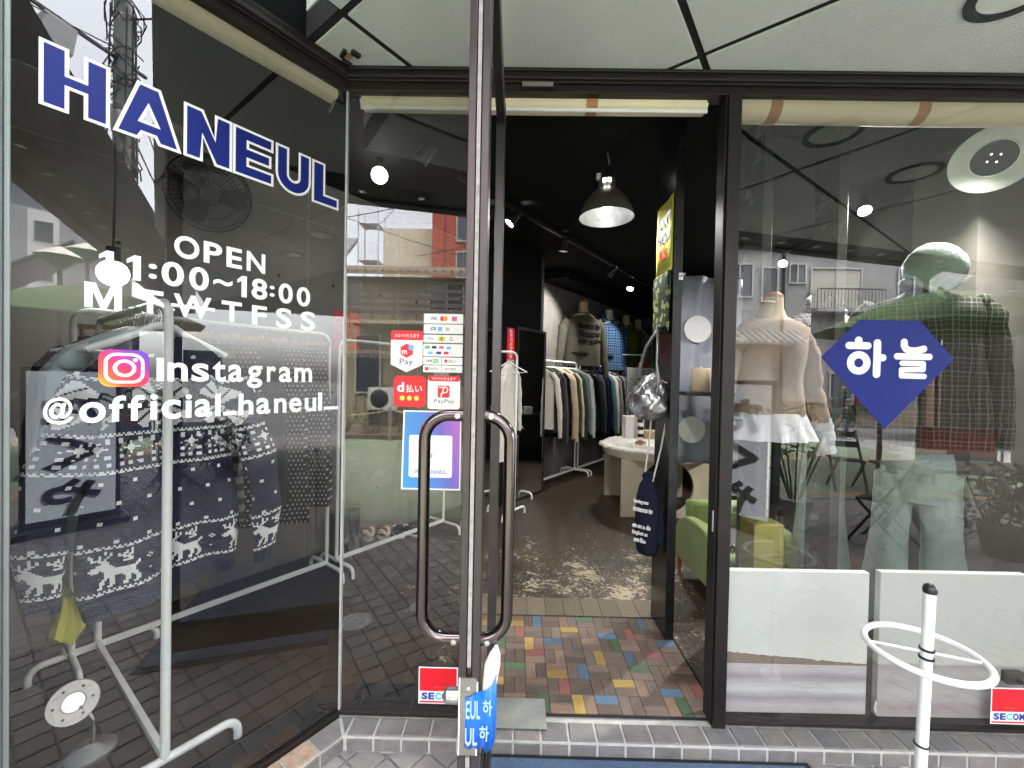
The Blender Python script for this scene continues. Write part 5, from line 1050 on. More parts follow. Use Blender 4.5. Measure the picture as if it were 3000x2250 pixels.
# ---- front rack behind the angled window
FA, FB = Vector((-1.247, 1.475, 0)), Vector((-2.115, 2.085, 0))
rack('nearest white clothes rack standing behind the lettered window', FA, FB, 1.735, .235, True, .0155, .06, PANE_RZ)
fd = (FB-FA).normalized()
def knit_mesh():
    """patterned jumper, every stitch its own face: hem at z 0"""
    st = .0060; deer = """
........X.........X...
.X......X.X.....X.X...
.XX..X..X.X..X.XX.X...
..X..X..XX...XXX.XX...
..XXXX.XX......XXX....
.....XXX.........XX...
......XXX......XXXX...
....XXXXXX............
..XXXXXXXXX..........X
.XXXXXXXXXXX........XX
..XXX.XXXXXXXXXXXXXXX.
.......XXXXXXXXXXXXX..
.......XXXXXXXXXXXXX..
........XXXXXXXXXXXX..
........XXXX...XXXXXX.
.......XX.XX....XX.XX.
......XX..XX....XX..XX
......XX..XX....XX..XX
......X...XX...XX...XX
.....XX..XX....XX..XX.""".strip().split('\n')
    def white(u, z):
        v = int(z/st); du = u+500
        for zz_ in (.082, .222, .478, .598, .785):
            if 0 <= v-int(zz_/st) < 2: return (du+v) % 2 == 0 or (du+2*v) % 4 == 0
        if .094 < z < .094+len(deer)*st:
            r_ = len(deer)-1-int((z-.094)/st); c = du % 31
            if c < 22 and 0 <= r_ < len(deer): return deer[r_][c] == 'X'
            return (c-25, r_-8) in ((0, 0), (2, 0), (1, 1), (1, -1), (1, 7))
        if .235 < z < .475:
            r_ = int((z-.235)/st); return (du+(r_//11 % 2)*7) % 14 < 2 and r_ % 11 < 2
        if .492 < z < .594:
            r_ = int((z-.492)/st); c = du % 14; a, b_ = c-7, r_-10
            if (abs(a) <= 1 and abs(b_) <= 1) or (a == 0 and abs(b_) <= 3) or (b_ == 0 and abs(a) <= 3): return True
            return abs(a)+abs(b_) > 5 and (a+1) % 4 < 2 and (b_+1) % 4 < 2
        if .612 < z < .778:
            r_ = ((z-.695)/.005); c = (du % 32-15.5)*st/.005; a, b_ = abs(c), abs(r_); r_ = int(r_); kq = int(c)
            if 4.4 < a+b_ < 6.6 or a+b_ < 2: return True
            if 8 <= a+b_ <= 25 and abs(a-b_) < 9 and a > 2 and b_ > 2 and a < 16 and b_ < 16: return abs(a-b_) > 0 and not (abs(a-b_) < 1) and min(a, b_) > .42*max(a, b_)
            return b_ > 11 and a < 4 and (kq+r_) % 2 == 0 and b_ < 15
        if z > .79:
            r_ = int((z-.79)/st); return (du+(r_//12 % 2)*10) % 20 < 2 and r_ % 12 < 2
        return False
    n = MB(); H = .945; NX = 76; rows = int(H/st)
    def hw(z):
        if z > .80: t = min(1, (z-.80)/(H-.80)); return .225*(1-t)**.6*.80+.05*t+.225*.20*(1-t)
        return .225+.012*math.sin(z*9)+(.0 if z > .1 else -.012*(1-z/.1))
    def yd(x, z): return .016*math.sin(x*21+z*4)*(1-z*.6)+.010*math.sin(x*47+z*11+1)*(1-z)+.012*math.sin(z*13+x*5)
    for k in range(rows+1):
        z = k*st; w = hw(z); sag = .03*math.sin(z*0+2.2)*(1-z/H)
        for i in range(NX+1):
            x = -w+2*w*i/NX; n.v.append((x, -.045*math.sqrt(max(0, 1-(x/w)**2))+yd(x, z), z+.022*math.sin(x*8+.6)*(1-z/H)**2))
        for i in range(NX+1): n.v.append((-w+2*w*i/NX, .035*math.sqrt(max(0, 1-((-w+2*w*i/NX)/w)**2))+.5*yd(-w+2*w*i/NX, z), z+.022*math.sin((-w+2*w*i/NX)*8+.6)*(1-z/H)**2))
    s_ = 2*(NX+1)
    for k in range(rows):
        for i in range(NX):
            w = hw(k*st); x = (-w+2*w*(i+.5)/NX); n.f.append((k*s_+i, k*s_+i+1, (k+1)*s_+i+1, (k+1)*s_+i)); n.m.append(1 if white(int(round(x/st)), k*st) else 0)
            a = k*s_+NX+1+i; n.f.append((a+1, a, a+s_, a+s_+1)); n.m.append(0)
    for sgn, xe, ze, bend in ((1, .345, .02, .04), (-1, -.325, .06, -.02)):
        K, N = 130, 46; base = len(n.v); A_ = Vector((sgn*.178, 0, .80)); E_ = Vector((xe-sgn*.02, -.005, ze)); ax = (E_-A_)
        for k in range(K+1):
            t = k/K; c = A_+ax*t+Vector((sgn*.05*math.sin(PI*t)+bend*t*(1-t), -.02-.02*math.sin(PI*t), 0)); r_ = .074*(1-t)+.048*t+.006*math.sin(t*19)
            if t > .93: r_ *= 1-.25*(t-.93)/.07
            px = Vector((ax.z, 0, -ax.x)).normalized()*-1
            for i in range(N): a = 2*PI*i/N; n.v.append(tuple(c+px*r_*math.cos(a)+Vector((0, 1, 0))*r_*.42*math.sin(a)*(1+.1*math.sin(t*31+i))))
        for k in range(K):
            z = .80-k*.0060
            for i in range(N):
                n.f.append((base+k*N+i, base+k*N+(i+1) % N, base+(k+1)*N+(i+1) % N, base+(k+1)*N+i)); n.m.append(1 if white(i-34+7, max(0, z)) else 0)
    return n.mesh('nordic_jumper', [fabric('navy_knit', (.016, .018, .042), bump=.5, bscale=180), fabric('white_knit', (.70, .70, .68), bump=.4, bscale=180)], 50, fix=False)
jm = bpy.data.objects.new('nordic_jumper', knit_mesh()); COL.objects.link(jm); place(jm, P(.545, .735, -.265), PANE_RZ)
tag(jm, 'navy jumper knitted with white reindeer and stars behind the lettered window', 'jumper')
fcols = [('pale aqua', (.40, .52, .52)), ('pale grey', (.48, .50, .52)), ('dusty mauve', (.30, .20, .24)), ('charcoal', (.03, .03, .035)), ('white', (.66, .66, .64))]
for k, (nm, c) in enumerate(fcols):
    o = bpy.data.objects.new('long_sleeved_top', flat_top('long_sleeved_top', fabric('%s_cotton' % nm.replace(' ', '_'), c), .78, .19, .60, k*1.3, .03, 1.0, .045)); COL.objects.link(o)
    p = FA+fd*(.20+.055*k); place(o, P(0, 0, 0), PANE_RZ); pos = Vector((p.x, p.y, 1.70)); o.location = pos-E1*(.02+.02*(k % 2)); tag(o, '%s long sleeved top hanging just behind the patterned jumper' % nm, 'top', 'tops on the nearest rack')
    hang('white hanger holding the %s top on the nearest rack' % nm, (pos.x-E1.x*(.02+.02*(k % 2)), pos.y-E1.y*(.02+.02*(k % 2)), 1.703), PANE_RZ, 'white hangers on the nearest rack')
n = MB(); rg = []
for z, hw_, x0 in ((.80, .025, 0), (.76, .032, .003), (.71, .043, 0), (.665, .047, -.005)): rg.append([Vector((x0+hw_*math.cos(2*PI*q/14), .035*math.sin(2*PI*q/14)*(1+.3*math.sin(3*q)), z-.02*math.sin(q*1.3))) for q in range(14)])
n.loft(rg); o = n.build('yellow_scarf', fabric('yellow_cotton', (.52, .50, .05)), smooth=60); place(o, P(.785, 0, -.33), PANE_RZ); tag(o, 'yellow cloth hanging below the hem of the patterned jumper', 'scarf')
for k in range(6):
    p = FA+fd*(.05+.035*k); lab = ['broad white hanger in front of the jumper on the nearest rack', 'empty white hanger directly behind the broad front one', 'third empty hanger counted from the front of the nearest rack', 'fourth empty hanger counted from the front of the nearest rack', 'fifth empty hanger counted from the front of the nearest rack', 'sixth empty hanger counted from the front of the nearest rack'][k]
    hang(lab, (p.x, p.y, 1.705), PANE_RZ+R(4*math.sin(k*2)), 'white hangers on the nearest rack', hanger_mesh(.20, True) if k == 0 else HANG)
for k in range(7):
    p = FA+fd*(.50+.05*k); hang('%s bare hanger at the far end of the nearest rack' % ['first', 'second', 'third', 'fourth', 'fifth', 'sixth', 'seventh'][k], (p.x, p.y, 1.705), PANE_RZ+R(5*math.sin(k*3)), 'white hangers on the nearest rack')

# ---- racks along the concrete wall
RW = -2.92
rack('white rack of dark skirts along the concrete wall by the glass corner', G(.35, RW), G(1.66, RW), 1.78, .22, True, .013, .07, PANE_RZ-R(90))
rack('white rack of short dark bottoms behind the fixed pane', G(1.74, RW), G(2.85, RW), 1.75, .22, True, .013, .07, PANE_RZ-R(90))
rack('white rack of long sleeved tops beside the standing mirror', G(4.25, -3.06), G(5.80, -3.06), 1.74, .24, True, .0125, .07, PANE_RZ-R(90))
rack('white rack of dark and pale tops, deepest in the shop', G(5.90, -3.06), G(7.40, -3.06), 1.72, .24, True, .0125, .07, PANE_RZ-R(90))
clip_m = None
def clip_hanger():
    n = MB(); n.tube([(0, 0, .0), (0, 0, .035), (.02, 0, .045), (.026, 0, .062), (.014, 0, .078), (-.008, 0, .075)], .0022, 6, 1); n.box(-.16, .16, -.006, .006, -.012, .012)
    for x in (-.11, .11): n.box(x-.008, x+.008, -.008, .008, -.055, -.010, 1)
    return n.mesh('clip_hanger', [M('beech_wood', (.50, .36, .22), .55, var=.2, scale=20), m_steel])
CLIP = clip_hanger()
m_polka = M('polka_dot_cotton', (.014, .013, .014), .9, var=0, spec=.15)
n_, l_, b_ = nodes(m_polka); t_ = n_.new('ShaderNodeTexCoord'); mp = n_.new('ShaderNodeMapping'); mp.inputs['Scale'].default_value = (38, 1, 34); l_.new(t_.outputs['Object'], mp.inputs[0])
sp = n_.new('ShaderNodeSeparateXYZ'); l_.new(mp.outputs[0], sp.inputs[0])
fx = math_n(n_, l_, 'SUBTRACT', math_n(n_, l_, 'FRACT', math_n(n_, l_, 'ADD', sp.outputs[0], math_n(n_, l_, 'MULTIPLY', math_n(n_, l_, 'FLOOR', sp.outputs[2]), .5))), .5); fz = math_n(n_, l_, 'SUBTRACT', math_n(n_, l_, 'FRACT', sp.outputs[2]), .5)
dd = math_n(n_, l_, 'ADD', math_n(n_, l_, 'MULTIPLY', fx, fx), math_n(n_, l_, 'MULTIPLY', fz, fz)); l_.new(mixc(n_, l_, math_n(n_, l_, 'LESS_THAN', dd, .045), (.014, .013, .014), (.42, .41, .39)), b_.inputs['Base Color'])
m_stripe = M('striped_knit', (.1, .1, .1), .9, var=0); n_, l_, b_ = nodes(m_stripe); t_ = n_.new('ShaderNodeTexCoord'); sp = n_.new('ShaderNodeSeparateXYZ'); l_.new(t_.outputs['Object'], sp.inputs[0])
l_.new(mixc(n_, l_, math_n(n_, l_, 'LESS_THAN', math_n(n_, l_, 'FRACT', math_n(n_, l_, 'MULTIPLY', sp.outputs[2], 12)), .5), (.02, .02, .022), (.17, .165, .15)), b_.inputs['Base Color'])
m_bstripe = M('black_white_stripe', (.1, .1, .1), .9, var=0); n_, l_, b_ = nodes(m_bstripe); t_ = n_.new('ShaderNodeTexCoord'); sp = n_.new('ShaderNodeSeparateXYZ'); l_.new(t_.outputs['Object'], sp.inputs[0])
l_.new(mixc(n_, l_, math_n(n_, l_, 'LESS_THAN', math_n(n_, l_, 'FRACT', math_n(n_, l_, 'MULTIPLY', sp.outputs[2], 11)), .5), (.015, .015, .015), (.75, .74, .70)), b_.inputs['Base Color'])
def skirt(mat, h, w=.15, ph=0, flare=1.25):
    n = MB(); top_body(n, [(0, w*.85, .022), (-.03, w*.9, .03), (-h*.5, w*flare*.9, .05), (-h, w*flare, .06)], .25, ph, 28, 6); return n.mesh('skirt', mat, 60)
bl_, br_, gy_ = fabric('black_cotton', (.013, .013, .015)), fabric('dark_brown_cord', (.07, .035, .025)), fabric('charcoal_wool', (.035, .036, .042))
items = [(.46, bl_, 1.0, 'long black skirt nearest the patterned jumper'), (.60, gy_, .95, 'long charcoal skirt behind the jumper sleeve'), (.76, br_, 1.05, 'long dark brown skirt on the corner rack'), (.92, m_stripe, 1.06, 'grey and black striped long skirt'), (1.06, m_polka, 1.12, 'first black skirt with white dots on the corner rack'), (1.20, bl_, 1.02, 'plain black skirt between the dotted ones'), (1.34, m_polka, 1.17, 'second dotted skirt, hanging lowest on the corner rack'), (1.50, m_polka, 1.10, 'dotted skirt at the very end of the corner rack')]
for k, (a, m, h, lab) in enumerate(items):
    p = G(a, RW, 1.745); o = bpy.data.objects.new('skirt', skirt(m, h, .15, k)); COL.objects.link(o); place(o, (p.x, p.y, 1.72), PANE_RZ-R(90)+R(38)); tag(o, lab, 'skirt', 'skirts on the corner rack')
    c = bpy.data.objects.new('clip_hanger', CLIP); COL.objects.link(c); place(c, (p.x, p.y, 1.768), PANE_RZ-R(90)+R(38)); tag(c, 'wooden clip hanger above the '+lab.replace('long ', '').replace('first ', 'first '), 'clip hanger', 'wooden clip hangers')
items = [(1.9, bl_, 'black short skirt nearest the glass corner'), (2.05, gy_, 'charcoal shorts second along the middle rack'), (2.2, bl_, 'black shorts third along the middle rack'), (2.35, gy_, 'charcoal short skirt fourth along the middle rack'), (2.5, fabric('washed_black_denim', (.03, .032, .036)), 'washed black shorts fifth along the middle rack')]
for k, (a, m, lab) in enumerate(items):
    p = G(a, RW); o = bpy.data.objects.new('short_skirt', skirt(m, .52, .16, k*2, 1.12)); COL.objects.link(o); place(o, (p.x, p.y, 1.69), PANE_RZ-R(90)+R(35)); tag(o, lab, 'skirt', 'short bottoms on the middle rack')
    c = bpy.data.objects.new('clip_hanger', CLIP); COL.objects.link(c); place(c, (p.x, p.y, 1.738), PANE_RZ-R(90)+R(35)); tag(c, 'wooden clip hanger above the '+lab, 'clip hanger', 'wooden clip hangers')
p = G(2.70, RW); o = bpy.data.objects.new('long_skirt', skirt(fabric('pale_green_linen', (.36, .40, .36)), .98, .15, 2, 1.3)); COL.objects.link(o); place(o, (p.x, p.y, 1.69), PANE_RZ-R(90)+R(50)); tag(o, 'pale green long skirt at the end of the middle rack', 'skirt')
c = bpy.data.objects.new('clip_hanger', CLIP); COL.objects.link(c); place(c, (p.x, p.y, 1.738), PANE_RZ-R(90)+R(50)); tag(c, 'wooden clip hanger above the pale green skirt', 'clip hanger', 'wooden clip hangers')
tops = [('cream ribbed', (.56, .54, .47), .60), ('charcoal', (.035, .036, .04), .64), ('dark grey knit', (.075, .075, .08), .64), ('black', (.012, .012, .013), .70), ('beige', (.36, .28, .20), .66), ('sand', (.42, .35, .25), .64), ('olive brown', (.10, .09, .055), .62), ('fluffy cream', (.50, .44, .32), .58), ('bottle green', (.012, .035, .018), .72), ('moss grey', (.12, .13, .11), .66), ('pale blue', (.36, .46, .48), .62), ('white', (.62, .62, .60), .60)]
def hang_row(rows, a0, da, rz0, e2, ztop, group, where):
    for k, (nm, c, h) in enumerate(rows):
        p = G(a0+da*k, e2); m = fabric(nm.replace(' ', '_')+'_fabric', c); o = bpy.data.objects.new('hung_top', flat_top('hung_top', m, h*1.38, .225, .82+.05*(k % 3), k*1.7, .032)); COL.objects.link(o)
        rz = rz0+R(5*math.sin(k*2.3)); place(o, (p.x, p.y, ztop), rz); tag(o, '%s long sleeved top on the %s' % (nm, where), 'top', group)
        hang('white hanger carrying the %s top on the %s' % (nm, where), (p.x, p.y, ztop+.004), rz, 'white hangers on the '+where)
hang_row(tops, 4.70, .094, PANE_RZ-R(90)+R(26), -3.05, 1.706, 'tops on the rack by the mirror', 'rack by the mirror')
tops2 = [('black crew neck', (.014, .015, .018), .62), ('slate', (.05, .055, .065), .66), ('dark navy', (.016, .02, .04), .66), ('blue cable knit', (.03, .055, .13), .64), ('sea green', (.08, .18, .16), .62), ('chalk white', (.60, .61, .58), .62), ('ivory', (.58, .56, .50), .60), ('black zip', (.013, .013, .014), .66), ('light grey', (.34, .35, .36), .60), ('black leather', (.012, .012, .013), .62)]
hang_row(tops2, 6.02, .135, PANE_RZ-R(90)+R(26), -3.05, 1.686, 'tops on the deepest rack', 'deepest rack')
# small rack end with a white garment seen beside the door
p = Vector((-.06, 4.35, 0)); o = bpy.data.objects.new('white_cardigan', flat_top('white_cardigan', fabric('off_white_knit', (.52, .51, .46)), 1.0, .19, .6, 2, .03)); COL.objects.link(o); place(o, (p.x-.02, p.y, 1.70), R(65)); tag(o, 'long off white cardigan hanging between the door and the black partition', 'cardigan')
hang('white hanger of the long off white cardigan beside the partition', (p.x-.02, p.y, 1.705), R(20), None)
rack('short white rack half hidden by the open door', Vector((-.40, 4.25, 0)), Vector((.0, 4.42, 0)), 1.76, .2, False, .0125, .06, PANE_RZ)
# ---- footwear and floor things on the left
def boot(label, loc, rz):
    n = MB(); rg = []
    for z, rx, ry, y in ((0, .045, .12, -.03), (.02, .048, .125, -.03), (.06, .045, .10, -.01), (.10, .042, .06, .02), (.18, .048, .052, .03), (.30, .055, .056, .03), (.34, .057, .058, .03)): rg.append([Vector((rx*math.cos(2*PI*q/16), y+ry*math.sin(2*PI*q/16), z)) for q in range(16)])
    n.loft(rg); o = n.build('boot', M('black_leather', (.014, .014, .015), .3, var=.1), smooth=60); place(o, loc, rz); tag(o, label, 'boot', 'pair of black boots by the wall')
boot('black boot nearer the glass corner', (-1.47, 3.40, .066), R(20)); boot('black boot behind its pair by the concrete wall', (-1.36, 3.52, .066), R(30))
def slipper(label, loc, rz):
    t = thing('slipper', label, 'slipper', loc, rz, 'pair of fluffy brown slippers'); n = MB(); n.ball((0, -.03, .05), .052, .085, .055, 16); n.build('upper', fabric('brown_suede', (.24, .12, .06)), t, smooth=60)
    n = MB(); n.slab([(.05*math.cos(2*PI*q/18), .125*math.sin(2*PI*q/18)) for q in range(18)], 0, .02); n.build('sole', M('cream_rubber', (.55, .5, .4), .7), t, bevel=.004)
    n = MB()
    for q in range(26): a = 2*PI*q/26; n.ball((.042*math.cos(a), .055+.05*math.sin(a), .072+.02*math.sin(a*2)), .017, n=6)
    n.build('fleece_lining', fabric('cream_fleece', (.62, .56, .42)), t)['kind'] = 'stuff'
slipper('fluffy brown slipper on the outer side of its pair', (-1.33, 3.78, .066), R(200)); slipper('fluffy brown slipper beside the black and white shoes', (-1.20, 3.80, .066), R(205))
def sneaker(label, loc, rz):
    t = thing('sneaker', label, 'shoe', loc, rz, 'pair of black and white shoes'); n = MB(); rg = []
    for z, rx, ry, y in ((.022, .044, .125, 0), (.05, .043, .115, .005), (.075, .036, .075, .035), (.095, .032, .055, .05)): rg.append([Vector((rx*math.cos(2*PI*q/18), y+ry*math.sin(2*PI*q/18), z)) for q in range(18)])
    n.loft(rg); n.build('upper', bl_, t, smooth=50); n = MB(); n.slab([(.047*math.cos(2*PI*q/20), .13*math.sin(2*PI*q/20)) for q in range(20)], 0, .0218); n.build('sole', m_vinyl, t, bevel=.004)
    n = MB(); n.ball((0, -.085, .038), .038, .042, .026, 12); n.build('toe_cap', m_vinyl, t, smooth=60)
    n = MB(); n.bar((-.03, -.02, .078), (.03, -.02, .078), .012, .006); n.bar((-.03, .01, .083), (.03, .01, .083), .012, .006); n.build('strap', m_vinyl, t)
sneaker('black and white shoe next to the brown slippers', (-1.08, 3.86, .066), R(215)); sneaker('black and white shoe farther from the slippers', (-.97, 3.90, .066), R(225))
# desk lamp on the floor near the edge trim
gl = thing('gooseneck_lamp', 'small metal gooseneck lamp with round pierced head on the shop floor', 'lamp', (-1.62, 1.575, .066), 0)
n = MB(); n.lathe([(.075, 0), (.075, .012), (.05, .03), (.02, .04)], n=28); n.build('base', M('grey_lamp_metal', (.35, .34, .32), .4, .6), gl, smooth=40)
n = MB(); pts = [(.0, 0, .03), (.006, .003, .08), (.006, 0, .13), (-.004, -.01, .17), (-.03, -.02, .20)]; fine = []
for k in range(len(pts)-1):
    for q in range(10): fine.append(Vector(pts[k]).lerp(Vector(pts[k+1]), q/10))
n.tube(fine, [.0062+.0012*(k % 2) for k in range(len(fine))], 10); n.build('neck', m_steel, gl)
hd = bpy.data.objects.new('lamp_head', None); COL.objects.link(hd); hd.parent = gl
Tt = Matrix.Translation((-.045, -.025, .215)) @ (Vector((1.6, -1.55, 1.15)).to_track_quat('Z', 'Y').to_matrix().to_4x4())
def emit_mat(name, c, s):
    m = bpy.data.materials.new(name); m.use_nodes = True; n_, l_, b_ = nodes(m); b_.inputs['Emission Color'].default_value = (*c, 1); b_.inputs['Emission Strength'].default_value = s; b_.inputs['Base Color'].default_value = (.8, .8, .8, 1); return m
def lathe_part(name, prof, mat, parent, T, nseg=28, sm=40, cap=True):
    n = MB(); n.lathe(prof, (0, 0, 0), nseg, cap=cap); 
    n.v = [tuple(T @ Vector(v)) for v in n.v]; return n.build(name, mat, parent, smooth=sm, fix=True)
bpy.data.objects.remove(hd)
lathe_part('lamp_head', [(.068, -.012), (.075, .0), (.072, .006), (.036, .004), (.034, -.004)], M('lamp_aluminium', (.50, .47, .42), .4, .5), gl, Tt, cap=False)
lathe_part('lamp_lens', [(.033, -.003), (.030, .004), (.015, .009), (.001, .010)], emit_mat('led_lens', (1, .98, 1), .05), gl, Tt)
n = MB()
for k in range(6): n.lathe([(.0045, .0062), (.001, .0064)], (.053*math.cos(k*PI/3), .053*math.sin(k*PI/3), .0), 10)
n.v = [tuple(Tt @ Vector(v)) for v in n.v]; n.build('vent_hole', m_dark, gl)['kind'] = 'stuff'
# big black fan high on the wall
fan = thing('wall_fan', 'large black industrial fan with wire guard high on the concrete wall', 'fan', (-1.93, 2.58, 2.66), 0)
Tf = Vector((1.75, -2.0, -.75)).to_track_quat('Z', 'Y').to_matrix().to_4x4()
def tfb(n, name, mat, **k): n.v = [tuple(Tf @ Vector(v)) for v in n.v]; return n.build(name, mat, fan, **k)
n = MB()
for r_, z in ((.225, 0), (.20, .045), (.15, .06), (.07, .065), (.225, -.05), (.15, -.10)): n.tube([(r_*math.cos(2*PI*k/32), r_*math.sin(2*PI*k/32), z) for k in range(32)], .004, 6, closed=True)
for k in range(44): a = 2*PI*k/44; n.tube([(.06*math.cos(a), .06*math.sin(a), .066), (.15*math.cos(a), .15*math.sin(a), .06), (.20*math.cos(a), .20*math.sin(a), .045), (.225*math.cos(a), .225*math.sin(a), 0), (.215*math.cos(a), .215*math.sin(a), -.05), (.10*math.cos(a), .10*math.sin(a), -.10)], .0016, 4)
tfb(n, 'wire_guard', M('dark_grey_wire', (.025, .025, .025), .4, .4))['kind'] = 'stuff'
for k in range(3):
    n = MB(); a0 = 2*PI*k/3; rg = []
    for r_, w_, tw in ((.04, .05, .025), (.10, .10, .02), (.17, .13, .012), (.20, .09, .008)): rg.append([Vector((r_*math.cos(a0+d_), r_*math.sin(a0+d_), s*tw+e)) for d_, s, e in ((-w_/r_/2, -1, .002), (w_/r_/2, 1, .002), (w_/r_/2, 1, -.002), (-w_/r_/2, -1, -.002))])
    n.loft(rg); tfb(n, 'blade', M('fan_blade', (.02, .02, .02), .35))
n = MB(); n.lathe([(.05, .02), (.055, -.02), (.07, -.06), (.07, -.17), (.04, -.2)]); tfb(n, 'motor', m_black, smooth=40)
n = MB(); n.bar((0, 0, -.18), (-.28, .12, -.30), .04, .04); tfb(n, 'arm', m_black)
# posters and boards on the concrete wall
TWp = lambda a, z, off=.004: (G(a, -3.33+off, z))
t = thing('sale_poster', 'red sale poster with dark letters on the concrete wall', 'poster', TWp(1.93, 1.76), PANE_RZ)
n = MB(); n.box(0, .25, -.002, 0, 0, .34); n.build('sheet', M('red_poster', (.50, .035, .04), .6, var=.25, scale=8), t)
mdr = M('dark_red_print', (.16, .008, .012), .6, var=0); text('SALE', (.03, .22, .20, .27), -.0028, mdr, t, bold=.02); text('50%', (.02, .23, .09, .17), -.0028, mdr, t, bold=.03)
n = MB(); n.box(-.13, .13, -.012, 0, -.22, .22); o = n.build('grey_board', M('grey_board', (.12, .125, .13), .7, var=.1)); o.location = TWp(1.08, 2.06, .014); o.rotation_euler.z = PANE_RZ; o.scale = (2.3, 1, .75); tag(o, 'plain grey board fixed to the concrete wall above the corner rack', 'board')
# ================================================================== deep part of the shop
m_cream = M('cream_laminate', (.46, .41, .31), .45, var=.06, scale=5)
tb = thing('round_table', 'round cream table on panels with circular cut-outs', 'table', (1.66, 4.95, .066), 0)
n = MB(); n.lathe([(.55, .62), (.60, .622), (.605, .63), (.605, .715), (.60, .72), (.001, .72)], n=48); n.build('table_top', m_cream, tb, smooth=40)
for y in (-.42, .42):
    n = MB(); n.prism([[(-.50, 0), (.50, 0), (.50, .6195), (-.50, .6195)], circ(0, .33, .285, 40)[::-1]], y-.02, y+.02); n.build('leg_panel', m_cream, tb, bevel=.003)
fur = thing('fur_rug', 'shaggy white fur mat covering the round table', 'fur mat', (1.66, 4.95, .787), 0)
n = MB(); n.lathe([(.60, 0), (.58, .02), (.3, .03), (.001, .032)], n=40); n.build('backing', fabric('white_fur_base', (.62, .61, .57)), fur, smooth=60)
n = MB(); random.seed(4)
for k in range(5200):
    r_ = .62*math.sqrt(random.random()); a = random.random()*2*PI; x, y = r_*math.cos(a), r_*math.sin(a); z = .02 if r_ < .56 else .005; d_ = a+random.gauss(0, .6)
    lx, ly = math.cos(d_), math.sin(d_); L = random.uniform(.025, .05); w = .0022; dn = -.02*(r_ > .54)
    n.add([(x-ly*w, y+lx*w, z), (x+ly*w, y-lx*w, z), (x+lx*L*.6, y+ly*L*.6, z+.022+dn), (x+lx*L, y+ly*L, z+.014+dn*1.8)], [(0, 1, 2), (0, 2, 3)])
n.build('fur', fabric('white_fur', (.82, .81, .77), bump=0), fur)['kind'] = 'stuff'
m_tort = M('tortoiseshell', (.34, .09, .015), .15, var=.8, scale=40, coat=.5)
def clawclip(label, loc, rz):
    t = thing('hair_clip', label, 'hair clip', loc, rz, 'tortoiseshell hair clips on the fur')
    for s in (-1, 1):
        n = MB(); n.tube([(s*.012, -.06, .03), (s*.03, 0, .05), (s*.012, .06, .03)], .009, 8, flat=.7)
        for k in range(5): n.tube([(s*.026, -.04+.02*k, .045), (s*.036, -.04+.02*k, .02), (s*.015, -.04+.02*k, .004)], [.006, .005, .002], 6)
        n.build('jaw', m_tort, t, smooth=50)
clawclip('tortoiseshell hair clip nearest the front edge of the fur', (1.58, 4.52, .818), R(70)); clawclip('tortoiseshell hair clip farther back on the fur', (1.42, 4.72, .818), R(100))
clawclip('tortoiseshell hair clip beside the striped tube on the fur', (1.72, 4.60, .818), R(20))
n = MB(); n.tube([(0, 0, 0), (.004, .0, .12), (-.006, 0, .26), (.0, .02, .42)], [.034, .036, .034, .028], 16); o = n.build('striped_leg_warmer', m_bstripe, smooth=60); place(o, (1.56, 5.2, .80)); tag(o, 'black and white striped knitted tube standing on the fur table', 'leg warmer')
n = MB(); n.box(-.13, .13, -.05, .05, 0, .30); n.tube([(-.06, -.052, .30), (-.05, -.052, .37), (.05, -.052, .37), (.06, -.052, .30)], .004, 6); o = n.build('paper_bag', M('white_paper', (.66, .66, .64), .8), bevel=.004); place(o, (1.50, 5.32, .80), R(15)); tag(o, 'white paper bag behind the striped tube on the table', 'paper bag')
n = MB(); n.box(-.12, .12, -.08, .08, 0, .12); o = n.build('cardboard_box', M('cardboard', (.40, .29, .17), .8, var=.1), bevel=.003); place(o, (1.75, 5.3, .80), R(-8)); tag(o, 'small brown cardboard box at the back of the fur table', 'box')
# display shelf with bust forms along the concrete wall
TS = PANE_RZ; sh = thing('display_shelf', 'long black wall shelf carrying four bust forms', 'shelf', G(5.80, -3.33, 1.95), TS)
n = MB(); n.box(0, 3.6, -.36, -.004, 0, .035); n.build('board', m_black, sh, bevel=.002)
for x in (.2, 1.4, 2.6): n = MB(); n.prism([(0, -.20), (.02, -.20), (.02, -.001), (0, -.001)], -.03, -.004); n.build('bracket', m_black, sh).location.x = x
n = MB(); n.box(-.4, 4.0, -.42, -.01, 0, .10); o = n.build('pelmet_shelf', m_blackwall); place(o, G(5.5, -3.33, 2.98), TS); tag(o, 'black boxed pelmet under the ceiling above the bust forms', 'pelmet')
def bust(label, loc, rz, neckm, capm, r=.055, s=1.0, pole=None, nz=.0):
    t = thing('bust_form', label, 'mannequin', loc, rz, 'bust forms wearing tops')
    n = MB(); top_body(n, [(.50, .048, .048), (.44, .050, .05), (.40, .065, .06), (.375, .12, .08), (.34, .175, .09), (.25, .165, .105), (.08, .13, .09), (0, .14, .095)], 0, 0, 24); n.build('torso', neckm, t, smooth=60)
    n = MB(); n.lathe([(.050, .50), (.051, .512), (.03, .528), (.001, .532)], n=24); n.build('neck_cap', capm, t, smooth=50)
    if pole:
        n = MB(); n.cyl((0, 0, -pole), (0, 0, -.001), .014); n.build('pole', m_steel, t, smooth=50); n = MB(); n.lathe([(.15, -pole), (.15, -pole+.012), (.02, -pole+.03)], n=28); n.build('base', m_black, t, smooth=40)
    return t
m_form = M('cream_bust_cloth', (.62, .50, .32), .7, var=.06); m_fwhite = M('white_bust', (.62, .60, .56), .6, var=.05); m_fcap = M('wooden_neck_cap', (.50, .22, .06), .5, var=.2)
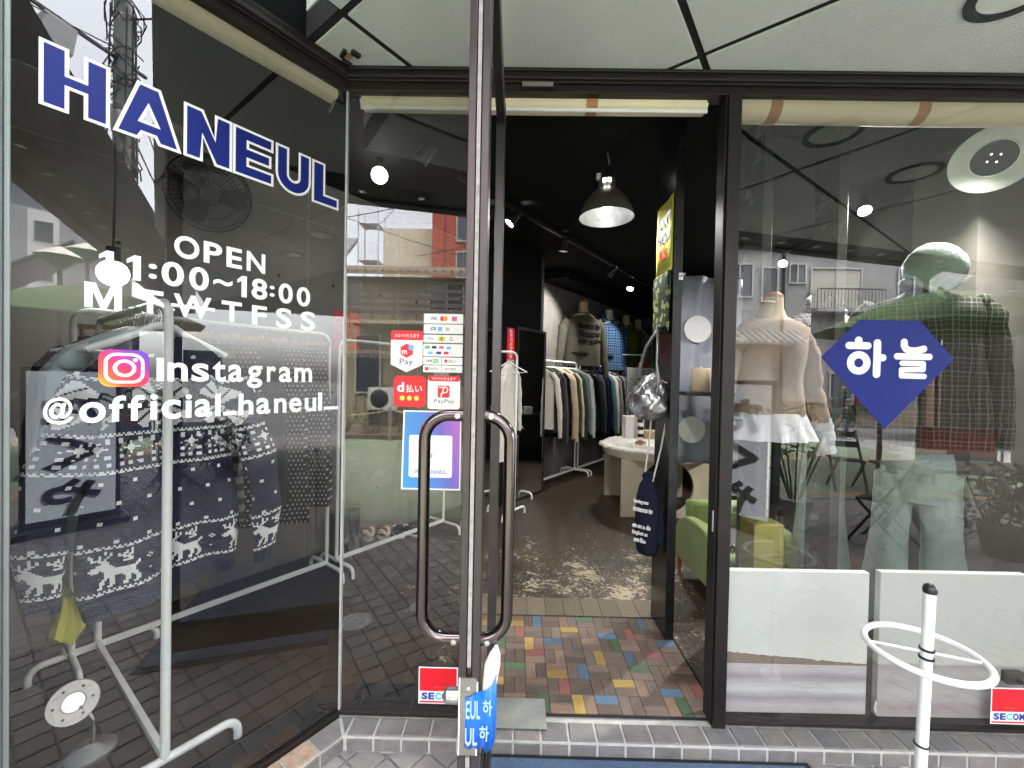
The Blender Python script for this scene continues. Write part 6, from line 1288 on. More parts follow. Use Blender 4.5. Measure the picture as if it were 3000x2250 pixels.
def worn(name, mat, label, cat, loc, rz, w=.20, d=.13, h=.56, L=.55, out=.10, ph=0, neck=.075, hood=False, flare=1.0, group=None, folds=.10, sl=True, top=.395):
    n = MB(); top_body(n, [(top, neck, neck*.8), (top-.015, neck*1.12, neck*.95), (top-.04, .13, .09), (top-.075, w*.93, d*.85), (top-.16, w, d), (top-.3, w*.97, d), (top-h*.8, w*1.0*flare, d), (top-h, w*1.02*flare, d*1.0)], folds, ph, 32)
    if sl:
        for s in (-1, 1): sleeve(n, [(s*w*.84, 0, top-.085), (s*(w+.03), 0, top-.17), (s*(w+out*.75), .0, top-.14-L*.52), (s*(w+out), -.02, top-.10-L)], [.070, .068, .058, .045], .85, ph+s)
    if hood: n.tube([(-.085, -.06, top-.03), (-.10, .03, top+.03), (0, .10, top+.06), (.10, .03, top+.03), (.085, -.06, top-.03)], [.03, .045, .06, .045, .03], 10, flat=1)
    o = n.build(name, mat, smooth=60); place(o, loc, rz); return tag(o, label, cat, group)
faces = R(28); SHELF = []
p = G(6.1, -3.12, 1.895); bust('bust form with orange neck cap under the grey slogan sweatshirt', (p.x, p.y, p.z), faces, m_form, m_fcap)
sw = worn('sweatshirt', fabric('olive_grey_jersey', (.075, .073, .056)), 'olive grey sweatshirt with three lines of black slogan', 'sweatshirt', (p.x, p.y, p.z+.06), faces, .225, .145, .54, .60, .10, .4)
ml = M('black_flock', (.012, .01, .012), .9, var=0)
for k, s in enumerate(('Sweet is', 'Pleasure', 'after pain')): text(s, (-.14, .14, .225-.075*k, .278-.075*k), -.160, ml, sw, bold=.012, thick=.03)
p = G(7.12, -3.12, 1.895); bust('white bust form under the blue checked shirt', (p.x, p.y, p.z), faces, m_fwhite, m_fwhite)
worn('checked_shirt', plaid_mat('blue_plaid', (.02, .055, .16), (.008, .02, .06), (.16, .28, .42), 11, .10), 'blue checked shirt on the second bust form of the shelf', 'shirt', (p.x, p.y, p.z), faces, .225, .14, .56, .5, .02, 1.4, hood=True)
p = G(7.95, -3.12, 1.895); bust('bust form under the moss green hoodie', (p.x, p.y, p.z-.1), faces, m_form, m_fwhite)
worn('green_hoodie', fabric('moss_green_jersey', (.10, .13, .018)), 'moss green hooded sweatshirt on the shelf', 'hoodie', (p.x, p.y, p.z-.1), faces, .23, .15, .58, .5, .03, 2.2, hood=True)
p = G(8.6, -3.12, 1.895); bust('bust form under the sand knit at the end of the shelf', (p.x, p.y, p.z-.2), faces, m_form, m_fwhite)
worn('sand_jumper', fabric('sand_knit', (.36, .32, .26)), 'sand coloured knit jumper at the far end of the shelf', 'jumper', (p.x, p.y, p.z-.2), faces, .21, .14, .56, .56, .06, 3.1)
p = G(9.2, -3.05, 1.55); worn('grey_vest', fabric('light_grey_jersey', (.42, .42, .42)), 'light grey top hanging on the plum back wall', 'top', (p.x, p.y, 1.55), 0, .2, .06, .6, .5, .05, 1)
for o in list(COL.objects):
    if o.get('category') in ('mannequin', 'sweatshirt', 'shirt', 'hoodie', 'jumper') and o.location.y > 5 and o.location.z > 1.5:
        o.scale = (1.5, 1.2, 1.6); o.location.z = 1.99 if o.name.startswith('bust') else 2.0
# red fabric strawberry pouch on a small white hook frame
n = MB(); n.ball((0, 0, 0), .10, .07, .085, 16); o = n.build('red_pouch', fabric('red_felt', (.45, .01, .015)), smooth=60); place(o, (2.28, 7.6, 1.80)); tag(o, 'round red felt pouch hanging from a white hook', 'pouch')
n = MB(); n.tube([(-.55, 0, 0), (0, 0, 0), (0, 0, -.14)], .012, 8); o = n.build('hook_rail', m_white, smooth=50); place(o, (2.28, 7.6, 2.02)); tag(o, 'white rail with a hook above the red pouch', 'hook rail')
# clear showcase
gc = thing('glass_showcase', 'tall clear showcase with three shelves behind the round table', 'showcase', (2.12, 7.35, .066), R(10))
n = MB()
for x in (-.28, .28):
    for y in (-.18, .18): n.box(x-.008, x+.008, y-.008, y+.008, 0, 1.72)
n.build('frame', m_steel, gc)['kind'] = 'stuff'
m_clear = M('clear_acrylic', (.8, .84, .84), .1, var=0, alpha=.22)
n = MB(); n.box(-.275, .275, -.181, -.177, .03, 1.70); n.build('front_panel', m_clear, gc)
for z in (.4, .85, 1.3, 1.7): n = MB(); n.box(-.272, .272, -.176, .176, z, z+.008); n.build('glass_shelf', m_clear, gc)
for k in range(6):
    n = MB(); n.lathe([(.03, 0), (.035, .05), (.02, .08), (.018, .1)], n=12); o = n.build('scent_jar', [M('pale_jar', (.5, .52, .5), .3), m_white, m_steel][k % 3], smooth=40); q = Vector((2.12, 7.35, 0))+Vector((-.16+.16*(k % 3), -.05, 0)); place(o, (q.x, q.y, .066+(.408 if k < 3 else .858))); tag(o, '%s small jar on the %s shelf of the clear showcase' % (['left', 'middle', 'right'][k % 3], 'lowest' if k < 3 else 'second'), 'jar', 'jars in the clear showcase')
# counter with boxes, seen in the mirror
ct = thing('counter', 'black cash counter reflected in the standing mirror', 'counter', (2.75, 6.1, .066), 0)
n = MB(); n.box(-.35, .40, -1.0, 1.0, 0, .80); n.build('carcass', m_black, ct, bevel=.004); n = MB(); n.box(-.38, .42, -1.03, 1.03, .801, .83); n.build('counter_top', m_black, ct, bevel=.003)
for k, (y, w, h, lab, m) in enumerate(((-.5, .24, .09, 'wide low white box on the black counter', m_vinyl), (-.08, .12, .13, 'small pale cube box on the black counter', M('pale_box', (.6, .62, .6), .6)), (.35, .14, .16, 'red and white leaflet holder on the black counter', M('red_leaflets', (.55, .2, .2), .6, var=.5, scale=30)))):
    n = MB(); n.box(-.08, .08, -w/2, w/2, 0, h); n.box(-.085, .085, -w/2-.004, w/2+.004, h*.8, h+.004); o = n.build('counter_box', m, bevel=.002); place(o, (2.55, 6.1+y, .897)); tag(o, lab, 'box', 'boxes on the counter')
mr_ = thing('standing_mirror', 'tall black framed mirror leaning by the clothes rack', 'mirror', G(4.01, -2.925, .066), PANE_RZ)
m_mirror = M('mirror_silver', (.82, .84, .84), .01, 1, var=0)
n = MB(); n.box(.03, .61, -.012, -.008, .03, 2.07); n.build('mirror_glass', m_mirror, mr_)
n = MB(); n.box(0, .64, -.008, .012, 0, 2.10); n.build('backing', m_black, mr_)
for x0, x1, z0, z1 in ((0, .03, 0, 2.1), (.61, .64, 0, 2.1), (.0301, .6099, 0, .03), (.0301, .6099, 2.07, 2.1)): n = MB(); n.box(x0, x1, -.02, -.0081, z0, z1); n.build('frame', m_black, mr_, bevel=.002)
t = thing('camera_notice', 'tall red notice with white characters on the black partition', 'sign', (0, 0, 0)); p = G(3.85, -2.945); t.location = (p.x, p.y, 1.72); t.rotation_euler.z = PANE_RZ
n = MB(); n.box(.0, .15, -.004, 0, 0, .42); n.build('plate', m_red, t)
for k, ch in enumerate('監視カメラ設置'): text(ch, (.045, .105, .415-.05*(k+1), .415-.05*k-.006), -.0048, m_vinyl, t, bold=.01)
n = MB(); n.box(.008, .142, -.0048, -.0042, .006, .045); n.build('foot_band', m_vinyl, t); text('SECOM', (.016, .134, .012, .038), -.0056, m_navyp, t, bold=.03)
t2 = None
# ---- inner post with poster, bags
n = MB(); n.box(.876, .926, 2.366, 2.62, .066, 3.119); tag(n.build('inner_post', M('glossy_black_board', (.014, .015, .017), .22, var=.2, scale=3), bevel=.002), kind='structure')
for x in (1.40, 1.83):
    n = MB(); n.box(x, x+.055, 2.42, 2.62, .066, 3.119); tag(n.build('inner_post', M('satin_grey_board', (.05, .052, .052), .25, var=.2, scale=3), bevel=.002), kind='structure')
m_fl = M('yellow_flyer', (.72, .66, .09), .7, var=.08, scale=6)
t = thing('slogan_poster', 'yellow poster reading a bold slogan on the inner black post', 'poster', (.868, 2.63, 2.18), R(-90))
n = MB(); rg = []
n.v = []; K = 8
for k in range(K+1):
    for q in range(2): n.v.append((-.0+.275*k/K, -.004-.004*math.sin(k*1.1), .0 if q == 0 else .43))
for k in range(K): n.f.append((2*k, 2*k+2, 2*k+3, 2*k+1)); n.m.append(0)
o = n.build('sheet', m_fl, t, smooth=60); o.modifiers.new('thick', 'SOLIDIFY').thickness = .0008
for k, (s, m) in enumerate((("CAN'T", m_navyp), ('HOLD', m_navyp), ('US.', m_red))): text(s, (.03 if k < 2 else .07, .245 if k < 2 else .19, .285-.095*k, .355-.095*k), -.0105, m, t, bold=.03)
m_gbag = M('doodle_print_cloth', (.02, .03, .015), .8, var=0); n_, l_, b_ = nodes(m_gbag); t_ = n_.new('ShaderNodeTexCoord'); vo = n_.new('ShaderNodeTexVoronoi'); vo.inputs['Scale'].default_value = 22; l_.new(t_.outputs['Object'], vo.inputs['Vector'])
vo2 = n_.new('ShaderNodeTexVoronoi'); vo2.inputs['Scale'].default_value = 34; l_.new(t_.outputs['Object'], vo2.inputs['Vector'])
f_ = math_n(n_, l_, 'MULTIPLY', math_n(n_, l_, 'LESS_THAN', vo.outputs['Distance'], .42), math_n(n_, l_, 'GREATER_THAN', vo2.outputs['Distance'], .22)); l_.new(mixc(n_, l_, f_, (.015, .022, .012), (.26, .38, .10)), b_.inputs['Base Color'])
n = MB(); rg = []
for k in range(8): z = .33-.33*k/7; rg.append([Vector((.13+.135*math.cos(2*PI*q/16)*(1-.12*(k == 7)), -.018-.014*math.sin(2*PI*q/16)*(1+.5*math.sin(k)), z+.02*math.sin(q*.8)*(k == 7))) for q in range(16)])
n.loft(rg); o = n.build('printed_tote', m_gbag, smooth=60); place(o, (.866, 2.61, 1.845), R(-90)); tag(o, 'flat black tote with green doodle print under the yellow poster', 'tote bag')
# silver bag
m_silver = M('silver_foil_fabric', (.60, .60, .61), .27, .92, var=.12, scale=8, bump=.35, bscale=22)
sb = thing('silver_bag', 'crumpled shiny silver duffel bag hanging on the inner post', 'bag', (.775, 2.46, 1.33), R(-30))
random.seed(9)
def crumple(p, k1=1.0):
    return Vector((p.x+.010*math.sin(p.z*34+p.y*21)*k1, p.y+.012*math.sin(p.x*31+p.z*23+1)*k1+.005*math.sin(p.x*74-p.z*57), p.z+.009*math.sin(p.x*27+p.y*33+2)*k1+.004*math.sin(p.x*66+p.z*40)))
n = MB(); rg = []
def fold(q, i): a = 2*PI*q/48; return .055*abs(math.sin(a*2.5+i*.21))+.05*math.sin(a*6+i*.5)+.03*math.sin(a*11-i*.8)
for i in range(31):
    t = i/30; z = -.01+.265*t; w = (.045, .088, .112, .120, .120, .116, .108, .094, .076, .058, .052)[min(10, int(t*10))]; w2 = (.045, .088, .112, .120, .120, .116, .108, .094, .076, .058, .052)[min(10, int(t*10)+1)]; w = w+(w2-w)*(t*10-int(t*10))
    rg.append([crumple(Vector((w*math.cos(2*PI*q/48)*(.93+fold(q, i))+.02*(t-.5), .68*w*math.sin(2*PI*q/48)*(.93+fold(q+7, i)), z+.016*math.sin(2*PI*q/48*2+1)*(1-abs(2*t-1))+.03*math.cos(2*PI*q/48)*(t-.3))), .7) for q in range(48)])
n.loft(rg); n.build('bag_body', m_silver, sb, smooth=75)
n = MB(); rg = []
for i in range(13):
    t = i/12; x = -.085+.115*t; rg.append([crumple(Vector((x, -.075-.022*math.sin(PI*t)*(1+math.cos(2*PI*q/20))*.6+.010*math.sin(2*PI*q/20), .095+.060*math.cos(2*PI*q/20)*(.75+.25*math.sin(PI*t)))), .6) for q in range(20)])
n.loft(rg); n.build('side_pocket', m_silver, sb, smooth=75)
for s, xo in ((-1, -.07), (1, .075)):
    n = MB(); n.tube([(xo-.01*s, -.055*s, .16), (xo, -.06*s, .225), (xo*.75, -.035*s, .32), (xo*.45+.02, -.01, .42), (.045, .02, .525), (.052, .03, .54)], [.02]*6, 10, flat=.45); n.build('strap', m_silver, sb, smooth=60)
n = MB(); n.tube([(.06, .035, .545), (.05, .03, .56), (.055, .04, .575), (.085, .055, .575)], .004, 8); n.build('hook', m_black, sb)
n = MB(); n.tube([(-.10, -.01, .235), (-.03, -.02, .245), (.04, -.02, .24), (.11, -.01, .21)], .005, 6); n.build('zip', m_steel, sb)
# navy drawstring bag with printed lines
db = thing('drawstring_bag', 'navy drawstring bag with white printed words on long white cords', 'bag', (.795, 2.47, .52), R(-38))
m_navy = fabric('navy_canvas', (.012, .015, .032)); n = MB(); rg = []
for z, w, d_ in ((0, .045, .03), (.02, .062, .045), (.10, .074, .055), (.24, .074, .058), (.34, .066, .055), (.41, .05, .045), (.445, .030, .03), (.46, .038, .034), (.49, .026, .024)): rg.append(ring(z, w, d_, 28, .10, z*9, 0, 0, 4, 1))
n.loft(rg); n.build('bag_body', m_navy, db, smooth=60)
n = MB(); n.prism([(.04, .10), (.10, .07), (.108, .16), (.09, .28), (.05, .24)], -.02, .03); n.build('side_fold', m_navy, db, bevel=.01)
for s, z, x0, x1 in (('leaving nce', .305, -.060, .025), ('romance to', .262, -.064, .05), ('en on a de', .165, -.066, .04), ('laughed at', .12, -.066, .025), ('are like', .082, -.055, .015)): text(s, (x0, x1, z, z+.026), -.066, m_vinyl, db, bold=.03, thick=.012)
m_cord = M('white_cord', (.68, .66, .60), .8, var=.1, scale=90)
for a, b_ in (((-.02, -.02, .44), (-.0, .02, .80)), ((.03, -.01, .44), (.085, .04, .82)), ((.115, .0, .19), (.095, .05, .82))): n = MB(); n.tube([a, tuple((a[i]*.45+b_[i]*.55+(.006 if i == 0 else 0)) for i in range(3)), b_], .0052, 8); n.build('cord', m_cord, db, smooth=60)
# hook hardware on the post
n = MB(); n.box(-.012, .012, -.014, 0, -.02, .02); n.tube([(0, -.014, .0), (.0, -.035, .0), (.014, -.04, .01)], .005, 8); o = n.build('post_hook', m_steel); place(o, (.912, 2.3655, 2.14)); tag(o, 'small metal hook on the front of the inner post', 'hook')
# ---- dotted grey curtain, candle, sofa
cu_ = thing('dotted_cloth', 'blue grey cloth with large pale dots hanging behind the inner post', 'cloth', (1.62, 3.62, .84), 0)
n = MB(); NX = 40
for k in range(21):
    z = 1.62-1.62*k/20
    for i in range(NX+1): x = -.34+.72*i/NX; n.v.append((x, .03*math.sin(x*17+k*.12)+.012*math.sin(x*41+k*.3), z-.10*max(0, x)*(1 if k < 6 else .3)))
for k in range(20):
    for i in range(NX): a = k*(NX+1)+i; n.f.append((a, a+NX+1, a+NX+2, a+1)); n.m.append(0)
o = n.build('cloth', fabric('blue_grey_satin', (.20, .215, .26), rough=.5), cu_, smooth=70); o.modifiers.new('thick', 'SOLIDIFY').thickness = .002
for x, z in ((-.08, 1.16), (-.11, .30), (.20, .72), (.22, -.0+.12)): n = MB(); n.prism(circ(x, z, .115, 30), -.048, -.046); n.build('dot', fabric('pale_dot_cloth', (.46, .46, .47)), cu_)
n = MB(); n.box(-.2, .45, -.13, .13, 0, .03); o = n.build('black_shelf', m_black, bevel=.002); place(o, (1.52, 3.38, 1.44)); tag(o, 'short black shelf carrying the pillar candle', 'shelf')
n = MB(); n.lathe([(.068, 0), (.07, .004), (.07, .178), (.066, .184), (.01, .181), (.003, .195), (.001, .2)], n=32); o = n.build('pillar_candle', M('kraft_wax', (.34, .28, .20), .7, var=.1), smooth=45); place(o, (1.47, 3.33, 1.475)); tag(o, 'thick beige pillar candle on the black shelf', 'candle')
sfa = thing('armchair', 'low green velvet armchair behind the mullion', 'armchair', (1.56, 2.98, .066), R(0)); sfa.scale = (.62, 1, .86); m_vel = fabric('green_velvet', (.20, .27, .085), sheen=.2, rough=.8)
n = MB(); prof = [(-.30, .16), (.30, .16), (.30, .36), (.22, .50), (.10, .565), (-.06, .585), (-.22, .57), (-.30, .50)]
for x in (-.47, .35): 
    k = MB(); k.prism([(y, z) for y, z in prof], 0, .12); k.v = [(v[1]+x, v[0], v[2]) for v in k.v]; k.build('arm', m_vel, sfa, bevel=.025, smooth=50, fix=True)
n = MB(); n.box(-.3495, .3495, -.29, .18, .16, .40); n.build('seat', m_vel, sfa, bevel=.03, smooth=40); n = MB(); n.box(-.3495, .3495, .1805, .30, .16, .66); n.build('backrest', m_vel, sfa, bevel=.03, smooth=40)
for x in (-.42, .42):
    for y in (-.26, .26): n = MB(); n.cyl((x, y, 0), (x, y, .158), .018, r2=.026); n.build('leg', M('orange_wood_leg', (.30, .11, .03), .5), sfa, smooth=40)
n = MB(); n.box(-.18, .18, -.2, .15, 0, .05); o = n.build('dotted_cushion', m_polka, bevel=.02); place(o, (1.56, 2.98, .416)); tag(o, 'black cushion with white dots on the green armchair', 'cushion')
# ---- window display on the right
def canvas(label, x0, x1, z0, z1, seed):
    t = thing('canvas_painting', label, 'painting', (x0, 1.832, z0), R(.6), 'beach landscape canvases behind the window'); W_, H_ = x1-x0, z1-z0
    m = M('beach_painting_%s' % ('pale', 'grey')[seed], (.6, .62, .57), .65, var=0); n_, l_, b_ = nodes(m); t_ = n_.new('ShaderNodeTexCoord'); sp = n_.new('ShaderNodeSeparateXYZ'); l_.new(t_.outputs['Object'], sp.inputs[0]); o_ = t_.outputs['Object']
    zz = math_n(n_, l_, 'DIVIDE', sp.outputs[2], H_); xx = math_n(n_, l_, 'DIVIDE', sp.outputs[0], W_)
    h = math_n(n_, l_, 'ADD', zz, math_n(n_, l_, 'MULTIPLY', math_n(n_, l_, 'SUBTRACT', noise(n_, l_, o_, 9, 6, .7, (.5, 1, 2)), .5), .06))
    if seed == 0: rp = ramp(n_, [(0, (.62, .56, .55)), (.06, (.68, .62, .64)), (.11, (.42, .38, .40)), (.16, (.82, .83, .83)), (.21, (.72, .69, .69)), (.26, (.42, .37, .39)), (.30, (.68, .64, .65)), (.345, (.70, .66, .66)), (.36, (.86, .87, .80)), (.6, (.83, .86, .80)), (1, (.86, .88, .84))])
    else: rp = ramp(n_, [(0, (.60, .54, .53)), (.07, (.47, .37, .38)), (.12, (.58, .55, .53)), (.18, (.62, .58, .56)), (.24, (.50, .47, .46)), (.30, (.54, .52, .50)), (.36, (.44, .41, .39)), (.375, (.70, .70, .63)), (.55, (.67, .70, .65)), (1, (.73, .75, .70))])
    l_.new(h, rp.inputs[0]); c = rp.outputs[0]
    st = noise(n_, l_, o_, 9, 5, .65, (.55, 1, 14)); lower = math_n(n_, l_, 'LESS_THAN', zz, .35)
    c = mixc(n_, l_, math_n(n_, l_, 'MULTIPLY', math_n(n_, l_, 'MULTIPLY', math_n(n_, l_, 'SUBTRACT', st, .45, True), 2.2, True), lower), c, (.44, .42, .43))
    cl = noise(n_, l_, o_, 4, 6, .6, (.6, 1, 1.6)); c = mixc(n_, l_, math_n(n_, l_, 'MULTIPLY', math_n(n_, l_, 'SUBTRACT', cl, .45, True), 1.1, True), c, (.70, .70, .68))
    if seed == 0:
        edge = math_n(n_, l_, 'ADD', math_n(n_, l_, 'MULTIPLY', math_n(n_, l_, 'SUBTRACT', 1.0, xx), .075), math_n(n_, l_, 'ADD', .355, math_n(n_, l_, 'MULTIPLY', math_n(n_, l_, 'SUBTRACT', noise(n_, l_, o_, 30, 3, .5), .5), .035)))
        dune = math_n(n_, l_, 'MULTIPLY', math_n(n_, l_, 'LESS_THAN', zz, edge), math_n(n_, l_, 'GREATER_THAN', zz, math_n(n_, l_, 'ADD', .348, math_n(n_, l_, 'MULTIPLY', xx, -.004))))
        cd = mixc(n_, l_, noise(n_, l_, o_, 45, 4, .7), (.17, .115, .08), (.42, .33, .25)); c = mixc(n_, l_, dune, c, cd)
    l_.new(c, b_.inputs['Base Color']); bp = n_.new('ShaderNodeBump'); bp.inputs['Strength'].default_value = .25; bp.inputs['Distance'].default_value = .003; l_.new(noise(n_, l_, o_, 220, 3, .6), bp.inputs['Height']); l_.new(bp.outputs[0], b_.inputs['Normal'])
    n = MB(); n.box(0, W_, 0, .030, 0, H_); n.build('canvas', m, t, bevel=.003)
    n = MB(); n.box(.02, W_-.02, .0305, .045, .02, H_-.02); n.build('stretcher', M('pine', (.5, .36, .2), .7), t); return t
canvas('pale beach painting with brown dunes standing next to the mullion', .943, 1.575, .090, .722, 0)
c2 = canvas('greyer beach painting behind the white ring stand', 1.618, 2.262, .088, .730, 1)
n = MB(); n.prism([(-.012, .03), (.004, .0), (.004, .06), (-.006, .075)], .001, .003); n.build('loose_corner', m_vinyl, c2)
n = MB(); n.box(1.215, 1.365, 2.10, 2.24, .066, .835); o = n.build('yellow_plinth', M('yellow_green_board', (.40, .37, .10), .7, var=.1, scale=3), bevel=.004); tag(o, 'slim yellow green plinth standing behind the pale canvas', 'plinth')
# dress form with beige blouse
bp_ = (1.345, 2.22, 1.50); bust('cream dress form with an orange neck cap in the wide window', bp_, R(8), m_form, m_fcap, pole=1.43)
n = MB(); top_body(n, [(.375, .145, .085), (.36, .165, .095), (.33, .19, .11), (.22, .185, .115), (.06, .165, .10), (-.11, .185, .115)], .05, .3, 36)
for s in (-1, 1): sleeve(n, [(s*.165, 0, .31), (s*.225, 0, .20), (s*.255, 0, .02), (s*.285, -.03, -.15)], [.062, .060, .055, .048], .85, s)
bl0 = n.build('blouse', fabric('taupe_knit', (.36, .27, .20)), smooth=60); place(bl0, bp_, R(8)); tag(bl0, 'taupe blouse with white frill on the dress form', 'blouse')
n = MB(); rg = []
for k in range(8): t = k/7; rg.append([Vector(((.188+.06*t)*math.cos(2*PI*q/72)*(1+.035*t*math.sin(13*2*PI*q/72)), (.118+.05*t)*math.sin(2*PI*q/72)*(1+.10*t*math.sin(13*2*PI*q/72)), -.105-.135*t)) for q in range(72)])
n.loft(rg); n.build('frill', fabric('white_poplin', (.66, .66, .70)), bl0, smooth=60)
for s in (-1, 1): n = MB(); sleeve(n, [(s*.284, -.028, -.145), (s*.296, -.035, -.23), (s*.305, -.04, -.325)], [.052, .05, .048], .85, s); n.build('cuff', fabric('white_poplin', (.66, .66, .70)), bl0, smooth=60)
# mannequins in checked shirts
m_plaid = plaid_mat('green_plaid', (.016, .024, .020), (.005, .008, .009), (.17, .18, .155), 13, .09, (.12, .09, .05)); m_plaid2 = plaid_mat('grey_plaid', (.16, .16, .16), (.07, .07, .075), (.42, .42, .42), 15, .10)
m_jean = fabric('mint_denim', (.34, .42, .38), bump=.4, bscale=90, var=.2); m_crink = fabric('crinkled_mint_cotton', (.30, .37, .33), bump=1.0, bscale=45, var=.2)
def legs(mat, label, name, loc, rz, spread=.115, z0=1.18, flare=.115, group=None):
    n = MB(); top_body(n, [(z0, .15, .095), (z0-.1, .165, .105), (z0-.20, .165, .10), (z0-.30, .15, .085)], .03, 0, 32)
    for s in (-1, 1): top_body_leg(n, s, spread, z0, flare)
    o = n.build(name, mat, smooth=60); place(o, loc, rz); return tag(o, label, 'trousers', group)
def top_body_leg(n, s, spread, z0, flare):
    rings = []
    for k in range(26): t = k/25; z = z0-.14-(z0-.22)*t; w = .028*(1-t)+.072+(flare-.085)*max(0, t-.4)/.6; rings.append(ring(z, w*(1+.02*math.sin(k*1.9)), w*.85, 26, .03+.03*t, k*.12+s, 0, s*(spread-.02+.05*t), 4, 1))
    n.loft(rings)
def mann(label, loc, rz, mat):
    t = thing('mannequin', label, 'mannequin', loc, rz); n = MB(); top_body(n, [(1.72, .03, .03), (1.70, .06, .06), (1.66, .07, .075), (1.58, .072, .085), (1.52, .055, .06), (1.47, .052, .052), (1.43, .08, .07), (1.40, .15, .09), (1.30, .16, .11), (1.10, .12, .09), (1.02, .13, .09)], 0, 0, 24)
    for s in (-1, 1): n.tube([(s*.08, 0, .9), (s*.10, 0, .5), (s*.11, 0, .06)], [.08, .055, .04], 14)
    n.build('body', mat, t, smooth=60); n = MB(); n.lathe([(.17, 0), (.17, .01), (.02, .02)], n=28); n.build('base', m_steel, t, smooth=40); return t
MX = (2.40, 2.50, .066); mann('mannequin dressed in green checks and mint jeans with a mint cap', MX, R(150), m_fwhite)
legs(m_jean, 'flared mint jeans of the capped mannequin', 'flared_jeans', (MX[0], MX[1], .066), R(150), z0=1.10, flare=.135)
worn('checked_overshirt', m_plaid, 'dark green checked overshirt of the capped mannequin', 'shirt', (2.40, 2.50, 1.725), R(150), .26, .17, .92, .80, .10, .8, folds=.12, flare=1.12, neck=.08)
hat = thing('newsboy_cap', 'mint newsboy cap on the mannequin in green checks', 'cap', (2.385, 2.44, 2.20), 0); hat.rotation_euler = (R(10), R(30), R(-8)); hat.scale = (.74, .78, 1.12); m_hat = fabric('mint_corduroy', (.33, .43, .38), bump=.4, bscale=60)
n = MB(); rg = []
for z, rx, ry, xo in ((-.075, .125, .125, .01), (-.05, .155, .15, .01), (-.005, .195, .18, 0), (.04, .197, .182, -.005), (.085, .175, .165, -.012), (.118, .135, .13, -.02), (.138, .08, .08, -.025), (.145, .02, .02, -.025)): rg.append([Vector((xo+rx*math.cos(2*PI*q/40)*(1+.012*math.cos(8*2*PI*q/40)), ry*math.sin(2*PI*q/40)*(1+.012*math.cos(8*2*PI*q/40)), z)) for q in range(40)])
n.loft(rg); n.build('crown', m_hat, hat, smooth=60)
n = MB(); n.ball((-.025, 0, .148), .012, .012, .008, 10); n.build('button', m_hat, hat, smooth=60)
n = MB(); n.tube([(.01+.128*math.cos(a*PI/16), .128*math.sin(a*PI/16), -.085) for a in range(32)], .016, 10, closed=True); n.build('band', m_hat, hat, smooth=60)
n = MB(); rg = []
for u in range(9):
    a = R(-62+124*u/8); rg.append([Vector((.01+(.125+d_)*math.cos(a), (.125+d_*.7)*math.sin(a), -.075-.35*d_-dz)) for d_, dz in ((0, 0), (.05, .0), (.095*math.cos(a)**.5, .0), (.10*math.cos(a)**.5, .006), (.05, .010), (0, .010))])
n.loft(rg); n.build('brim', m_hat, hat, smooth=50)
MY = (2.10, 2.86, .066); mann('mannequin in a grey checked hooded shirt behind the capped one', MY, R(20), m_fwhite)
legs(m_crink, 'crinkled wide mint trousers of the mannequin in grey checks', 'wide_trousers', MY, R(20), .10, 1.12, .14)
worn('hooded_overshirt', m_plaid2, 'grey checked hooded overshirt beside the mint cap', 'shirt', (2.10, 2.86, 1.66), R(20), .25, .16, .86, .74, .08, 2.8, folds=.12, hood=True, neck=.09)

# ================================================================== lamps
def lampobj(name, kind, loc, energy, color, parent=None, **k):
    d = bpy.data.lights.new(name, kind); d.energy = energy*LAMP; d.color = color
    for a, v in k.items(): setattr(d, a, v)
    o = bpy.data.objects.new(name, d); COL.objects.link(o); o.location = loc
    if parent is not None: o.parent = parent
    return o
WHT = (1, .96, .90)
pl = thing('pendant_lamp', 'large lit pendant lamp with a dark green bell shade over the entrance', 'pendant lamp', (.60, 2.90, 2.672), 0)
m_shade = M('dark_olive_enamel', (.15, .145, .12), .38, .3, var=.1); m_refl = M('silver_reflector', (.40, .42, .42), .4, .5, var=.3, scale=18)
prof = [(.188, .0), (.181, .03), (.163, .075), (.136, .12), (.104, .16), (.074, .186), (.058, .20)]
n = MB(); n.lathe(prof+[(.056, .26), (.044, .262)], n=40, cap=False); n.build('shade', m_shade, pl, smooth=50)
n = MB(); n.lathe([(r_-.0025, z+.0005) for r_, z in prof], n=40, cap=False); n.build('reflector', m_refl, pl, smooth=50)
n = MB(); n.lathe([(.046, .262), (.046, .30), (.036, .305), (.036, .345), (.012, .35)], n=24); n.build('socket', m_black, pl, smooth=40)
for a in (60, 95, 240, 275): n = MB(); n.box(-.009, .009, -.0015, .0015, -.011, .011); o = n.build('vent_slot', emit_mat('lit_slot', (1, .98, .9), 3) if a == 60 else bpy.data.materials['lit_slot'], pl); o.location = (.0575*math.cos(R(a+180)), .0575*math.sin(R(a+180)), .238); o.rotation_euler.z = R(a+90)
n = MB(); n.cyl((-.058, -.0, .262), (-.058, 0, .30), .018); n.build('driver_box', m_white, pl, smooth=40)
n = MB(); n.tube([(0, 0, .35), (.012, 0, .38), (.004, .002, .42), (.0, 0, .448)], .004, 8); n.build('cord', M('grey_cord', (.3, .3, .3), .6), pl)
n = MB(); n.ball((0, 0, .105), .04, .04, .055, 20); n.build('bulb', emit_mat('pendant_bulb', (1, .98, .93), 1.3), pl, smooth=60)
lampobj('pendant_light', 'SPOT', (0, 0, .02), 50, WHT, pl, spot_size=R(150), spot_blend=.6, shadow_soft_size=.06)
lampobj('pendant_glow', 'POINT', (0, 0, .02), .25, WHT, pl, shadow_soft_size=.02)
tr = thing('lamp_track', 'black ceiling track carrying the spotlights along the concrete wall', 'lamp track', G(2.3, -2.25, 3.06), PANE_RZ); n = MB(); n.box(0, 5.6, -.018, .018, 0, .03); n.build('rail', m_black, tr)
n = MB()
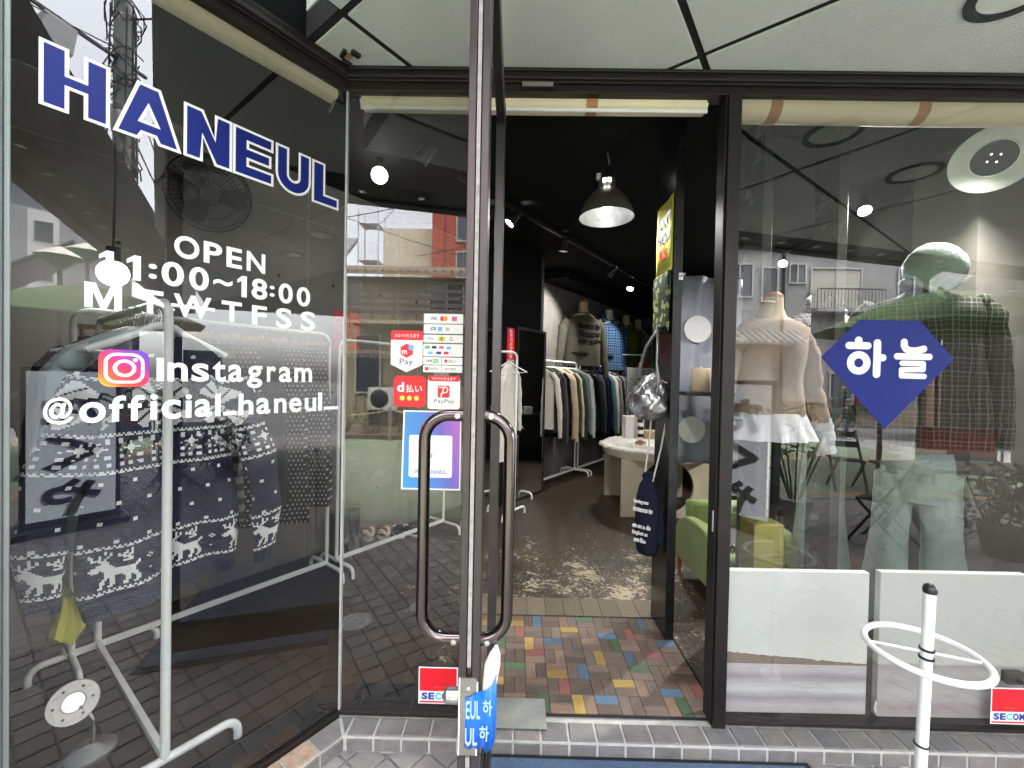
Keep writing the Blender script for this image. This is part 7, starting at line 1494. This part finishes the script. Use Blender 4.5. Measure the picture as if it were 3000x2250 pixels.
for x in (.1, 1.9, 3.7, 5.4): n.cyl((x, 0, .03), (x, 0, .06), .012)
n.build('fixing', m_black, tr)['kind'] = 'stuff'
def spot(label, loc, aim, energy, em=14, r=.045, L=.13, ang=70, cone=.0):
    loc = Vector(loc); d_ = (Vector(aim)-loc).normalized(); t = thing('track_spotlight', label, 'spotlight', loc, 0, 'black track spotlights'); T = d_.to_track_quat('Z', 'Y').to_matrix().to_4x4()
    lathe_part("housing", [(.02, -L), (r*.8, -L+.01), (r, -.02), (r*1.12, .012), (r*1.05, .012), (r*.9, -.01)], m_black, t, T, 24, cap=False); lathe_part('lamp_face', [(r*.88, -.008), (r*.5, .0), (.001, .003)], emit_mat('spot_face', (1, .98, .94), em), t, T, 20)
    n = MB(); n.tube([(0, 0, 0), tuple(d_*-L*.5+Vector((0, 0, .05))), (0, 0, .10)], .006, 8); n.build('stem', m_black, t)
    l_ = lampobj('spot_light', 'SPOT', tuple(d_*.02), energy, WHT, t, spot_size=R(ang), spot_blend=.5, shadow_soft_size=.03); l_.rotation_euler = (-d_).to_track_quat('Z', 'Y').to_euler(); return t
q = G(2.95, -2.25); spot('spotlight above the black partition, first on the track', (q.x, q.y, 2.93), G(1.9, -3.2, 1.2), 7)
q = G(3.9, -2.25); spot('downward spotlight, second on the track', (q.x, q.y, 2.93), G(4.1, -2.7, .2), 30, 5)
q = G(5.1, -2.25); spot('dim spotlight, third on the track', (q.x, q.y, 2.93), G(5.15, -3.33, 2.2), 120, 2)
q = G(5.85, -2.25); spot('bright spotlight, fourth on the track, facing the street', (q.x, q.y, 2.88), G(4.9, -2.2, .9), 90)
q = G(6.6, -2.1); spot('spotlight at the end of the track lighting the bust forms', (q.x, q.y, 2.93), G(6.6, -3.2, 1.9), 60, 2)
q = G(1.8, -2.1); spot('spotlight over the corner rack of skirts', (q.x, q.y, 2.95), G(1.3, -3.3, 1.6), 6, 3)
spot('bright spotlight nearest the street over the mannequins', (2.86, 3.5, 3.0), (2.25, 2.4, 1.4), 200)
spot('middle bright spotlight behind the mannequins', (3.05, 4.1, 2.98), (1.5, 2.2, 1.4), 210)
spot('small bright spotlight far behind the mannequins', (3.08, 4.9, 2.95), (1.8, 3.6, 1.2), 30)
spot('smallest bright spotlight, deepest behind the mannequins', (3.1, 5.9, 2.9), (1.9, 5.0, .8), 30)
def globe(label, loc, r, em, energy):
    t = thing('bulb_lamp', label, 'bulb lamp', loc, 0, 'bare glowing bulb lamps'); n = MB(); n.ball((0, 0, 0), r, r, r, 20); n.build('bulb', emit_mat('glowing_bulb', (1, .99, .97), em*.09), t, smooth=60)
    n = MB(); n.cyl((0, 0, r*.9), (0, 0, r+.07), r*.45); n.build('socket', m_black, t, smooth=40); lampobj('bulb_light', 'POINT', (.0, -r*1.3, -.02), energy, WHT, t, shadow_soft_size=r); return t
globe('blazing round bulb behind the opening hours on the angled window', (-2.13, 2.17, 2.06), .066, 16, 1.2)
n = MB(); n.tube([(-2.13, 2.17, 2.19), (-2.15, 2.2, 2.6), (-2.16, 2.2, 3.12)], .006, 8); tag(n.build('hanging_cable', m_black), 'black cord holding the blazing bulb behind the angled window', 'cord')
globe('blazing round bulb high behind the fixed pane', (-1.02, 3.02, 3.0), .058, 16, 1.0)
dl = thing('dish_lamp', 'round white dish lamp with a dark centre high in the wide window', 'ceiling lamp', (2.70, 2.42, 2.86), 0)
Td = Vector((-.85, -1.1, -1.15)).to_track_quat('Z', 'Y').to_matrix().to_4x4()
lathe_part('dish', [(.10, -.02), (.185, .012), (.188, .016), (.10, .004), (.098, .002)], M('white_dish', (.55, .56, .52), .5, var=.05), dl, Td, 40, cap=False); lathe_part('centre_disc', [(.097, .002), (.06, -.012), (.001, -.02)], M('dark_lens', (.02, .02, .02), .6), dl, Td, 32); lathe_part('rim', [(.095, .006), (.099, .010), (.103, .006)], m_white, dl, Td, 40, cap=False)
n = MB()
for k in range(4): n.ball((.028*math.cos(k*PI/2+.5), .028*math.sin(k*PI/2+.5), .0), .005, n=8)
n.v = [tuple(Td @ Vector(v)) for v in n.v]; n.build('led', emit_mat('led_point', (1, 1, .98), .6), dl)['kind'] = 'stuff'
n = MB(); n.tube([(0, 0, 0), (.05, .05, .12), (.10, .10, .26)], .009, 8); n.build('stem', m_black, dl)
lampobj('dish_light', 'SPOT', tuple(Td @ Vector((0, 0, .12))), 170, WHT, dl, spot_size=R(140), spot_blend=.8, shadow_soft_size=.09).rotation_euler = Vector((.25, -.05, 1.0)).to_track_quat('Z', 'Y').to_euler()
